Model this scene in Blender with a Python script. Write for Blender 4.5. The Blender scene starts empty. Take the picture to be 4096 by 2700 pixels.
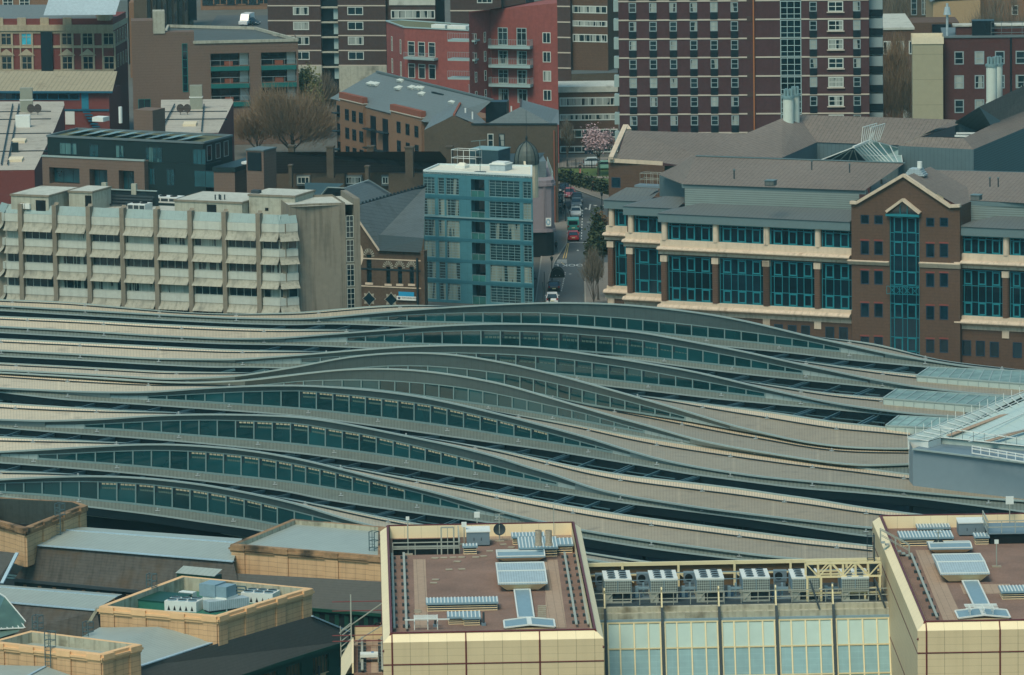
import bpy, math, random
import numpy as np
from mathutils import Vector, Matrix
random.seed(7)
R = math.radians
scn = bpy.context.scene
COL = scn.collection
# ---------------------------------------------------------------- camera (telephoto from a tall tower)
F = 23800.0; CX, CY = 2048.0, 1350.0; H = 127.0
TH = math.atan(0.1534); RO = 0.0143
fw = np.array([0, math.cos(TH), -math.sin(TH)])
r0 = np.array([1.0, 0, 0]); u0 = np.array([0, math.sin(TH), math.cos(TH)])
rt = r0 * math.cos(RO) - u0 * math.sin(RO)
up = u0 * math.cos(RO) + r0 * math.sin(RO)
cam = bpy.data.cameras.new('camera'); camo = bpy.data.objects.new('camera', cam); COL.objects.link(camo)
cam.sensor_width = 36; cam.lens = 36 * F / 4096; cam.clip_start = 5; cam.clip_end = 12000
M = Matrix.Identity(4)
for i in range(3):
    M[i][0] = rt[i]; M[i][1] = up[i]; M[i][2] = -fw[i]
M[2][3] = H
camo.matrix_world = M
scn.camera = camo
scn.render.resolution_x = 1024; scn.render.resolution_y = 675
scn.view_settings.view_transform = 'Standard'; scn.view_settings.look = 'None'
# survey tiles of the site: tile letter -> origin, 1.96 units per step
TILE = dict(a=(0, 0), b=(1000, 0), c=(2000, 0), d=(2896, 0), e=(0, 600), f=(1000, 600), g=(2000, 600), h=(2896, 600),
            A=(0, 1200), B=(1000, 1200), C=(2000, 1200), D=(2896, 1200), E=(0, 1900), F=(1000, 1900), G=(2000, 1900), H=(2896, 1900))
def N(t, x, y):
    o = TILE[t]; return (o[0] + x / 1.96, o[1] + y / 1.96)
def ray(p):
    d = fw * F + rt * (p[0] - CX) + up * (CY - p[1]); return d / d[1]
def atY(p, Y):
    d = ray(p); return np.array([d[0] * Y, Y, H + d[2] * Y])
def atZ(p, z):
    d = ray(p); Y = (z - H) / d[2]; return np.array([d[0] * Y, Y, z])
def proj(P):
    v = np.array([P[0], P[1], P[2] - H]); z = v @ fw
    return (CX + F * (v @ rt) / z, CY - F * (v @ up) / z)
# ---------------------------------------------------------------- frames
class Fr:
    """A building frame: s along the front, t away from it, z up."""
    def __init__(s, p0, p1, Y=None, z=None):
        if z is None: z = atY(p0, Y)[2]
        P0 = atZ(p0, z); P1 = atZ(p1, z); s.z = z
        s.O = np.array([P0[0], P0[1], 0.0]); d = P1 - P0; s.L = math.hypot(d[0], d[1])
        s.set(math.atan2(d[1], d[0]))
    def set(s, ang):
        s.a = ang; s.ux = np.array([math.cos(ang), math.sin(ang), 0]); s.uy = np.array([-math.sin(ang), math.cos(ang), 0])
    def sz(s, p, t=0.0):
        d = ray(p); o = s.O + s.uy * t; c = np.array([0, 0, H]); k = ((o - c) @ s.uy) / (d @ s.uy)
        P = c + d * k; return ((P - s.O) @ s.ux, P[2])
    def st(s, p, z):
        P = atZ(p, z) - s.O; return (P @ s.ux, P @ s.uy)
    def rect(s, p0, p1, t=0.0):
        a = s.sz(p0, t); b = s.sz(p1, t); return (min(a[0], b[0]), max(a[0], b[0]), min(a[1], b[1]), max(a[1], b[1]))
    def w(s, x, y, z): return s.O + s.ux * x + s.uy * y + np.array([0, 0, z])
def frame_at(x, y, ang):
    f = Fr.__new__(Fr); f.O = np.array([x, y, 0.0]); f.z = 0; f.L = 0; f.set(ang); return f
class Side:
    """A wall line inside a frame: from (x,y) heading ang; s along it, d into the wall."""
    def __init__(s, x=0, y=0, ang=0): s.x, s.y, s.a = x, y, ang; s.c, s.n = math.cos(ang), math.sin(ang)
    def m(s, a, d, z): return (s.x + a * s.c - d * s.n, s.y + a * s.n + d * s.c, z)
FRONT = Side()
# ---------------------------------------------------------------- mesh builder
class MB:
    def __init__(s, side=None): s.v = []; s.f = []; s.mi = []; s.uv = []; s.sd = side; s.k = 0; s.sm = False
    def P(s, p):
        return s.sd.m(*p) if s.sd else tuple(p)
    def add(s, pts, uv=None):
        n = len(s.v); s.v += [s.P(p) for p in pts]; s.f.append(list(range(n, n + len(pts)))); s.mi.append(s.k); s.uv.append(uv); return s
    def box(s, x0, x1, y0, y1, z0, z1, bot=True):
        a = [(x0, y0, z0), (x1, y0, z0), (x1, y1, z0), (x0, y1, z0), (x0, y0, z1), (x1, y0, z1), (x1, y1, z1), (x0, y1, z1)]
        for q in ((0, 1, 5, 4), (1, 2, 6, 5), (2, 3, 7, 6), (3, 0, 4, 7), (4, 5, 6, 7)) + (((3, 2, 1, 0),) if bot else ()):
            s.add([a[i] for i in q])
        return s
    def bar(s, p, q, w, h=None):
        h = h or w; p = Vector(p); q = Vector(q); d = q - p; L = d.length
        if L < 1e-6: return s
        d /= L; x = d.cross(Vector((0, 0, 1)))
        if x.length < .05: x = Vector((1, 0, 0))
        x.normalize(); y = x.cross(d); x = x * w / 2; y = y * h / 2
        a = [p - x - y, p + x - y, p + x + y, p - x + y]; b = [v + d * L for v in a]
        for i in range(4):
            j = (i + 1) % 4; s.add([a[i], a[j], b[j], b[i]])
        s.add(a[::-1]); s.add(b); return s
    def cyl(s, c, r, z0, z1, n=12, r2=None, cap=True):
        r2 = r if r2 is None else r2
        A = [(c[0] + r * math.cos(2 * math.pi * i / n), c[1] + r * math.sin(2 * math.pi * i / n), z0) for i in range(n)]
        B = [(c[0] + r2 * math.cos(2 * math.pi * i / n), c[1] + r2 * math.sin(2 * math.pi * i / n), z1) for i in range(n)]
        for i in range(n):
            j = (i + 1) % n; s.add([A[i], A[j], B[j], B[i]])
        if cap: s.add(B)
        return s
    def prism(s, poly, z0, z1, top=True, bot=False):
        n = len(poly)
        for i in range(n):
            a, b = poly[i], poly[(i + 1) % n]; s.add([(a[0], a[1], z0), (b[0], b[1], z0), (b[0], b[1], z1), (a[0], a[1], z1)])
        if top: s.add([(p[0], p[1], z1) for p in poly])
        if bot: s.add([(p[0], p[1], z0) for p in poly[::-1]])
        return s
    def profile(s, pts, x0, x1):
        """extrude a (y,z) profile along x"""
        for i in range(len(pts) - 1):
            a, b = pts[i], pts[i + 1]; s.add([(x0, a[0], a[1]), (x1, a[0], a[1]), (x1, b[0], b[1]), (x0, b[0], b[1])])
        s.add([(x0, y, z) for y, z in pts][::-1]); s.add([(x1, y, z) for y, z in pts]); return s
    def wall(s, x0, x1, z0, z1, holes=(), d=0.25, y=0.0):
        """front face with rectangular openings (x0,x1,z0,z1) and their reveals"""
        xs = sorted({round(v, 4) for h in holes for v in h[:2] if x0 < v < x1} | {x0, x1}); zs = sorted({round(v, 4) for h in holes for v in h[2:4] if z0 < v < z1} | {z0, z1})
        for j in range(len(zs) - 1):
            cz = (zs[j] + zs[j + 1]) / 2; st = None
            for i in range(len(xs)):
                hole = i == len(xs) - 1 or any(h[0] < (xs[i] + xs[i + 1]) / 2 < h[1] and h[2] < cz < h[3] for h in holes)
                if hole:
                    if st is not None: s.add([(st, y, zs[j]), (xs[i], y, zs[j]), (xs[i], y, zs[j + 1]), (st, y, zs[j + 1])]); st = None
                elif st is None: st = xs[i]
        for h in holes:
            a, b, c, e = h[:4]; dd = h[4] if len(h) > 4 else d
            s.add([(a, y, c), (a, y + dd, c), (a, y + dd, e), (a, y, e)]); s.add([(b, y, c), (b, y, e), (b, y + dd, e), (b, y + dd, c)])
            s.add([(a, y, c), (b, y, c), (b, y + dd, c), (a, y + dd, c)]); s.add([(a, y, e), (a, y + dd, e), (b, y + dd, e), (b, y, e)])
            if len(h) > 4: s.add([(a, y + dd, c), (b, y + dd, c), (b, y + dd, e), (a, y + dd, e)])
        return s
    def mesh(s, name, mats):
        me = bpy.data.meshes.new(name); me.from_pydata(s.v, [], s.f)
        for m in (mats if isinstance(mats, (list, tuple)) else [mats]): me.materials.append(m)
        me.polygons.foreach_set('material_index', s.mi)
        if s.sm: me.polygons.foreach_set('use_smooth', [True] * len(s.f))
        uvl = me.uv_layers.new(name='UVMap'); buf = []
        for f, uv in zip(s.f, s.uv):
            if uv: buf += [c for q in uv for c in q]; continue
            p = [Vector(s.v[i]) for i in f]; n = Vector()
            for i in range(1, len(p) - 1): n += (p[i] - p[0]).cross(p[i + 1] - p[0])
            n = n.normalized() if n.length > 1e-12 else Vector((0, 0, 1))
            u = Vector((-n[1], n[0], 0.0))
            u = u.normalized() if u.length > .02 else Vector((1, 0, 0)); v = n.cross(u)
            for q in p: buf += [q.dot(u), q.dot(v)]
        uvl.data.foreach_set('uv', buf); me.update(); return me
    def part(s, name, mat, parent, label=None):
        o = bpy.data.objects.new(name, s.mesh(name, mat)); COL.objects.link(o); o.parent = parent
        if label: o['label'] = label
        return o
def tag(o, label, cat, group=None):
    o['label'] = label; o['category'] = cat
    if group: o['group'] = group
    return o
def thing(name, label, cat, fr=None, group=None, z=0.0, at=None):
    """an Empty at the thing's base; at=(s,t,z) inside the frame"""
    o = bpy.data.objects.new(name, None); COL.objects.link(o); o.empty_display_size = .5
    if fr is not None:
        P = fr.w(*at) if at else fr.O + np.array([0, 0, z])
        o.location = P; o.rotation_euler = (0, 0, fr.a)
    return tag(o, label, cat, group)
def struct(name, mb, mat):
    o = bpy.data.objects.new(name, mb.mesh(name, mat)); COL.objects.link(o); o['kind'] = 'structure'; return o
def put(o, parent, loc=(0, 0, 0), rz=0.0):
    """a copy of a part (with its own sub-parts) placed on a parent"""
    c = o.copy(); COL.objects.link(c); c.parent = parent; c.location = loc; c.rotation_euler = (0, 0, rz)
    for ch in o.children:
        g = ch.copy(); COL.objects.link(g); g.parent = c
    return c
def dup(o, loc, rz, label, group=None):
    c = o.copy(); COL.objects.link(c); c.location = loc; c.rotation_euler = (0, 0, rz); c['label'] = label
    if group: c['group'] = group
    for ch in o.children: put(ch, c, ch.location, ch.rotation_euler.z)
    return c
# ---------------------------------------------------------------- materials
MATS = {}
def lin(c):
    q = [((v / 255 + .055) / 1.055) ** 2.4 for v in c]; g = .3 * q[0] + .6 * q[1] + .1 * q[2]
    return tuple(g + (v - g) * .95 for v in q)
def mat(name, col, var=.12, sc=.6, rough=.8, streak=0, pat=None, metal=0, rnd=None, spec=.3, dark=None, bump=0, big=.07, gx=None):
    """procedural surface: base colour with fine and broad mottling, rain streaks and an optional course/seam pattern in UV metres"""
    if name in MATS: return MATS[name]
    m = bpy.data.materials.new(name); m.use_nodes = True; nt = m.node_tree; n = nt.nodes; L = nt.links.new
    b = n['Principled BSDF']; b.inputs['Roughness'].default_value = rough; b.inputs['Metallic'].default_value = metal
    b.inputs['Specular IOR Level'].default_value = spec
    def math_(op, a, c=None, d=None):
        q = n.new('ShaderNodeMath'); q.operation = op
        for i, v in enumerate((a, c, d)):
            if v is None: continue
            if isinstance(v, (int, float)): q.inputs[i].default_value = v
            else: L(v, q.inputs[i])
        return q.outputs[0]
    tc = n.new('ShaderNodeTexCoord'); uvm = n.new('ShaderNodeUVMap'); uvm.uv_map = 'UVMap'
    def noise(scale, vec, det=4, sx=None):
        if sx:
            mp = n.new('ShaderNodeMapping'); mp.inputs['Scale'].default_value = sx; L(vec, mp.inputs[0]); vec = mp.outputs[0]
        q = n.new('ShaderNodeTexNoise'); q.inputs['Scale'].default_value = scale; q.inputs['Detail'].default_value = det; L(vec, q.inputs['Vector']); return q.outputs['Fac']
    geo = n.new('ShaderNodeNewGeometry')
    f1 = noise(sc * 4, geo.outputs['Position'], 5); f2 = noise(big, geo.outputs['Position'], 3)
    k = math_('ADD', math_('MULTIPLY', math_('SUBTRACT', f1, .5), var * 3.2), math_('MULTIPLY', math_('SUBTRACT', f2, .5), var * 2.4))
    if streak:
        f3 = noise(1.0, uvm.outputs[0], 4, (2.2, .12, 1)); k = math_('ADD', k, math_('MULTIPLY', math_('MINIMUM', math_('SUBTRACT', f3, .52), 0), streak * 5))
    if pat:
        sp = n.new('ShaderNodeSeparateXYZ'); L(uvm.outputs[0], sp.inputs[0])
        for ax, pitch, wid, amt in pat:
            fr = math_('FRACT', math_('DIVIDE', sp.outputs['XYZ'.index(ax)], pitch))
            k = math_('SUBTRACT', k, math_('MULTIPLY', math_('LESS_THAN', fr, wid), amt))
    k = math_('ADD', k, 1.0)
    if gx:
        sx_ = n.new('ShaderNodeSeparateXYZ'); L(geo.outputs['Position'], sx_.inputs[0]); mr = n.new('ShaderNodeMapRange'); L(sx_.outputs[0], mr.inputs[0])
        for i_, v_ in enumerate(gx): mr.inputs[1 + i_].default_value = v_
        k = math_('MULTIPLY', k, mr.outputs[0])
    if rnd:
        oi = n.new('ShaderNodeObjectInfo'); k = math_('MULTIPLY', k, math_('ADD', math_('MULTIPLY', oi.outputs['Random'], rnd), 1 - rnd / 2))
    mx = n.new('ShaderNodeVectorMath'); mx.operation = 'SCALE'
    mx.inputs[0].default_value = lin(col) if max(col) > 1 else col
    L(k, mx.inputs['Scale']); out = mx.outputs[0]
    if dark:
        dc, th, am = dark
        f4 = noise(.45, geo.outputs['Position'], 5); mm = n.new('ShaderNodeMix'); mm.data_type = 'RGBA'
        L(math_('MULTIPLY', math_('MAXIMUM', math_('MULTIPLY', math_('SUBTRACT', f4, th), 6), 0), am), mm.inputs['Factor']); mm.clamp_factor = True
        L(out, mm.inputs['A']); mm.inputs['B'].default_value = (*lin(dc), 1); out = mm.outputs['Result']
    L(out, b.inputs['Base Color'])
    if bump:
        bp = n.new('ShaderNodeBump'); bp.inputs['Strength'].default_value = bump; bp.inputs['Distance'].default_value = .05; L(k, bp.inputs['Height']); L(bp.outputs[0], b.inputs['Normal'])
    MATS[name] = m; return m
def glass(name, col, alt=None, share=.25, rough=.08, spec=.5, wav=.6):
    """window pane: dark reflective glass; some panes show pale curtains or blinds behind (varies per object)"""
    if name in MATS: return MATS[name]
    m = bpy.data.materials.new(name); m.use_nodes = True; nt = m.node_tree; n = nt.nodes; L = nt.links.new
    b = n['Principled BSDF']; b.inputs['Roughness'].default_value = rough; b.inputs['Specular IOR Level'].default_value = spec; b.inputs['IOR'].default_value = 1.9
    geo = n.new('ShaderNodeNewGeometry'); q = n.new('ShaderNodeTexNoise'); q.inputs['Scale'].default_value = wav; q.inputs['Detail'].default_value = 3
    L(geo.outputs['Position'], q.inputs['Vector'])
    sc = n.new('ShaderNodeVectorMath'); sc.operation = 'SCALE'; sc.inputs[0].default_value = lin(col)
    a = n.new('ShaderNodeMath'); a.operation = 'MULTIPLY_ADD'; L(q.outputs['Fac'], a.inputs[0]); a.inputs[1].default_value = 1.6; a.inputs[2].default_value = .25; ri = n.new('ShaderNodeObjectInfo'); rm = n.new('ShaderNodeMath'); rm.operation = 'MULTIPLY_ADD'; L(ri.outputs['Random'], rm.inputs[0]); rm.inputs[1].default_value = .7; rm.inputs[2].default_value = .65; r2 = n.new('ShaderNodeMath'); r2.operation = 'MULTIPLY'; L(a.outputs[0], r2.inputs[0]); L(rm.outputs[0], r2.inputs[1]); L(r2.outputs[0], sc.inputs['Scale'])
    out = sc.outputs[0]
    if alt:
        oi = n.new('ShaderNodeObjectInfo'); g = n.new('ShaderNodeMath'); g.operation = 'LESS_THAN'; L(oi.outputs['Random'], g.inputs[0]); g.inputs[1].default_value = share
        uv = n.new('ShaderNodeUVMap'); uv.uv_map = 'UVMap'; mp = n.new('ShaderNodeMapping'); mp.inputs['Scale'].default_value = (.7, .05, 1); L(uv.outputs[0], mp.inputs[0]); ad = n.new('ShaderNodeVectorMath'); ad.operation = 'SCALE'; ad.inputs[0].default_value = (37, 11, 5); L(oi.outputs['Random'], ad.inputs['Scale']); a2 = n.new('ShaderNodeVectorMath'); L(mp.outputs[0], a2.inputs[0]); L(ad.outputs[0], a2.inputs[1])
        q2 = n.new('ShaderNodeTexNoise'); q2.inputs['Scale'].default_value = 1.6; q2.inputs['Detail'].default_value = 1; L(a2.outputs[0], q2.inputs['Vector'])
        g2 = n.new('ShaderNodeMath'); g2.operation = 'GREATER_THAN'; L(q2.outputs['Fac'], g2.inputs[0]); g2.inputs[1].default_value = .47
        g3 = n.new('ShaderNodeMath'); g3.operation = 'MULTIPLY'; L(g.outputs[0], g3.inputs[0]); L(g2.outputs[0], g3.inputs[1])
        mm = n.new('ShaderNodeMix'); mm.data_type = 'RGBA'; L(g3.outputs[0], mm.inputs['Factor']); L(out, mm.inputs['A']); cs = n.new('ShaderNodeMath'); cs.operation = 'MULTIPLY_ADD'; L(q2.outputs['Fac'], cs.inputs[0]); cs.inputs[1].default_value = 1.4; cs.inputs[2].default_value = .15; cv = n.new('ShaderNodeVectorMath'); cv.operation = 'SCALE'; cv.inputs[0].default_value = lin(alt); L(cs.outputs[0], cv.inputs['Scale']); L(cv.outputs[0], mm.inputs['B']); out = mm.outputs['Result']
    L(out, b.inputs['Base Color']); MATS[name] = m; return m
# ---------------------------------------------------------------- windows
WCACHE = {}
def window(parent, side, x, z, w, h, cols=1, rows=1, fw_=.09, fm=None, gm=None, y=.12, bars=None, name='window', sub='pane', thick=.08):
    """a window in a wall line: frame mesh + pane child, sharing mesh data between equal ones"""
    key = (round(w, 2), round(h, 2), cols, rows, fw_, fm.name, gm.name, str(bars), name)
    if key not in WCACHE:
        b = MB(); b.box(0, w, 0, thick, 0, fw_); b.box(0, w, 0, thick, h - fw_, h); b.box(0, fw_, 0, thick, fw_, h - fw_); b.box(w - fw_, w, 0, thick, fw_, h - fw_)
        xs = [w * i / cols for i in range(1, cols)] if isinstance(cols, int) else [w * v for v in cols]
        zs = [h * i / rows for i in range(1, rows)] if isinstance(rows, int) else [h * v for v in rows]
        k = fw_ * .7 if bars is None else bars
        for v in xs: b.box(v - k / 2, v + k / 2, .004, thick - .004, fw_, h - fw_)
        for v in zs: b.box(fw_, w - fw_, .008, thick - .008, v - k / 2, v + k / 2)
        p = MB().add([(fw_ * .5, thick * .6, fw_ * .5), (w - fw_ * .5, thick * .6, fw_ * .5), (w - fw_ * .5, thick * .6, h - fw_ * .5), (fw_ * .5, thick * .6, h - fw_ * .5)])
        WCACHE[key] = (b.mesh(name, fm), p.mesh(sub, gm))
    a, p = WCACHE[key]
    o = bpy.data.objects.new(name, a); COL.objects.link(o); o.parent = parent; o.location = side.m(x, y, z); o.rotation_euler = (0, 0, side.a)
    q = bpy.data.objects.new(sub, p); COL.objects.link(q); q.parent = o
    return o
def railing(mb, pts, h, pitch=.35, r=.05, rails=(1.0,)):
    """posts and rails along a polyline of (x,y,z)"""
    for a, b in zip(pts[:-1], pts[1:]):
        a = np.array(a, float); b = np.array(b, float); L = np.linalg.norm(b - a); n = max(1, int(L / pitch))
        for f in rails: mb.bar(a + [0, 0, h * f], b + [0, 0, h * f], r)
        for i in range(n + 1):
            p = a + (b - a) * i / n; mb.bar(p, p + [0, 0, h], r * .8)
    return mb
m_ground = mat('town_ground', (88, 88, 82), var=.2, sc=.1, rough=.95)
struct('ground', MB().add([(-3000, -500, -.02), (3000, -500, -.02), (3000, 9000, -.02), (-3000, 9000, -.02)]), m_ground)
# ================================================================ STATION CANOPIES
CAN = {
1: dict(R='A0,4 A500,20 A950,62 A1400,105 A1800,120 A2352,105 B600,90 B900,58 B1280,42 B1500,55 | D760,303 D1200,345 D1640,478 D2000,520 D2352,560',
  E='A0,45 A600,78 A1200,112 A1800,140 A2352,150 B600,138 B1000,98 B1500,60 B2000,32 B2300,22 C500,20 C900,30 C1300,65 C1700,120 C2000,180 C2352,268 D800,315 D1000,355 D1250,415 D1650,482 D1900,522 D2352,565',
  S='B610,150 B940,135 B1300,108 B1700,95 B2300,95 C500,105 C1000,140 C1500,190 C2000,255 C2352,305 D910,372 D1250,440',
  G='A0,55 A600,88 A1200,122 A1800,150 A2352,160 B600,162 B940,166 B1400,176 B1900,186 C600,205 C1000,240 C1500,290 C2000,338 C2352,378 D910,408 D1250,450 D1650,492 D1900,527 D2352,572',
  L='A0,82 A600,118 A1200,152 A1800,182 A2352,197 B600,182 B1250,207 C600,245 C1500,338 C2000,388 C2352,420 D800,450 D1200,490 D1620,528 D2352,600', x='B610 B940 D910 D1250'),
2: dict(R='A0,135 A600,160 A1200,195 A1800,222 A2352,242 B400,238 B850,247 | D350,455 D700,500 D1000,540 D1500,592 D1800,620 D2352,665',
  E='A0,208 A600,240 A1200,278 A1800,305 B260,300 B600,268 B1000,240 B1500,200 B1900,185 B2352,190 C600,205 C1100,250 C1500,325 C1900,400 C2352,502 D800,545 D1130,615 D1400,665 D1700,705 D2000,735 D2352,760',
  S='B260,312 B760,290 B1100,265 B1500,240 B1900,235 B2352,250 C500,255 C1000,295 C1500,375 C2000,470 C2352,545 D1130,640',
  G='A0,220 A600,250 A1200,288 A1800,315 B260,328 B760,330 B1250,345 C0,365 C500,395 C1000,435 C1500,490 C2000,545 C2352,582 D1130,645 D1400,685 D1700,722 D2352,768',
  L='A0,255 A600,288 A1200,320 A1800,345 A2352,352 B600,362 B1000,380 C700,425 C1000,460 C1500,530 C2000,590 C2352,625 D1000,665 D1350,700 D2352,790', x='B260 B760 D615 D1130'),
3: dict(R='A0,310 A600,338 A1200,368 A1800,398 A2352,410 B300,410 B520,413 | D94,637 D400,680 D800,740 D1250,775 D1500,795 D2080,850',
  E='A0,395 A600,425 A1200,460 A1845,468 A2352,430 B800,395 B1200,365 B1600,352 B2000,358 B2352,378 C500,395 C1000,470 C1500,555 C1756,615 D400,712 D835,805 D1100,845 D1500,895 D1850,915',
  S='A1845,490 B400,455 B730,435 B1200,412 B1600,408 B2000,420 B2352,445 C500,455 C1000,525 C1500,615 C1900,690 C2075,725 D835,825',
  G='A0,405 A600,437 A1200,470 A1845,490 B0,500 B400,498 B900,510 C0,545 C300,565 C800,625 C1500,702 C2075,769 D835,828 D1100,860 D1500,905 D1850,922',
  L='A0,440 A600,470 A1200,505 A1700,530 B0,522 B300,535 C650,645 C800,670 C1200,715 C1700,775 C2352,835 D1000,870 D1380,910 D1850,940', x='A1845 B400 C2075 D835'),
4: dict(R='A0,500 A600,530 A1200,565 A1800,578 A1900,580 | C1150,765 C1500,810 C2000,870 C2352,918 D900,970 D1270,1000 D1500,1040',
  E='A0,548 A600,578 A1000,600 A1300,622 A1850,600 A2352,520 B700,455 B1000,420 B1300,410 B1600,425 B2000,490 B2352,575 C500,600 C1000,740 C1300,825 C1600,915 C1800,980 C2100,1050 C2352,1108 D900,1150 D1200,1165 D1500,1165',
  S='A1860,628 B0,615 B500,560 B1040,512 B1370,510 B1700,535 B2040,580 C415,645 C765,730 C1100,815 C1450,910 C1800,1008',
  G='A0,556 A600,586 A1000,608 A1300,632 A1850,636 B500,645 B1300,665 C0,690 C245,725 C590,808 C930,865 C1275,918 C1450,945 C1800,1012 C2100,1062 C2352,1118 D900,1158 D1500,1174',
  L='A0,562 A600,592 A1000,614 A1300,638 A1850,644 B500,655 B1300,675 C0,700 C245,735 C590,818 C930,875 C1275,928 C1450,955 C1800,1022 C2100,1070 C2352,1124 D900,1164 D1500,1180', x='A1860 B300 C1450 C1800'),
5: dict(R='',
  E='A0,568 A600,600 A1190,640 A1500,650 A1940,632 A2352,580 B700,545 B1000,535 B1300,548 B1600,585 B2000,660 B2352,765 C900,915 C1200,995 C1490,1085 C1800,1150 C2100,1200 C2352,1240 D800,1270 D1100,1300 D1500,1285',
  S='A1940,670 B115,660 B400,630 B720,622 B1030,625 B1335,645 B1655,680 B1970,738 B2285,808 C650,880 C970,975 C1130,1018 C1490,1108',
  G='A0,573 A600,606 A1190,648 A1940,674 B115,674 B400,682 B800,694 B1030,712 B1335,755 B1655,800 B1970,845 B2285,895 C650,955 C970,1015 C1130,1042 C1490,1125 C1800,1170 C2100,1215 C2352,1250 D800,1285 D1100,1312 D1500,1302',
  L='A0,580 A600,624 A1200,662 A1500,672 A1900,686 B400,708 B1000,740 B1650,842 B2352,958 C500,972 C1000,1070 C1400,1132 C1800,1187 C2352,1268 D1000,1318 D1500,1385 D2352,1484', x='A1940 B115 C1130 C1490'),
6: dict(R='A0,575 A600,620 A1200,658 A1500,668 A1900,682 B400,704 B1000,735 B1650,838 B2352,953 C500,968 C1000,1065 C1400,1128 C1800,1183 C2352,1264 D1000,1305 D1500,1380 D2352,1480',
  E='A0,690 A400,710 A850,725 A1200,722 A1600,690 A2000,672 A2352,668 B700,685 B1000,710 B1300,750 B1600,810 B2000,905 B2352,998 C700,1080 C1035,1190 C1300,1262 C1600,1320 C2000,1380 C2352,1415 D1000,1450 D1500,1505 D2000,1550 D2352,1575',
  S='A855,748 A1160,752 A1500,735 A1900,715 A2352,705 B700,732 B1000,765 B1400,815 B1700,880 B2000,950 B2352,1040 C720,1130 C880,1178 C1035,1215',
  G='A0,705 A400,725 A850,772 A1160,782 A1600,805 A2000,832 A2352,855 B730,890 B1050,930 B1370,970 B1690,1015 B2010,1070 B2352,1120 C720,1170 C880,1197 C1035,1238 C1300,1285 C1600,1335 C2000,1395 C2352,1430 D1000,1465 D1500,1520 D2000,1565 D2352,1590',
  L='A0,722 A510,782 A1000,810 A1500,845 A2000,880 A2352,907 B900,975 B1500,1060 B2000,1130 B2352,1178 C850,1255 C1200,1310 C1350,1345 C1800,1405 C2352,1477 D1000,1505 D1500,1550 D2000,1615 D2352,1660', x='A855 A1160 C880 C1035'),
7: dict(R='A0,815 A500,845 A1000,878 A1500,897 | B1200,1062 B1500,1105 B2000,1195 B2352,1270 C500,1300 C1000,1385 C1500,1440 C2000,1500 C2352,1545 H500,178 H1000,250 H1480,312',
  E='A0,938 A350,950 A800,935 A1200,905 A1600,895 A2000,900 A2352,915 B700,960 B1000,1020 B1300,1080 B1700,1165 B2000,1245 B2352,1342 C300,1345 C600,1440 C900,1520 C1200,1570 G1600,260 G2000,310 G2352,352 H1000,400 H1480,440',
  S='A355,978 A665,975 A970,958 A1300,942 A1600,935 A1900,942 A2352,962 B585,1000 B910,1050 B1240,1125 B1570,1205 B1905,1290 B2240,1380 C450,1425 C600,1465',
  G='A0,975 A350,1000 A665,1008 A1000,1025 A1500,1065 A2000,1105 A2352,1138 B745,1180 B1075,1225 B1405,1280 B1735,1335 B2070,1395 B2352,1446 C450,1462 C600,1490 C900,1540 C1200,1590 G1600,275 G2000,325 G2352,367 H1180,432 H1480,455',
  L='A0,1000 A500,1040 A1000,1075 A1500,1115 A2000,1165 A2352,1200 B800,1255 B1200,1310 B1600,1380 B2000,1440 B2352,1500 G400,125 G900,210 G1300,260 G2000,350 G2352,402 H1000,465 H1480,520', x='A355 A665 C450 C600'),
8: dict(R='A0,1080 A500,1105 A1000,1132 | B750,1312 B1000,1365 B1500,1450 B2000,1530 F2352,225 G900,310 G1300,365 G1800,430 G2352,502 H1000,545 H1480,600',
  E='A0,1190 A300,1175 A700,1150 A1100,1130 A1400,1132 A1800,1160 A2100,1200 A2352,1247 B700,1320 B1000,1400 B1400,1495 B1650,1560 F1960,285 G300,360 G650,435 G900,475 G1200,520 G1700,585 G2000,625 G2352,662 H1480,720',
  S='A0,1208 A300,1210 A610,1195 A930,1180 A1250,1172 A1600,1185 A2000,1225 A2352,1288 B600,1330 B935,1410 B1275,1495 F1440,163 F1780,270 F2115,347',
  G='A0,1225 A300,1252 A610,1272 A930,1295 A1250,1325 A1600,1360 A2000,1400 A2352,1442 B600,1475 B935,1535 F1105,185 F1440,245 F1780,300 F2115,358 G650,450 G900,490 G1200,535 G1700,605 G2352,676 H1480,735',
  L='A0,1275 A500,1312 A1000,1355 A1500,1405 A2000,1465 A2352,1512 B400,1535 F0,90 F400,150 F900,240 F1400,310 F1900,375 G650,490 G1000,550 G1400,605 G1900,665 H1480,780', x='A0 A300 F1780 F2115'),
9: dict(R='A0,1350 A300,1360 A600,1376 | F150,170 F400,215 F700,272 F1000,335 F1300,388 G690,620 G900,650 G1130,685 G1700,760 H500,800 H1480,900',
  E='E0,35 E300,18 E600,8 E900,10 E1200,28 E1600,75 E2000,150 E2352,228 F600,300 F750,345 F1000,410 F1300,470 G690,660 G1130,740 H500,850 H1480,950',
  S='E0,60 E230,52 E560,45 E880,50 E1200,72 E1550,115 E1900,180 E2230,258 F430,300 F600,342 F900,420',
  G='E0,140 E400,165 E720,200 E1050,232 E1380,270 E1720,318 E2060,368 F200,402 F600,455 F900,492 F1300,545 G690,690 G1130,770 H500,870 H1480,970',
  L='E0,165 E700,250 E1200,310 E1700,385 E2060,435 F200,465 F600,525 F1300,610 G690,740 G1130,800 H500,900 H1480,1000', x='E-200 E-100 F640 F900'),
}
def curve(txt):
    out = []
    for seg in txt.split('|'):
        pts = []
        for w in seg.split():
            x, y = w[1:].split(','); pts.append(N(w[0], float(x), float(y)))
        pts.sort(); out.append(pts)
    return out
def XS(w): return TILE[w[0]][0] + float(w[1:]) / 1.96
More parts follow.
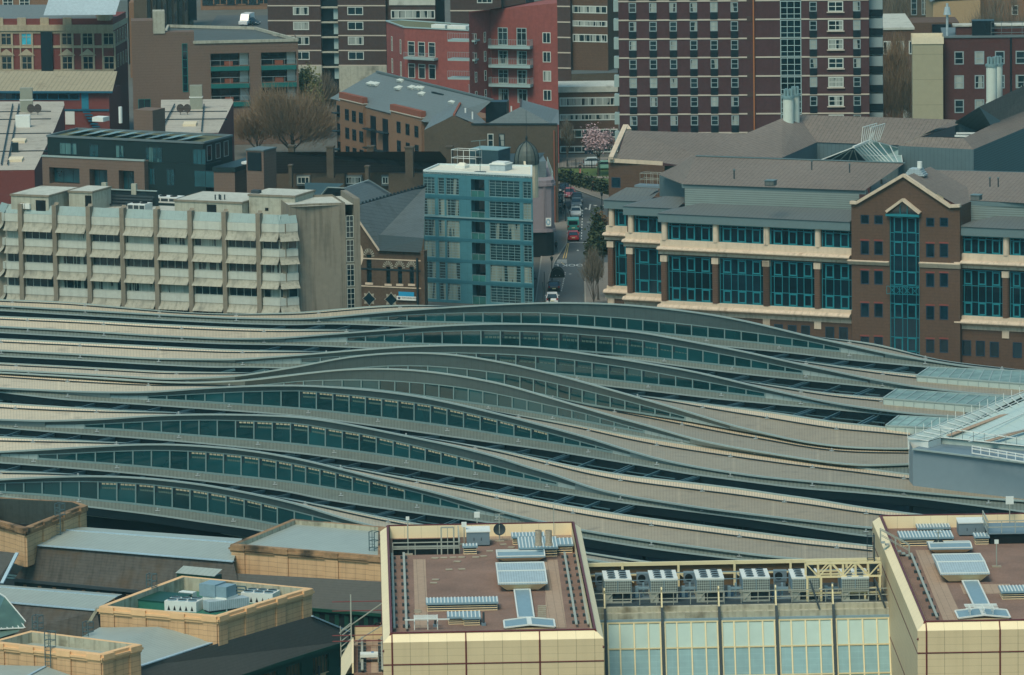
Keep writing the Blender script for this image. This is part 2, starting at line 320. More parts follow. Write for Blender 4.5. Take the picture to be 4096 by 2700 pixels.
U = np.arange(-80, 4201, 20.0)
def sampled(txt, sig=3.0):
    segs = curve(txt); p = [q for s in segs for q in s]
    xs = np.array([q[0] for q in p]); ys = np.array([q[1] for q in p])
    y = np.interp(U, xs, ys)
    for side in (0, -1):
        k = slice(0, 2) if side == 0 else slice(-2, None)
        sl = (ys[k][1] - ys[k][0]) / (xs[k][1] - xs[k][0]); ex = xs[side]
        msk = U < ex if side == 0 else U > ex
        y[msk] = ys[side] + sl * (U[msk] - ex)
    g = np.exp(-.5 * (np.arange(-9, 10) / sig) ** 2); g /= g.sum()
    yp = np.concatenate([y[0] - (y[9:0:-1] - y[0]) , y, y[-1] - (y[-2:-11:-1] - y[-1])])
    ok = np.zeros(len(U), bool)
    for s in segs:
        if s: ok |= (U >= s[0][0] - 1) & (U <= s[-1][0] + 1)
    return np.convolve(yp, g, 'valid'), ok
m_roof = mat('roof_sheet_beige', (180, 162, 134), gx=(-62, 20, 1.22, .62), var=.10, sc=.25, rough=.55, dark=((112, 100, 84), .57, .55), pat=[('X', .42, .34, .14), ('X', 12.6, .012, -.3)], spec=.35)  # gx paints the sunlit left and duller right into the sheet colour
m_roof2 = mat('roof_sheet_ribbed', (214, 190, 156), gx=(-62, 30, 1.12, .85), var=.08, sc=.25, rough=.5, pat=[('X', .36, .45, .24)], spec=.35)  # same painted left-to-right sun falloff on the ridge strip
m_low = mat('lower_roof_sheet', (104, 112, 104), dark=((78, 84, 78), .57, .5), var=.12, sc=.3, rough=.55, pat=[('X', .5, .45, .25)])
m_trim = mat('pale_trim', (138, 152, 148), var=.06, rough=.45)
m_fasc = mat('fascia_panel', (76, 90, 90), var=.10, sc=.3, rough=.5, pat=[('X', .9, .05, .25)])
m_ups = mat('upstand_sheet', (122, 134, 132), var=.06, sc=.2, rough=.45, pat=[('X', 6.0, .012, .15)])
m_mull = mat('mullion_metal', (105, 128, 128), var=.05, rough=.45)
m_steel = mat('dark_steel', (22, 40, 46), var=.1, rough=.6)
m_beam = mat('beam_steel', (70, 98, 102), var=.1, rough=.5)
m_cg = glass('clerestory_glass', (16, 58, 62), rough=.06, spec=.45, wav=.12)
m_fix = mat('galvanised_fixing', (158, 164, 162), var=.05, rough=.4)
def ribbon(mb, a, b, ua, va=0.0, vb=1.0):
    for i in range(len(a) - 1):
        mb.add([a[i], a[i + 1], b[i + 1], b[i]], [(ua[i], va), (ua[i + 1], va), (ua[i + 1], vb), (ua[i], vb)])
def rng(k, x0, x1):
    return np.where((U >= x0 - 10) & (U <= x1 + 10))[0]
ORD = ['farthest from the viewer, in front of the concrete offices', 'second row from the far side', 'third row from the far side', 'tallest double wave in mid view with broad dark fascia', 'lower of the joined double wave in mid view', 'sixth row, just below the joined double wave', 'third row from the near side', 'second row from the near side', 'nearest row, beside the sandstone parapets']
XEND = {1: 4200, 2: 4090, 3: 3860, 4: 3640, 5: 3640, 6: 4200, 7: 4000, 8: 4000, 9: 4000}
prevL = None; CANL = {}
for k, d in CAN.items():
    yE, _ = sampled(d['E']); yS, _ = sampled(d['S'], 2); yG, _ = sampled(d['G']); yL, _ = sampled(d['L'])
    yL = np.maximum(yL, yG + 3)
    n = len(U)
    Lp = np.array([atZ((U[i], yL[i]), 12.5) for i in range(n)]); Gp = np.array([atZ((U[i], yG[i]), 12.85) for i in range(n)])
    Ep = np.array([atY((U[i], min(yE[i], yG[i] - 2)), Gp[i][1] - .35) for i in range(n)])
    Sp = np.array([atY((U[i], min(max(yS[i], yE[i] + 2), yG[i] - 1)), Gp[i][1] + .05) for i in range(n)])
    if k in (5, 6):
        Rp = prevL + np.array([0, 0, .06])
    else:
        yR, ok = sampled(d['R']); zz = np.full(n, np.nan)
        for i in range(n):
            if ok[i]: zz[i] = atY((U[i], yR[i]), Lp[i][1] + 10.5)[2]
        good = ~np.isnan(zz); zz = np.interp(U, U[good], zz[good])
        gk = np.exp(-.5 * (np.arange(-6, 7) / 2.5) ** 2); gk /= gk.sum(); zz = np.convolve(np.pad(zz, 6, 'edge'), gk, 'valid')
        Rp = []
        for i in range(n):
            q = atY((U[i], 1500), Lp[i][1] + 10.5); x = ray((U[i], yG[i]))[0] * (Lp[i][1] + 10.5); Rp.append((x, Lp[i][1] + 10.5, zz[i]))
        Rp = np.array(Rp)
    prevL = Lp; CANL[k] = (Lp, Rp, Gp, Ep)
    ua = np.concatenate([[0], np.cumsum(np.linalg.norm(np.diff(Lp, axis=0), axis=1))])
    ii = rng(k, -80, XEND[k]); sl = slice(ii[0], ii[-1] + 1)
    mid = n // 2; O = np.array([Lp[mid][0], Lp[mid][1], 5.0])
    T = thing('platform_canopy', 'wave shaped metal platform canopy, ' + ORD[k - 1], 'station canopy', frame_at(O[0], O[1], 0), 'wave roofed platform canopies of the station', z=5.0)
    l, g, e, s_, r = [(q - O) for q in (Lp, Gp, Ep, Sp, Rp)]
    f0, g0, g1, f1 = [XS(w) for w in d['x'].split()]
    # upper roof in two sheets: plain slope and the ribbed ridge strip
    q = e * .26 + r * .74; q[:, 2] -= .02
    q = e + (r - e) * .72
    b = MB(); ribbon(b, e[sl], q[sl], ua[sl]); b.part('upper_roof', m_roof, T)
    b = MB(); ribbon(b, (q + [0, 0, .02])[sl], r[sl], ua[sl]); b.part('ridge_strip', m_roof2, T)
    b = MB(); ribbon(b, l[sl], g[sl], ua[sl]); b.part('lower_roof', m_low, T)
    b = MB()
    for i in range(ii[0], ii[-1]): b.bar(e[i] + [0, -.05, 0], e[i + 1] + [0, -.05, 0], .22, .17)
    b.part('edge_trim', m_trim, T)
    b = MB()
    for i in range(ii[0], ii[-1]): b.bar(r[i] + [0, 0, .06], r[i + 1] + [0, 0, .06], .22, .2)
    b.part('ridge_trim', m_trim, T)
    b = MB()
    for i in range(ii[0], ii[-1]): b.bar(q[i] + [0, -.05, .1], q[i + 1] + [0, -.05, .1], .1, .14)
    b.part('snow_rail', m_steel, T)
    if k != 4 and k != 5:
        b = MB()
        for i in range(ii[0], ii[-1]): b.bar(l[i] + [0, -.05, .02], l[i + 1] + [0, -.05, .02], .16, .14)
        b.part('gutter', m_trim, T)
        b = MB(); ribbon(b, (l + [0, .3, -1.0])[sl], (l + [0, -.02, -.05])[sl], ua[sl]); b.part('eaves_fascia', m_steel, T)
    b = MB(); ribbon(b, (r + [0, .05, -1.0])[sl], (r + [0, .02, 0])[sl], ua[sl]); b.part('rear_fascia', m_steel, T)
    b = MB(); ribbon(b, (l + [0, .25, -.95])[sl], (r + [0, -.1, -1.0])[sl], ua[sl]); b.part('soffit', m_steel, T)
    jj = rng(k, f0, f1)
    jj = jj[(jj >= ii[0]) & (jj <= ii[-1])]; js = slice(jj[0], jj[-1] + 1)
    b = MB(); ribbon(b, s_[js], (e + [0, .02, -.12])[js], ua[js], 0, 2); b.part('wave_fascia', m_fasc, T)
    for a0, a1 in ((ii[0], jj[0]), (jj[-1], ii[-1])):
        if a1 > a0: b = MB(); ribbon(b, g[a0:a1 + 1], (e + [0, .02, -.1])[a0:a1 + 1], ua[a0:a1 + 1]); b.part('upstand', m_ups, T)
    # clerestory: panes with mullions between, solid end panels
    ug = np.interp([g0, g1], U, ua); npan = max(2, round((ug[1] - ug[0]) / 2.55)); uu = np.linspace(ug[0], ug[1], npan + 1)
    def at_u(arr, u): return np.array([np.interp(u, ua, arr[:, c]) for c in range(3)])
    for j in range(npan):
        a, c = at_u(g, uu[j]), at_u(g, uu[j + 1]); a2, c2 = at_u(s_, uu[j]), at_u(s_, uu[j + 1])
        if a[0] + O[0] < -95: continue
        sh = np.array([0, .06, 0])
        MB().add([a + sh, c + sh, c2 + sh, a2 + sh]).part('clerestory_pane', m_cg, T)
    b = MB()
    for j in range(npan): b.bar(at_u(g, uu[j]) + [0, .02, .1], at_u(g, uu[j + 1]) + [0, .02, .1], .16, .2); b.bar(at_u(s_, uu[j]) + [0, .02, -.06], at_u(s_, uu[j + 1]) + [0, .02, -.06], .1, .12)
    b.part('glazing_frame', m_mull, T)
    for j in range(npan + 1):
        MB().bar(at_u(g, uu[j]), at_u(s_, uu[j]) + [0, -.02, 0], .15, .2).part('mullion', m_mull, T)
    m_strip = mat('pale_painted_reflection', (186, 170, 138), var=.3, sc=2, rough=.6, pat=[('X', .3, .35, .3)]); m_dull = mat('dull_painted_reflection', (74, 92, 84), var=.3, sc=2, rough=.6, pat=[('X', .3, .35, .3)])  # strips that paint reflections and see-through views onto the glazing
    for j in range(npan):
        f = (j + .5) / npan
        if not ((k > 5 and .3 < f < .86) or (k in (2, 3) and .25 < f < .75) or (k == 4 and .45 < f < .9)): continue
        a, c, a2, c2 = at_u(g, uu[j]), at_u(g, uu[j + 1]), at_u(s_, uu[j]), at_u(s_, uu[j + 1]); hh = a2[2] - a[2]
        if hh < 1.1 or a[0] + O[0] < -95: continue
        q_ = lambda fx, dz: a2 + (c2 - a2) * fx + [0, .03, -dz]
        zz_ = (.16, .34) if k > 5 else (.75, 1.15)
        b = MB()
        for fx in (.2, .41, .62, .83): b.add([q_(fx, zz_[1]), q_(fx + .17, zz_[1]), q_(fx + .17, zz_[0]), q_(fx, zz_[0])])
        b.part('reflection_strip', m_strip if k > 5 else m_dull, T)
        if k > 5: MB().add([q_(.22, .82), q_(.98, .82), q_(.98, .62), q_(.22, .62)]).part('faint_reflection_strip', m_dull, T)  # second, fainter painted reflection lower on the pane
        MB().add([q_(.05, 1.0), q_(.17, 1.0), q_(.17, .12), q_(.05, .12)]).part('bracket', m_steel, T)  # dark piece completing the reflection drawn on the pane
    for x0, x1 in ((f0, g0), (g1, f1)):
        u0_, u1_ = np.interp([x0, x1], U, ua); m_ = max(1, round((u1_ - u0_) / 1.25)); vv = np.linspace(u0_, u1_, m_ + 1)
        b = MB()
        for j in range(m_):
            a, c, a2, c2 = at_u(g, vv[j] + .02), at_u(g, vv[j + 1] - .02), at_u(s_, vv[j] + .02), at_u(s_, vv[j + 1] - .02)
            b.add([a, c, c2, a2])
        b.part('end_panel', m_trim, T)
    # rope anchors along ridge rail and gutter
    bb = MB(); bb.box(-.25, .25, -.14, .14, 0, .06); bb.box(-.04, .04, -.04, .04, .06, .2); bb.cyl((0, 0), .09, .18, .32, 8)
    an = None; us = np.arange(ua[ii[0]] + 3 + 2 * (k % 3), ua[ii[-1]], 11.0)
    for j, u in enumerate(us):
        for arr, off in ((q, (0, -.3, .05)), (l * .5 + g * .5, (0, 0, .05))):
            P = at_u(arr, u) + off
            if an is None: an = bb.part('roof_anchor', m_fix, T); an.location = P
            else: put(an, T, P)
    # columns down to the platform
    cs = None
    for u in np.arange(ua[ii[0]] + 4, ua[ii[-1]], 15.0):
        P = at_u(l * .55 + r * .45, u)
        if cs is None:
            cb = MB(); cb.cyl((0, 0), .28, 0, 6.7, 10); cs = cb.part('column', m_steel, T); cs.location = (P[0], P[1], 0)
        else: put(cs, T, (P[0], P[1], 0))
# open roof beams spanning the gap to the canopy behind
GAPS = {2: (1, ('B100', 'B1150'), ('D50', 'D1480')), 3: (2, ('A2000', 'B900'), ('C1500', 'D1200')), 4: (3, ('A1650', 'B200'), ('C950', 'D1250')),
        7: (6, ('A560', 'A2352'), ('B1000', 'C1350')), 8: (7, ('A0', 'A2352'), ('B200', 'G850')), 9: (8, ('A0', 'A1900'), ('A2100', 'F1700'))}
allc = [o for o in COL.objects if o.name.startswith('platform_canopy')]
for k, (kb, *rs) in GAPS.items():
    T = allc[k - 1]; O = np.array(T.location); Rp = CANL[k][1]; Lb = CANL[kb][0]; first = None
    for a, c in rs:
        x0, x1 = XS(a), XS(c); m_ = int((x1 - x0) / 118); 
        for j in range(m_ + 1):
            x = x0 + (x1 - x0) * j / max(1, m_); i = int(np.clip(np.searchsorted(U, x), 0, len(U) - 12)); i2 = i + 4
            P, Q = Rp[i] + [0, 0, -.15], Lb[i2] + [0, 0, -.3]
            b = MB().bar(P - O, Q - O, .16, .3)
            if j % 2: b.bar(P - O + [.55, 0, 0], Q - O + [.55, 0, 0], .16, .3)
            b.part('tie_beam', m_beam, T)
        i0, i1 = np.searchsorted(U, [x0, x1]); i1 = min(i1, len(U) - 2)
        b = MB()
        for i in range(i0, i1): b.bar(Rp[i] * .45 + Lb[i] * .55 - O + [0, 0, -.3], Rp[i + 1] * .45 + Lb[i + 1] * .55 - O + [0, 0, -.3], .1)
        b.part('purlin', m_beam, T)
# deck, tracks and platforms below
m_deck = mat('ballast', (18, 28, 31), var=.3, sc=2, rough=.95)
m_plat = mat('platform_paving', (34, 46, 48), var=.2, sc=.5, rough=.85)
b = MB(); b.add([(-110, 560, 4.0), (115, 560, 4.0), (115, 762, 4.0), (-110, 762, 4.0)]); b.add([(-110, 560, 0), (115, 560, 0), (115, 560, 4), (-110, 560, 4)]); b.add([(115, 762, 0), (-110, 762, 0), (-110, 762, 4), (115, 762, 4)])
struct('railway_deck', b, m_deck)
for k in CANL:
    Lp, Rp = CANL[k][:2]; b = MB(); sl = range(0, len(U), 4)
    a = [(Lp[i][0], Lp[i][1] + 1.2, 5.0) for i in sl]; c = [(Rp[i][0], Rp[i][1] - .8, 5.0) for i in sl]
    for i in range(len(a) - 1):
        b.add([a[i], a[i + 1], c[i + 1], c[i]]); b.add([(a[i][0], a[i][1], 4.004), (a[i + 1][0], a[i + 1][1], 4.004), a[i + 1], a[i]])
    if k not in (5, 6): struct('platform', b, m_plat)
    b = MB()
    for off in (-3.2, -1.7):
        for i in range(len(U) - 1): b.bar(Lp[i] * [1, 1, 0] + [0, off, 4.2], Lp[i + 1] * [1, 1, 0] + [0, off, 4.2], .1, .18)
    if k not in (4, 5): struct('railway_track', b, m_beam)
# ================================================================ FOREGROUND: CREAM PANELLED OFFICE BLOCKS
m_cream = mat('cream_panel', (204, 178, 138), var=.05, sc=.15, rough=.5, pat=[('X', 1.5, .03, .45), ('Y', .6, .035, .35)], streak=.04)
m_cream2 = mat('cream_coping', (230, 206, 164), var=.05, sc=.15, rough=.5, pat=[('X', 1.5, .02, .4)])
m_cream3 = mat('cream_louvre', (212, 184, 140), var=.08, rough=.6)
m_red = mat('oxblood_joint', (96, 34, 32), var=.05, rough=.5)
m_gravel = mat('brown_gravel', (126, 98, 84), var=.34, sc=2.2, rough=.95, bump=.4, big=.25)
m_pave = mat('roof_paving', (160, 134, 112), var=.14, sc=.8, rough=.9, pat=[('X', .6, .08, .3), ('Y', .6, .08, .3)])
m_lid = mat('grey_metal_lid', (158, 172, 176), var=.14, sc=.5, rough=.5, pat=[('X', .22, .3, .25)])
m_lidp = mat('plain_metal_lid', (118, 142, 152), var=.10, sc=.6, rough=.45)
m_white = mat('white_metal', (205, 206, 198), var=.06, rough=.5)
m_grey = mat('grey_cabinet', (104, 120, 128), var=.05, rough=.55)
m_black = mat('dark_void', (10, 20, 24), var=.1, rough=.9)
m_tray = mat('cable_tray', (150, 152, 140), var=.1, rough=.5)
m_block = mat('tray_block', (52, 62, 66), var=.1, rough=.7)
m_flue = mat('polished_flue', (160, 146, 128), var=.3, sc=2.5, rough=.3)
m_slab = mat('loose_slab', (150, 138, 118), var=.15, rough=.9)
ZR = 30.0; ZF = 28.9
TL = Fr(N('F', 1107, 1242), N('G', 742, 1202), z=ZR)
TR = Fr(N('H', 1577, 1150), N('H', 2352, 1135), z=ZR)
for f_, p0_, p1_ in ((TL, N('F', 1107, 1242), N('F', 1079, 402)), (TR, N('H', 1577, 1150), N('H', 1334, 575))):
    d_ = atZ(p1_, ZR) - atZ(p0_, ZR); f_.set(math.atan2(d_[1], d_[0]) - math.pi / 2)
TL.L = TL.st(N('G', 742, 1202), ZR)[0]
def tower(fr, W, D, name_label, red0, notch=False):
    T = thing('office_block', name_label, 'office building', fr)
    o = .68; b = MB()
    f = [(-o, -o), (W + o, -o), (W + o, D + o), (-o, D + o)]
    b.prism(f, 0, ZR - .62, top=False); b.part('wall', m_cream, T)
    b = MB(); i = [(0, 0), (W, 0), (W, D), (0, D)]
    for a in range(4):
        c = (a + 1) % 4
        b.add([(*f[a], ZR - .62), (*f[c], ZR - .62), (*i[c], ZR), (*i[a], ZR)])
    g = [(.18, .18), (W - .18, .18), (W - .18, D - .18), (.18, D - .18)]
    for a in range(4):
        c = (a + 1) % 4
        b.add([(*g[c], ZR), (*g[a], ZR), (*g[a], ZF), (*g[c], ZF)])
    b.part('sloping_parapet', m_cream2, T)
    b = MB()
    for a in range(4):
        c = (a + 1) % 4; b.bar((*i[a], ZR + .03), (*i[c], ZR + .03), .2, .1)
    for a in range(4): b.bar((*f[a], ZR - 1.38), (*i[a], ZR + .02), .13)
    x = red0
    while x < W + .5:
        b.bar((x, -o - .02, 0), (x, -o - .02, ZR - .62), .13, .05); b.bar((x, -o - .02, ZR - .62), (x, 0, ZR), .1); x += 6.0
    for z in (ZR - .62 - 1.9, ZR - .62 - 6.5): b.box(-o - .03, W + o + .03, -o - .03, -o + .1, z, z + .1); b.box(-o - .03, -o + .1, -o, D + o, z, z + .1)
    b.part('oxblood_joints', m_red, T)
    return T
def floor_hole(x0, x1, y0, y1, hole, z):
    b = MB(); a, c, e, g = hole
    for r in ((x0, x1, y0, e), (x0, a, e, g), (c, x1, e, g), (x0, x1, g, y1)):
        if r[1] - r[0] > .01 and r[3] - r[2] > .01: b.add([(r[0], r[2], z), (r[1], r[2], z), (r[1], r[3], z), (r[0], r[3], z)])
    return b
def RB(fr, z, t, x0, x1, yb, yf, yk):
    """survey of a roof box: base front edge at yb, top front edge yf, top back edge yk"""
    a = fr.st(N(t, x0, yb), z); c = fr.st(N(t, x1, yb), z); tt = (a[1] + c[1]) / 2
    h = fr.sz(N(t, (x0 + x1) / 2, yf), tt)[1] - z; k = fr.st(N(t, (x0 + x1) / 2, yk), z + h)[1]
    return a[0], tt, c[0] - a[0], max(.4, k - tt), h
def louvre(fr, z, t, x0, x1, yb, yf, yk, label, grp='louvred vent boxes on the cream office roofs'):
    s, tt, w, d, h = RB(fr, z, t, x0, x1, yb, yf, yk)
    T = thing('louvre_vent', label, 'roof vent', fr, grp, at=(s, tt, z))
    b = MB(); b.box(.03, w - .03, .03, d - .03, 0, h - .1); b.part('body', m_block, T)
    n = max(3, int((h - .1) / .26)); b = MB()
    for i in range(n):
        z0 = (h - .12) * i / n; b.add([(0, 0, z0 + .02), (w, 0, z0 + .02), (w, .08, z0 + (h - .12) / n * .8), (0, .08, z0 + (h - .12) / n * .8)])
        b.add([(0, d, z0 + .02), (0, 0, z0 + .02), (.08, .08, z0 + (h - .12) / n * .8), (.08, d - .08, z0 + (h - .12) / n * .8)])
        b.add([(w, 0, z0 + .02), (w, d, z0 + .02), (w - .08, d - .08, z0 + (h - .12) / n * .8), (w - .08, .08, z0 + (h - .12) / n * .8)])
    b.part('slats', m_cream3, T)
    b = MB(); b.box(-.1, w + .1, -.1, d + .1, h - .1, h + .06); b.part('lid', m_lidp, T)
    b = MB(); k = max(2, int(w / .28))
    for i in range(k + 1): b.box(w * i / k - .05, w * i / k + .05, -.06, d + .06, h + .06, h + .12)
    b.part('lid_ribs', m_white, T)
    return T
def hopper(fr, z, t, x0, x1, yb, yf, yk, taper, label, lidm=None, ridge=True):
    s, tt, w, d, h = RB(fr, z, t, x0, x1, yb, yf, yk)
    T = thing('tapered_vent', label, 'roof vent', fr, 'tapered hopper vents on the cream office roofs', at=(s, tt, z))
    b = MB(); k = w * taper
    lo = [(k, .4), (w - k, .4), (w - k, d - .4), (k, d - .4)]; hi = [(0, 0), (w, 0), (w, d), (0, d)]
    for i in range(4):
        j = (i + 1) % 4; b.add([(*lo[i], .12), (*lo[j], .12), (*hi[j], h - .1), (*hi[i], h - .1)])
    b.part('body', m_cream3, T)
    b = MB(); b.box(-.06, w + .06, -.06, d + .06, h - .1, h + .02)
    if ridge: b.add([(0, 0, h + .03), (w, 0, h + .03), (w, d / 2, h + .2), (0, d / 2, h + .2)]); b.add([(0, d / 2, h + .2), (w, d / 2, h + .2), (w, d, h + .03), (0, d, h + .03)])
    b.part('lid', lidm or m_lid, T)
    b = MB()
    for y in (0, d / 2, d): b.bar((-.05, y, h + (.22 if ridge and y == d / 2 else .05)), (w + .05, y, h + (.22 if ridge and y == d / 2 else .05)), .1)
    for x in (0, w): b.bar((x, 0, h + .05), (x, d / 2, h + (.22 if ridge else .05)), .1); b.bar((x, d / 2, h + (.22 if ridge else .05)), (x, d, h + .05), .1)
    b.part('lid_rim', m_white, T)
    return T
def gablet(fr, z, t, x0, x1, yb, yf, yk, label):
    s, tt, w, d, h = RB(fr, z, t, x0, x1, yb, yf, yk)
    T = thing('duct_cowl', label, 'roof duct', fr, 'flat blue grey duct covers on the cream office roofs', at=(s, tt, z))
    MB().box(.08, w - .08, .08, d - .08, 0, h - .05).part('body', m_cream3, T)
    b = MB()
    if w > d: b.add([(0, 0, h), (w / 2, 0, h + .22), (w / 2, d, h + .22), (0, d, h)]); b.add([(w / 2, 0, h + .22), (w, 0, h), (w, d, h), (w / 2, d, h + .22)])
    else: b.box(0, w, 0, d, h - .05, h)
    b.part('lid', m_lidp, T)
    b = MB()
    if w > d:
        for y in (0, d): b.bar((0, y, h + .02), (w / 2, y, h + .24), .12); b.bar((w / 2, y, h + .24), (w, y, h + .02), .12)
        for x, q in ((0, .02), (w / 2, .24), (w, .02)): b.bar((x, 0, h + q), (x, d, h + q), .14 if q < .1 else .4, .05)
    else:
        for y in (0, d): b.bar((0, y, h + .02), (w, y, h + .02), .12)
        for x in (0, w): b.bar((x, 0, h + .02), (x, d, h + .02), .12)
    b.part('lid_rim', m_white, T)
    return T
def cabinet(fr, z, t, x0, x1, yb, yf, yk, label):
    s, tt, w, d, h = RB(fr, z, t, x0, x1, yb, yf, yk)
    T = thing('plant_cabinet', label, 'plant cabinet', fr, at=(s, tt, z))
    MB().box(0, w, 0, d, .12, h - .05).part('body', m_grey, T)
    b = MB(); b.box(-.06, w + .06, -.06, d * .5, h - .05, h + .04); b.add([(-.06, d * .5, h), (w + .06, d * .5, h), (w + .06, d, h + .12), (-.06, d, h + .12)]); b.part('lid', m_white, T)
    MB().box(.1, w - .1, .1, d - .1, 0, .12).part('plinth', m_block, T)
    for i in (.3, .62): MB().box(w * i, w * i + .06, -.03, 0, h * .4, h * .6).part('handle', m_block, T)
    return T
def cable_tray(fr, z, p0, p1, label, n=11):
    a = fr.st(p0, z); c = fr.st(p1, z); T = thing('cable_tray', label, 'cable tray', fr, 'cable trays along the cream office roofs', at=(a[0], a[1], z))
    q = (c[0] - a[0], c[1] - a[1]); MB().bar((0, 0, .3), (q[0], q[1], .3), .2, .1).part('tray', m_tray, T); o = None
    for i in range(n):
        f = (i + .4) / n; P = (q[0] * f, q[1] * f, 0)
        if o is None:
            b = MB(); b.box(-.3, -.12, -.16, .16, 0, .24); b.box(.12, .3, -.16, .16, 0, .24); b.box(-.12, .12, -.08, .08, .05, .2); o = b.part('support_block', m_block, T); o.location = P
        else: put(o, T, P)
def mast(fr, z, t, x, yb, yt, label, kind='mast', arms=0, dish=False, r=.05, head=None):
    s, tt = fr.st(N(t, x, yb), z); h = fr.sz(N(t, x, yt), tt)[1] - z
    T = thing('antenna_mast' if kind == 'mast' else kind, label, 'mast', fr, at=(s, tt, z))
    MB().cyl((0, 0), r, 0, h, 8).part('pole', m_tray, T); MB().box(-.4, .4, -.3, .3, 0, .08).part('foot', m_slab, T)
    if arms:
        b = MB()
        for i in range(arms): b.bar((-.45 + .08 * i, 0, h - .25 * i), (.45 - .08 * i, 0, h - .25 * i), .04)
        b.bar((0, 0, h), (0, -.5, h - .1), .04); b.part('aerial', m_tray, T)
    if dish:
        b = MB(); b.sm = True; n = 14
        for i in range(n):
            a0, a1 = 2 * math.pi * i / n, 2 * math.pi * (i + 1) / n
            b.add([(0, .12, dish), (.55 * math.cos(a0), -.1, dish + .55 * math.sin(a0)), (.55 * math.cos(a1), -.1, dish + .55 * math.sin(a1))])
        b.part('dish', m_block, T)
    if head: MB().box(-head / 2, head / 2, -.05, .1, h - .1, h - .1 + head).part('head_unit', m_white, T)
    return T
# ---- central block
WL = TL.L; DL = (TL.st(N('F', 1078, 402), ZR)[1] + TL.st(N('G', 592, 370), ZR)[1]) / 2
TWL = tower(TL, WL, DL, 'cream panelled office block with oxblood joints and brown gravel roof, left of the chillers', .05)
wl = TL.st(N('F', 1095, 630), ZF); wr = TL.st(N('F', 1645, 628), ZF); wb = TL.st(N('F', 1300, 490), ZF)[1]
well = (max(.4, wl[0]), wr[0], wl[1], min(DL - .6, wb + 1))
floor_hole(.18, WL - .18, .18, DL - .18, well, ZF).part('gravel_roof', m_gravel, TWL)
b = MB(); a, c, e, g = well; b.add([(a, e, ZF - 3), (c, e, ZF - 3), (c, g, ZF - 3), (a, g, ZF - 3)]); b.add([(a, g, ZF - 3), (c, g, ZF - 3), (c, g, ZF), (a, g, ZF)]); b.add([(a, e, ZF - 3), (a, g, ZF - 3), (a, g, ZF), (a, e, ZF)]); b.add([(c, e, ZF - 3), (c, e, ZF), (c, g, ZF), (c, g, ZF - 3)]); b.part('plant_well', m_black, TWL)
b = railing(MB(), [(a, e, ZF), (c, e, ZF), (c, g, ZF)], 1.1, 1.5, .08, (.5, 1.0)); b.bar((a, (e + g) / 2, ZF), (c, (e + g) / 2, ZF), .15); b.part('well_railing', m_tray, TWL)
b = MB()
for p in ((c - 1.6, e + .02), (c - .5, e + .02)): b.bar((*p, ZF), (*p, ZF + 2.4), .12)
b.bar((c - 1.6, e + .02, ZF + 2.4), (c - .5, e + .02, ZF + 2.4), .12); b.bar((c - 1.05, e + .02, ZF), (c - 1.05, e + .02, ZF + 2.4), .06); b.part('gate_frame', m_tray, TWL)
def pave(fr, T, pts, z):
    MB().add([(*fr.st(N(*p), z), z + .02) for p in pts]).part('paving_strip', m_pave, T)
pave(TL, TWL, [('F', 1296, 1200), ('F', 1398, 1200), ('F', 1376, 662), ('F', 1280, 662)], ZF)
pave(TL, TWL, [('G', 365, 1200), ('G', 522, 1198), ('G', 450, 665), ('G', 345, 668)], ZF)
pave(TL, TWL, [('F', 1880, 470), ('G', 590, 455), ('G', 590, 490), ('F', 1880, 520)][::-1], ZF)
cabinet(TL, ZF, 'F', 1700, 1880, 560, 445, 410, 'grey steel plant cabinet with pale lid on the central brown gravel roof')
louvre(TL, ZF, 'F', 1675, 1778, 622, 560, 545, 'small cream louvre vent beside the grey cabinet')
louvre(TL, ZF, 'G', 100, 345, 545, 485, 455, 'cream louvre vent with white ribbed lid against the back parapet')
louvre(TL, ZF, 'G', 445, 568, 612, 548, 500, 'cream louvre vent right of the two polished flues')
fl = louvre(TL, ZF, 'G', 155, 448, 642, 572, 492, 'wide cream louvre vent carrying two polished flues')
for x, lb in ((302, 'left polished steel flue on the louvre vent'), (382, 'right polished steel flue on the louvre vent')):
    s, tt = TL.st(N('G', x, 535), ZF + 1.5); T = thing('steel_flue', lb, 'flue', TL, 'pair of polished flues', at=(s, tt, ZF + 1.3))
    MB().cyl((0, 0), .36, 0, .25, 16, .34).part('collar', m_flue, T); MB().cyl((0, 0), .29, .25, 1.35, 16, cap=False).part('barrel', m_flue, T); MB().cyl((0, 0), .26, .3, 1.25, 16).part('inner', m_black, T)
hopper(TL, ZF, 'F', 1938, 2312, 690, 640, 590, .13, 'smaller tapered cream vent with blue grey lid on the central roof', m_lidp)
hopper(TL, ZF, 'F', 1950, 2330, 918, 848, 690, .17, 'large tapered cream vent with ribbed double lid on the central roof')
gablet(TL, ZF, 'F', 2102, 2228, 1135, 1118, 898, 'long narrow blue grey duct lid leading to the front of the central roof')
gablet(TL, ZF, 'F', 1996, 2392, 1208, 1195, 1138, 'broad shallow duct cover at the front edge of the central roof')
louvre(TL, ZF, 'F', 1390, 1940, 1066, 1003, 965, 'longest cream louvre vent in the middle of the central roof')
louvre(TL, ZF, 'F', 1556, 1674, 1172, 1115, 1078, 'short louvre vent, left of a pair in front of the longest vent')
louvre(TL, ZF, 'F', 1676, 1802, 1180, 1120, 1075, 'short louvre vent, right of a pair in front of the longest vent')
for i, (x0, y0, x1, y1, lb) in enumerate(((1115, 640, 1132, 1230, 'cable tray nearest the left parapet of the central roof'), (1205, 635, 1228, 1230, 'cable tray beside the left paving strip of the central roof'))):
    cable_tray(TL, ZF, N('F', x0, y0), N('F', x1, y1), lb)
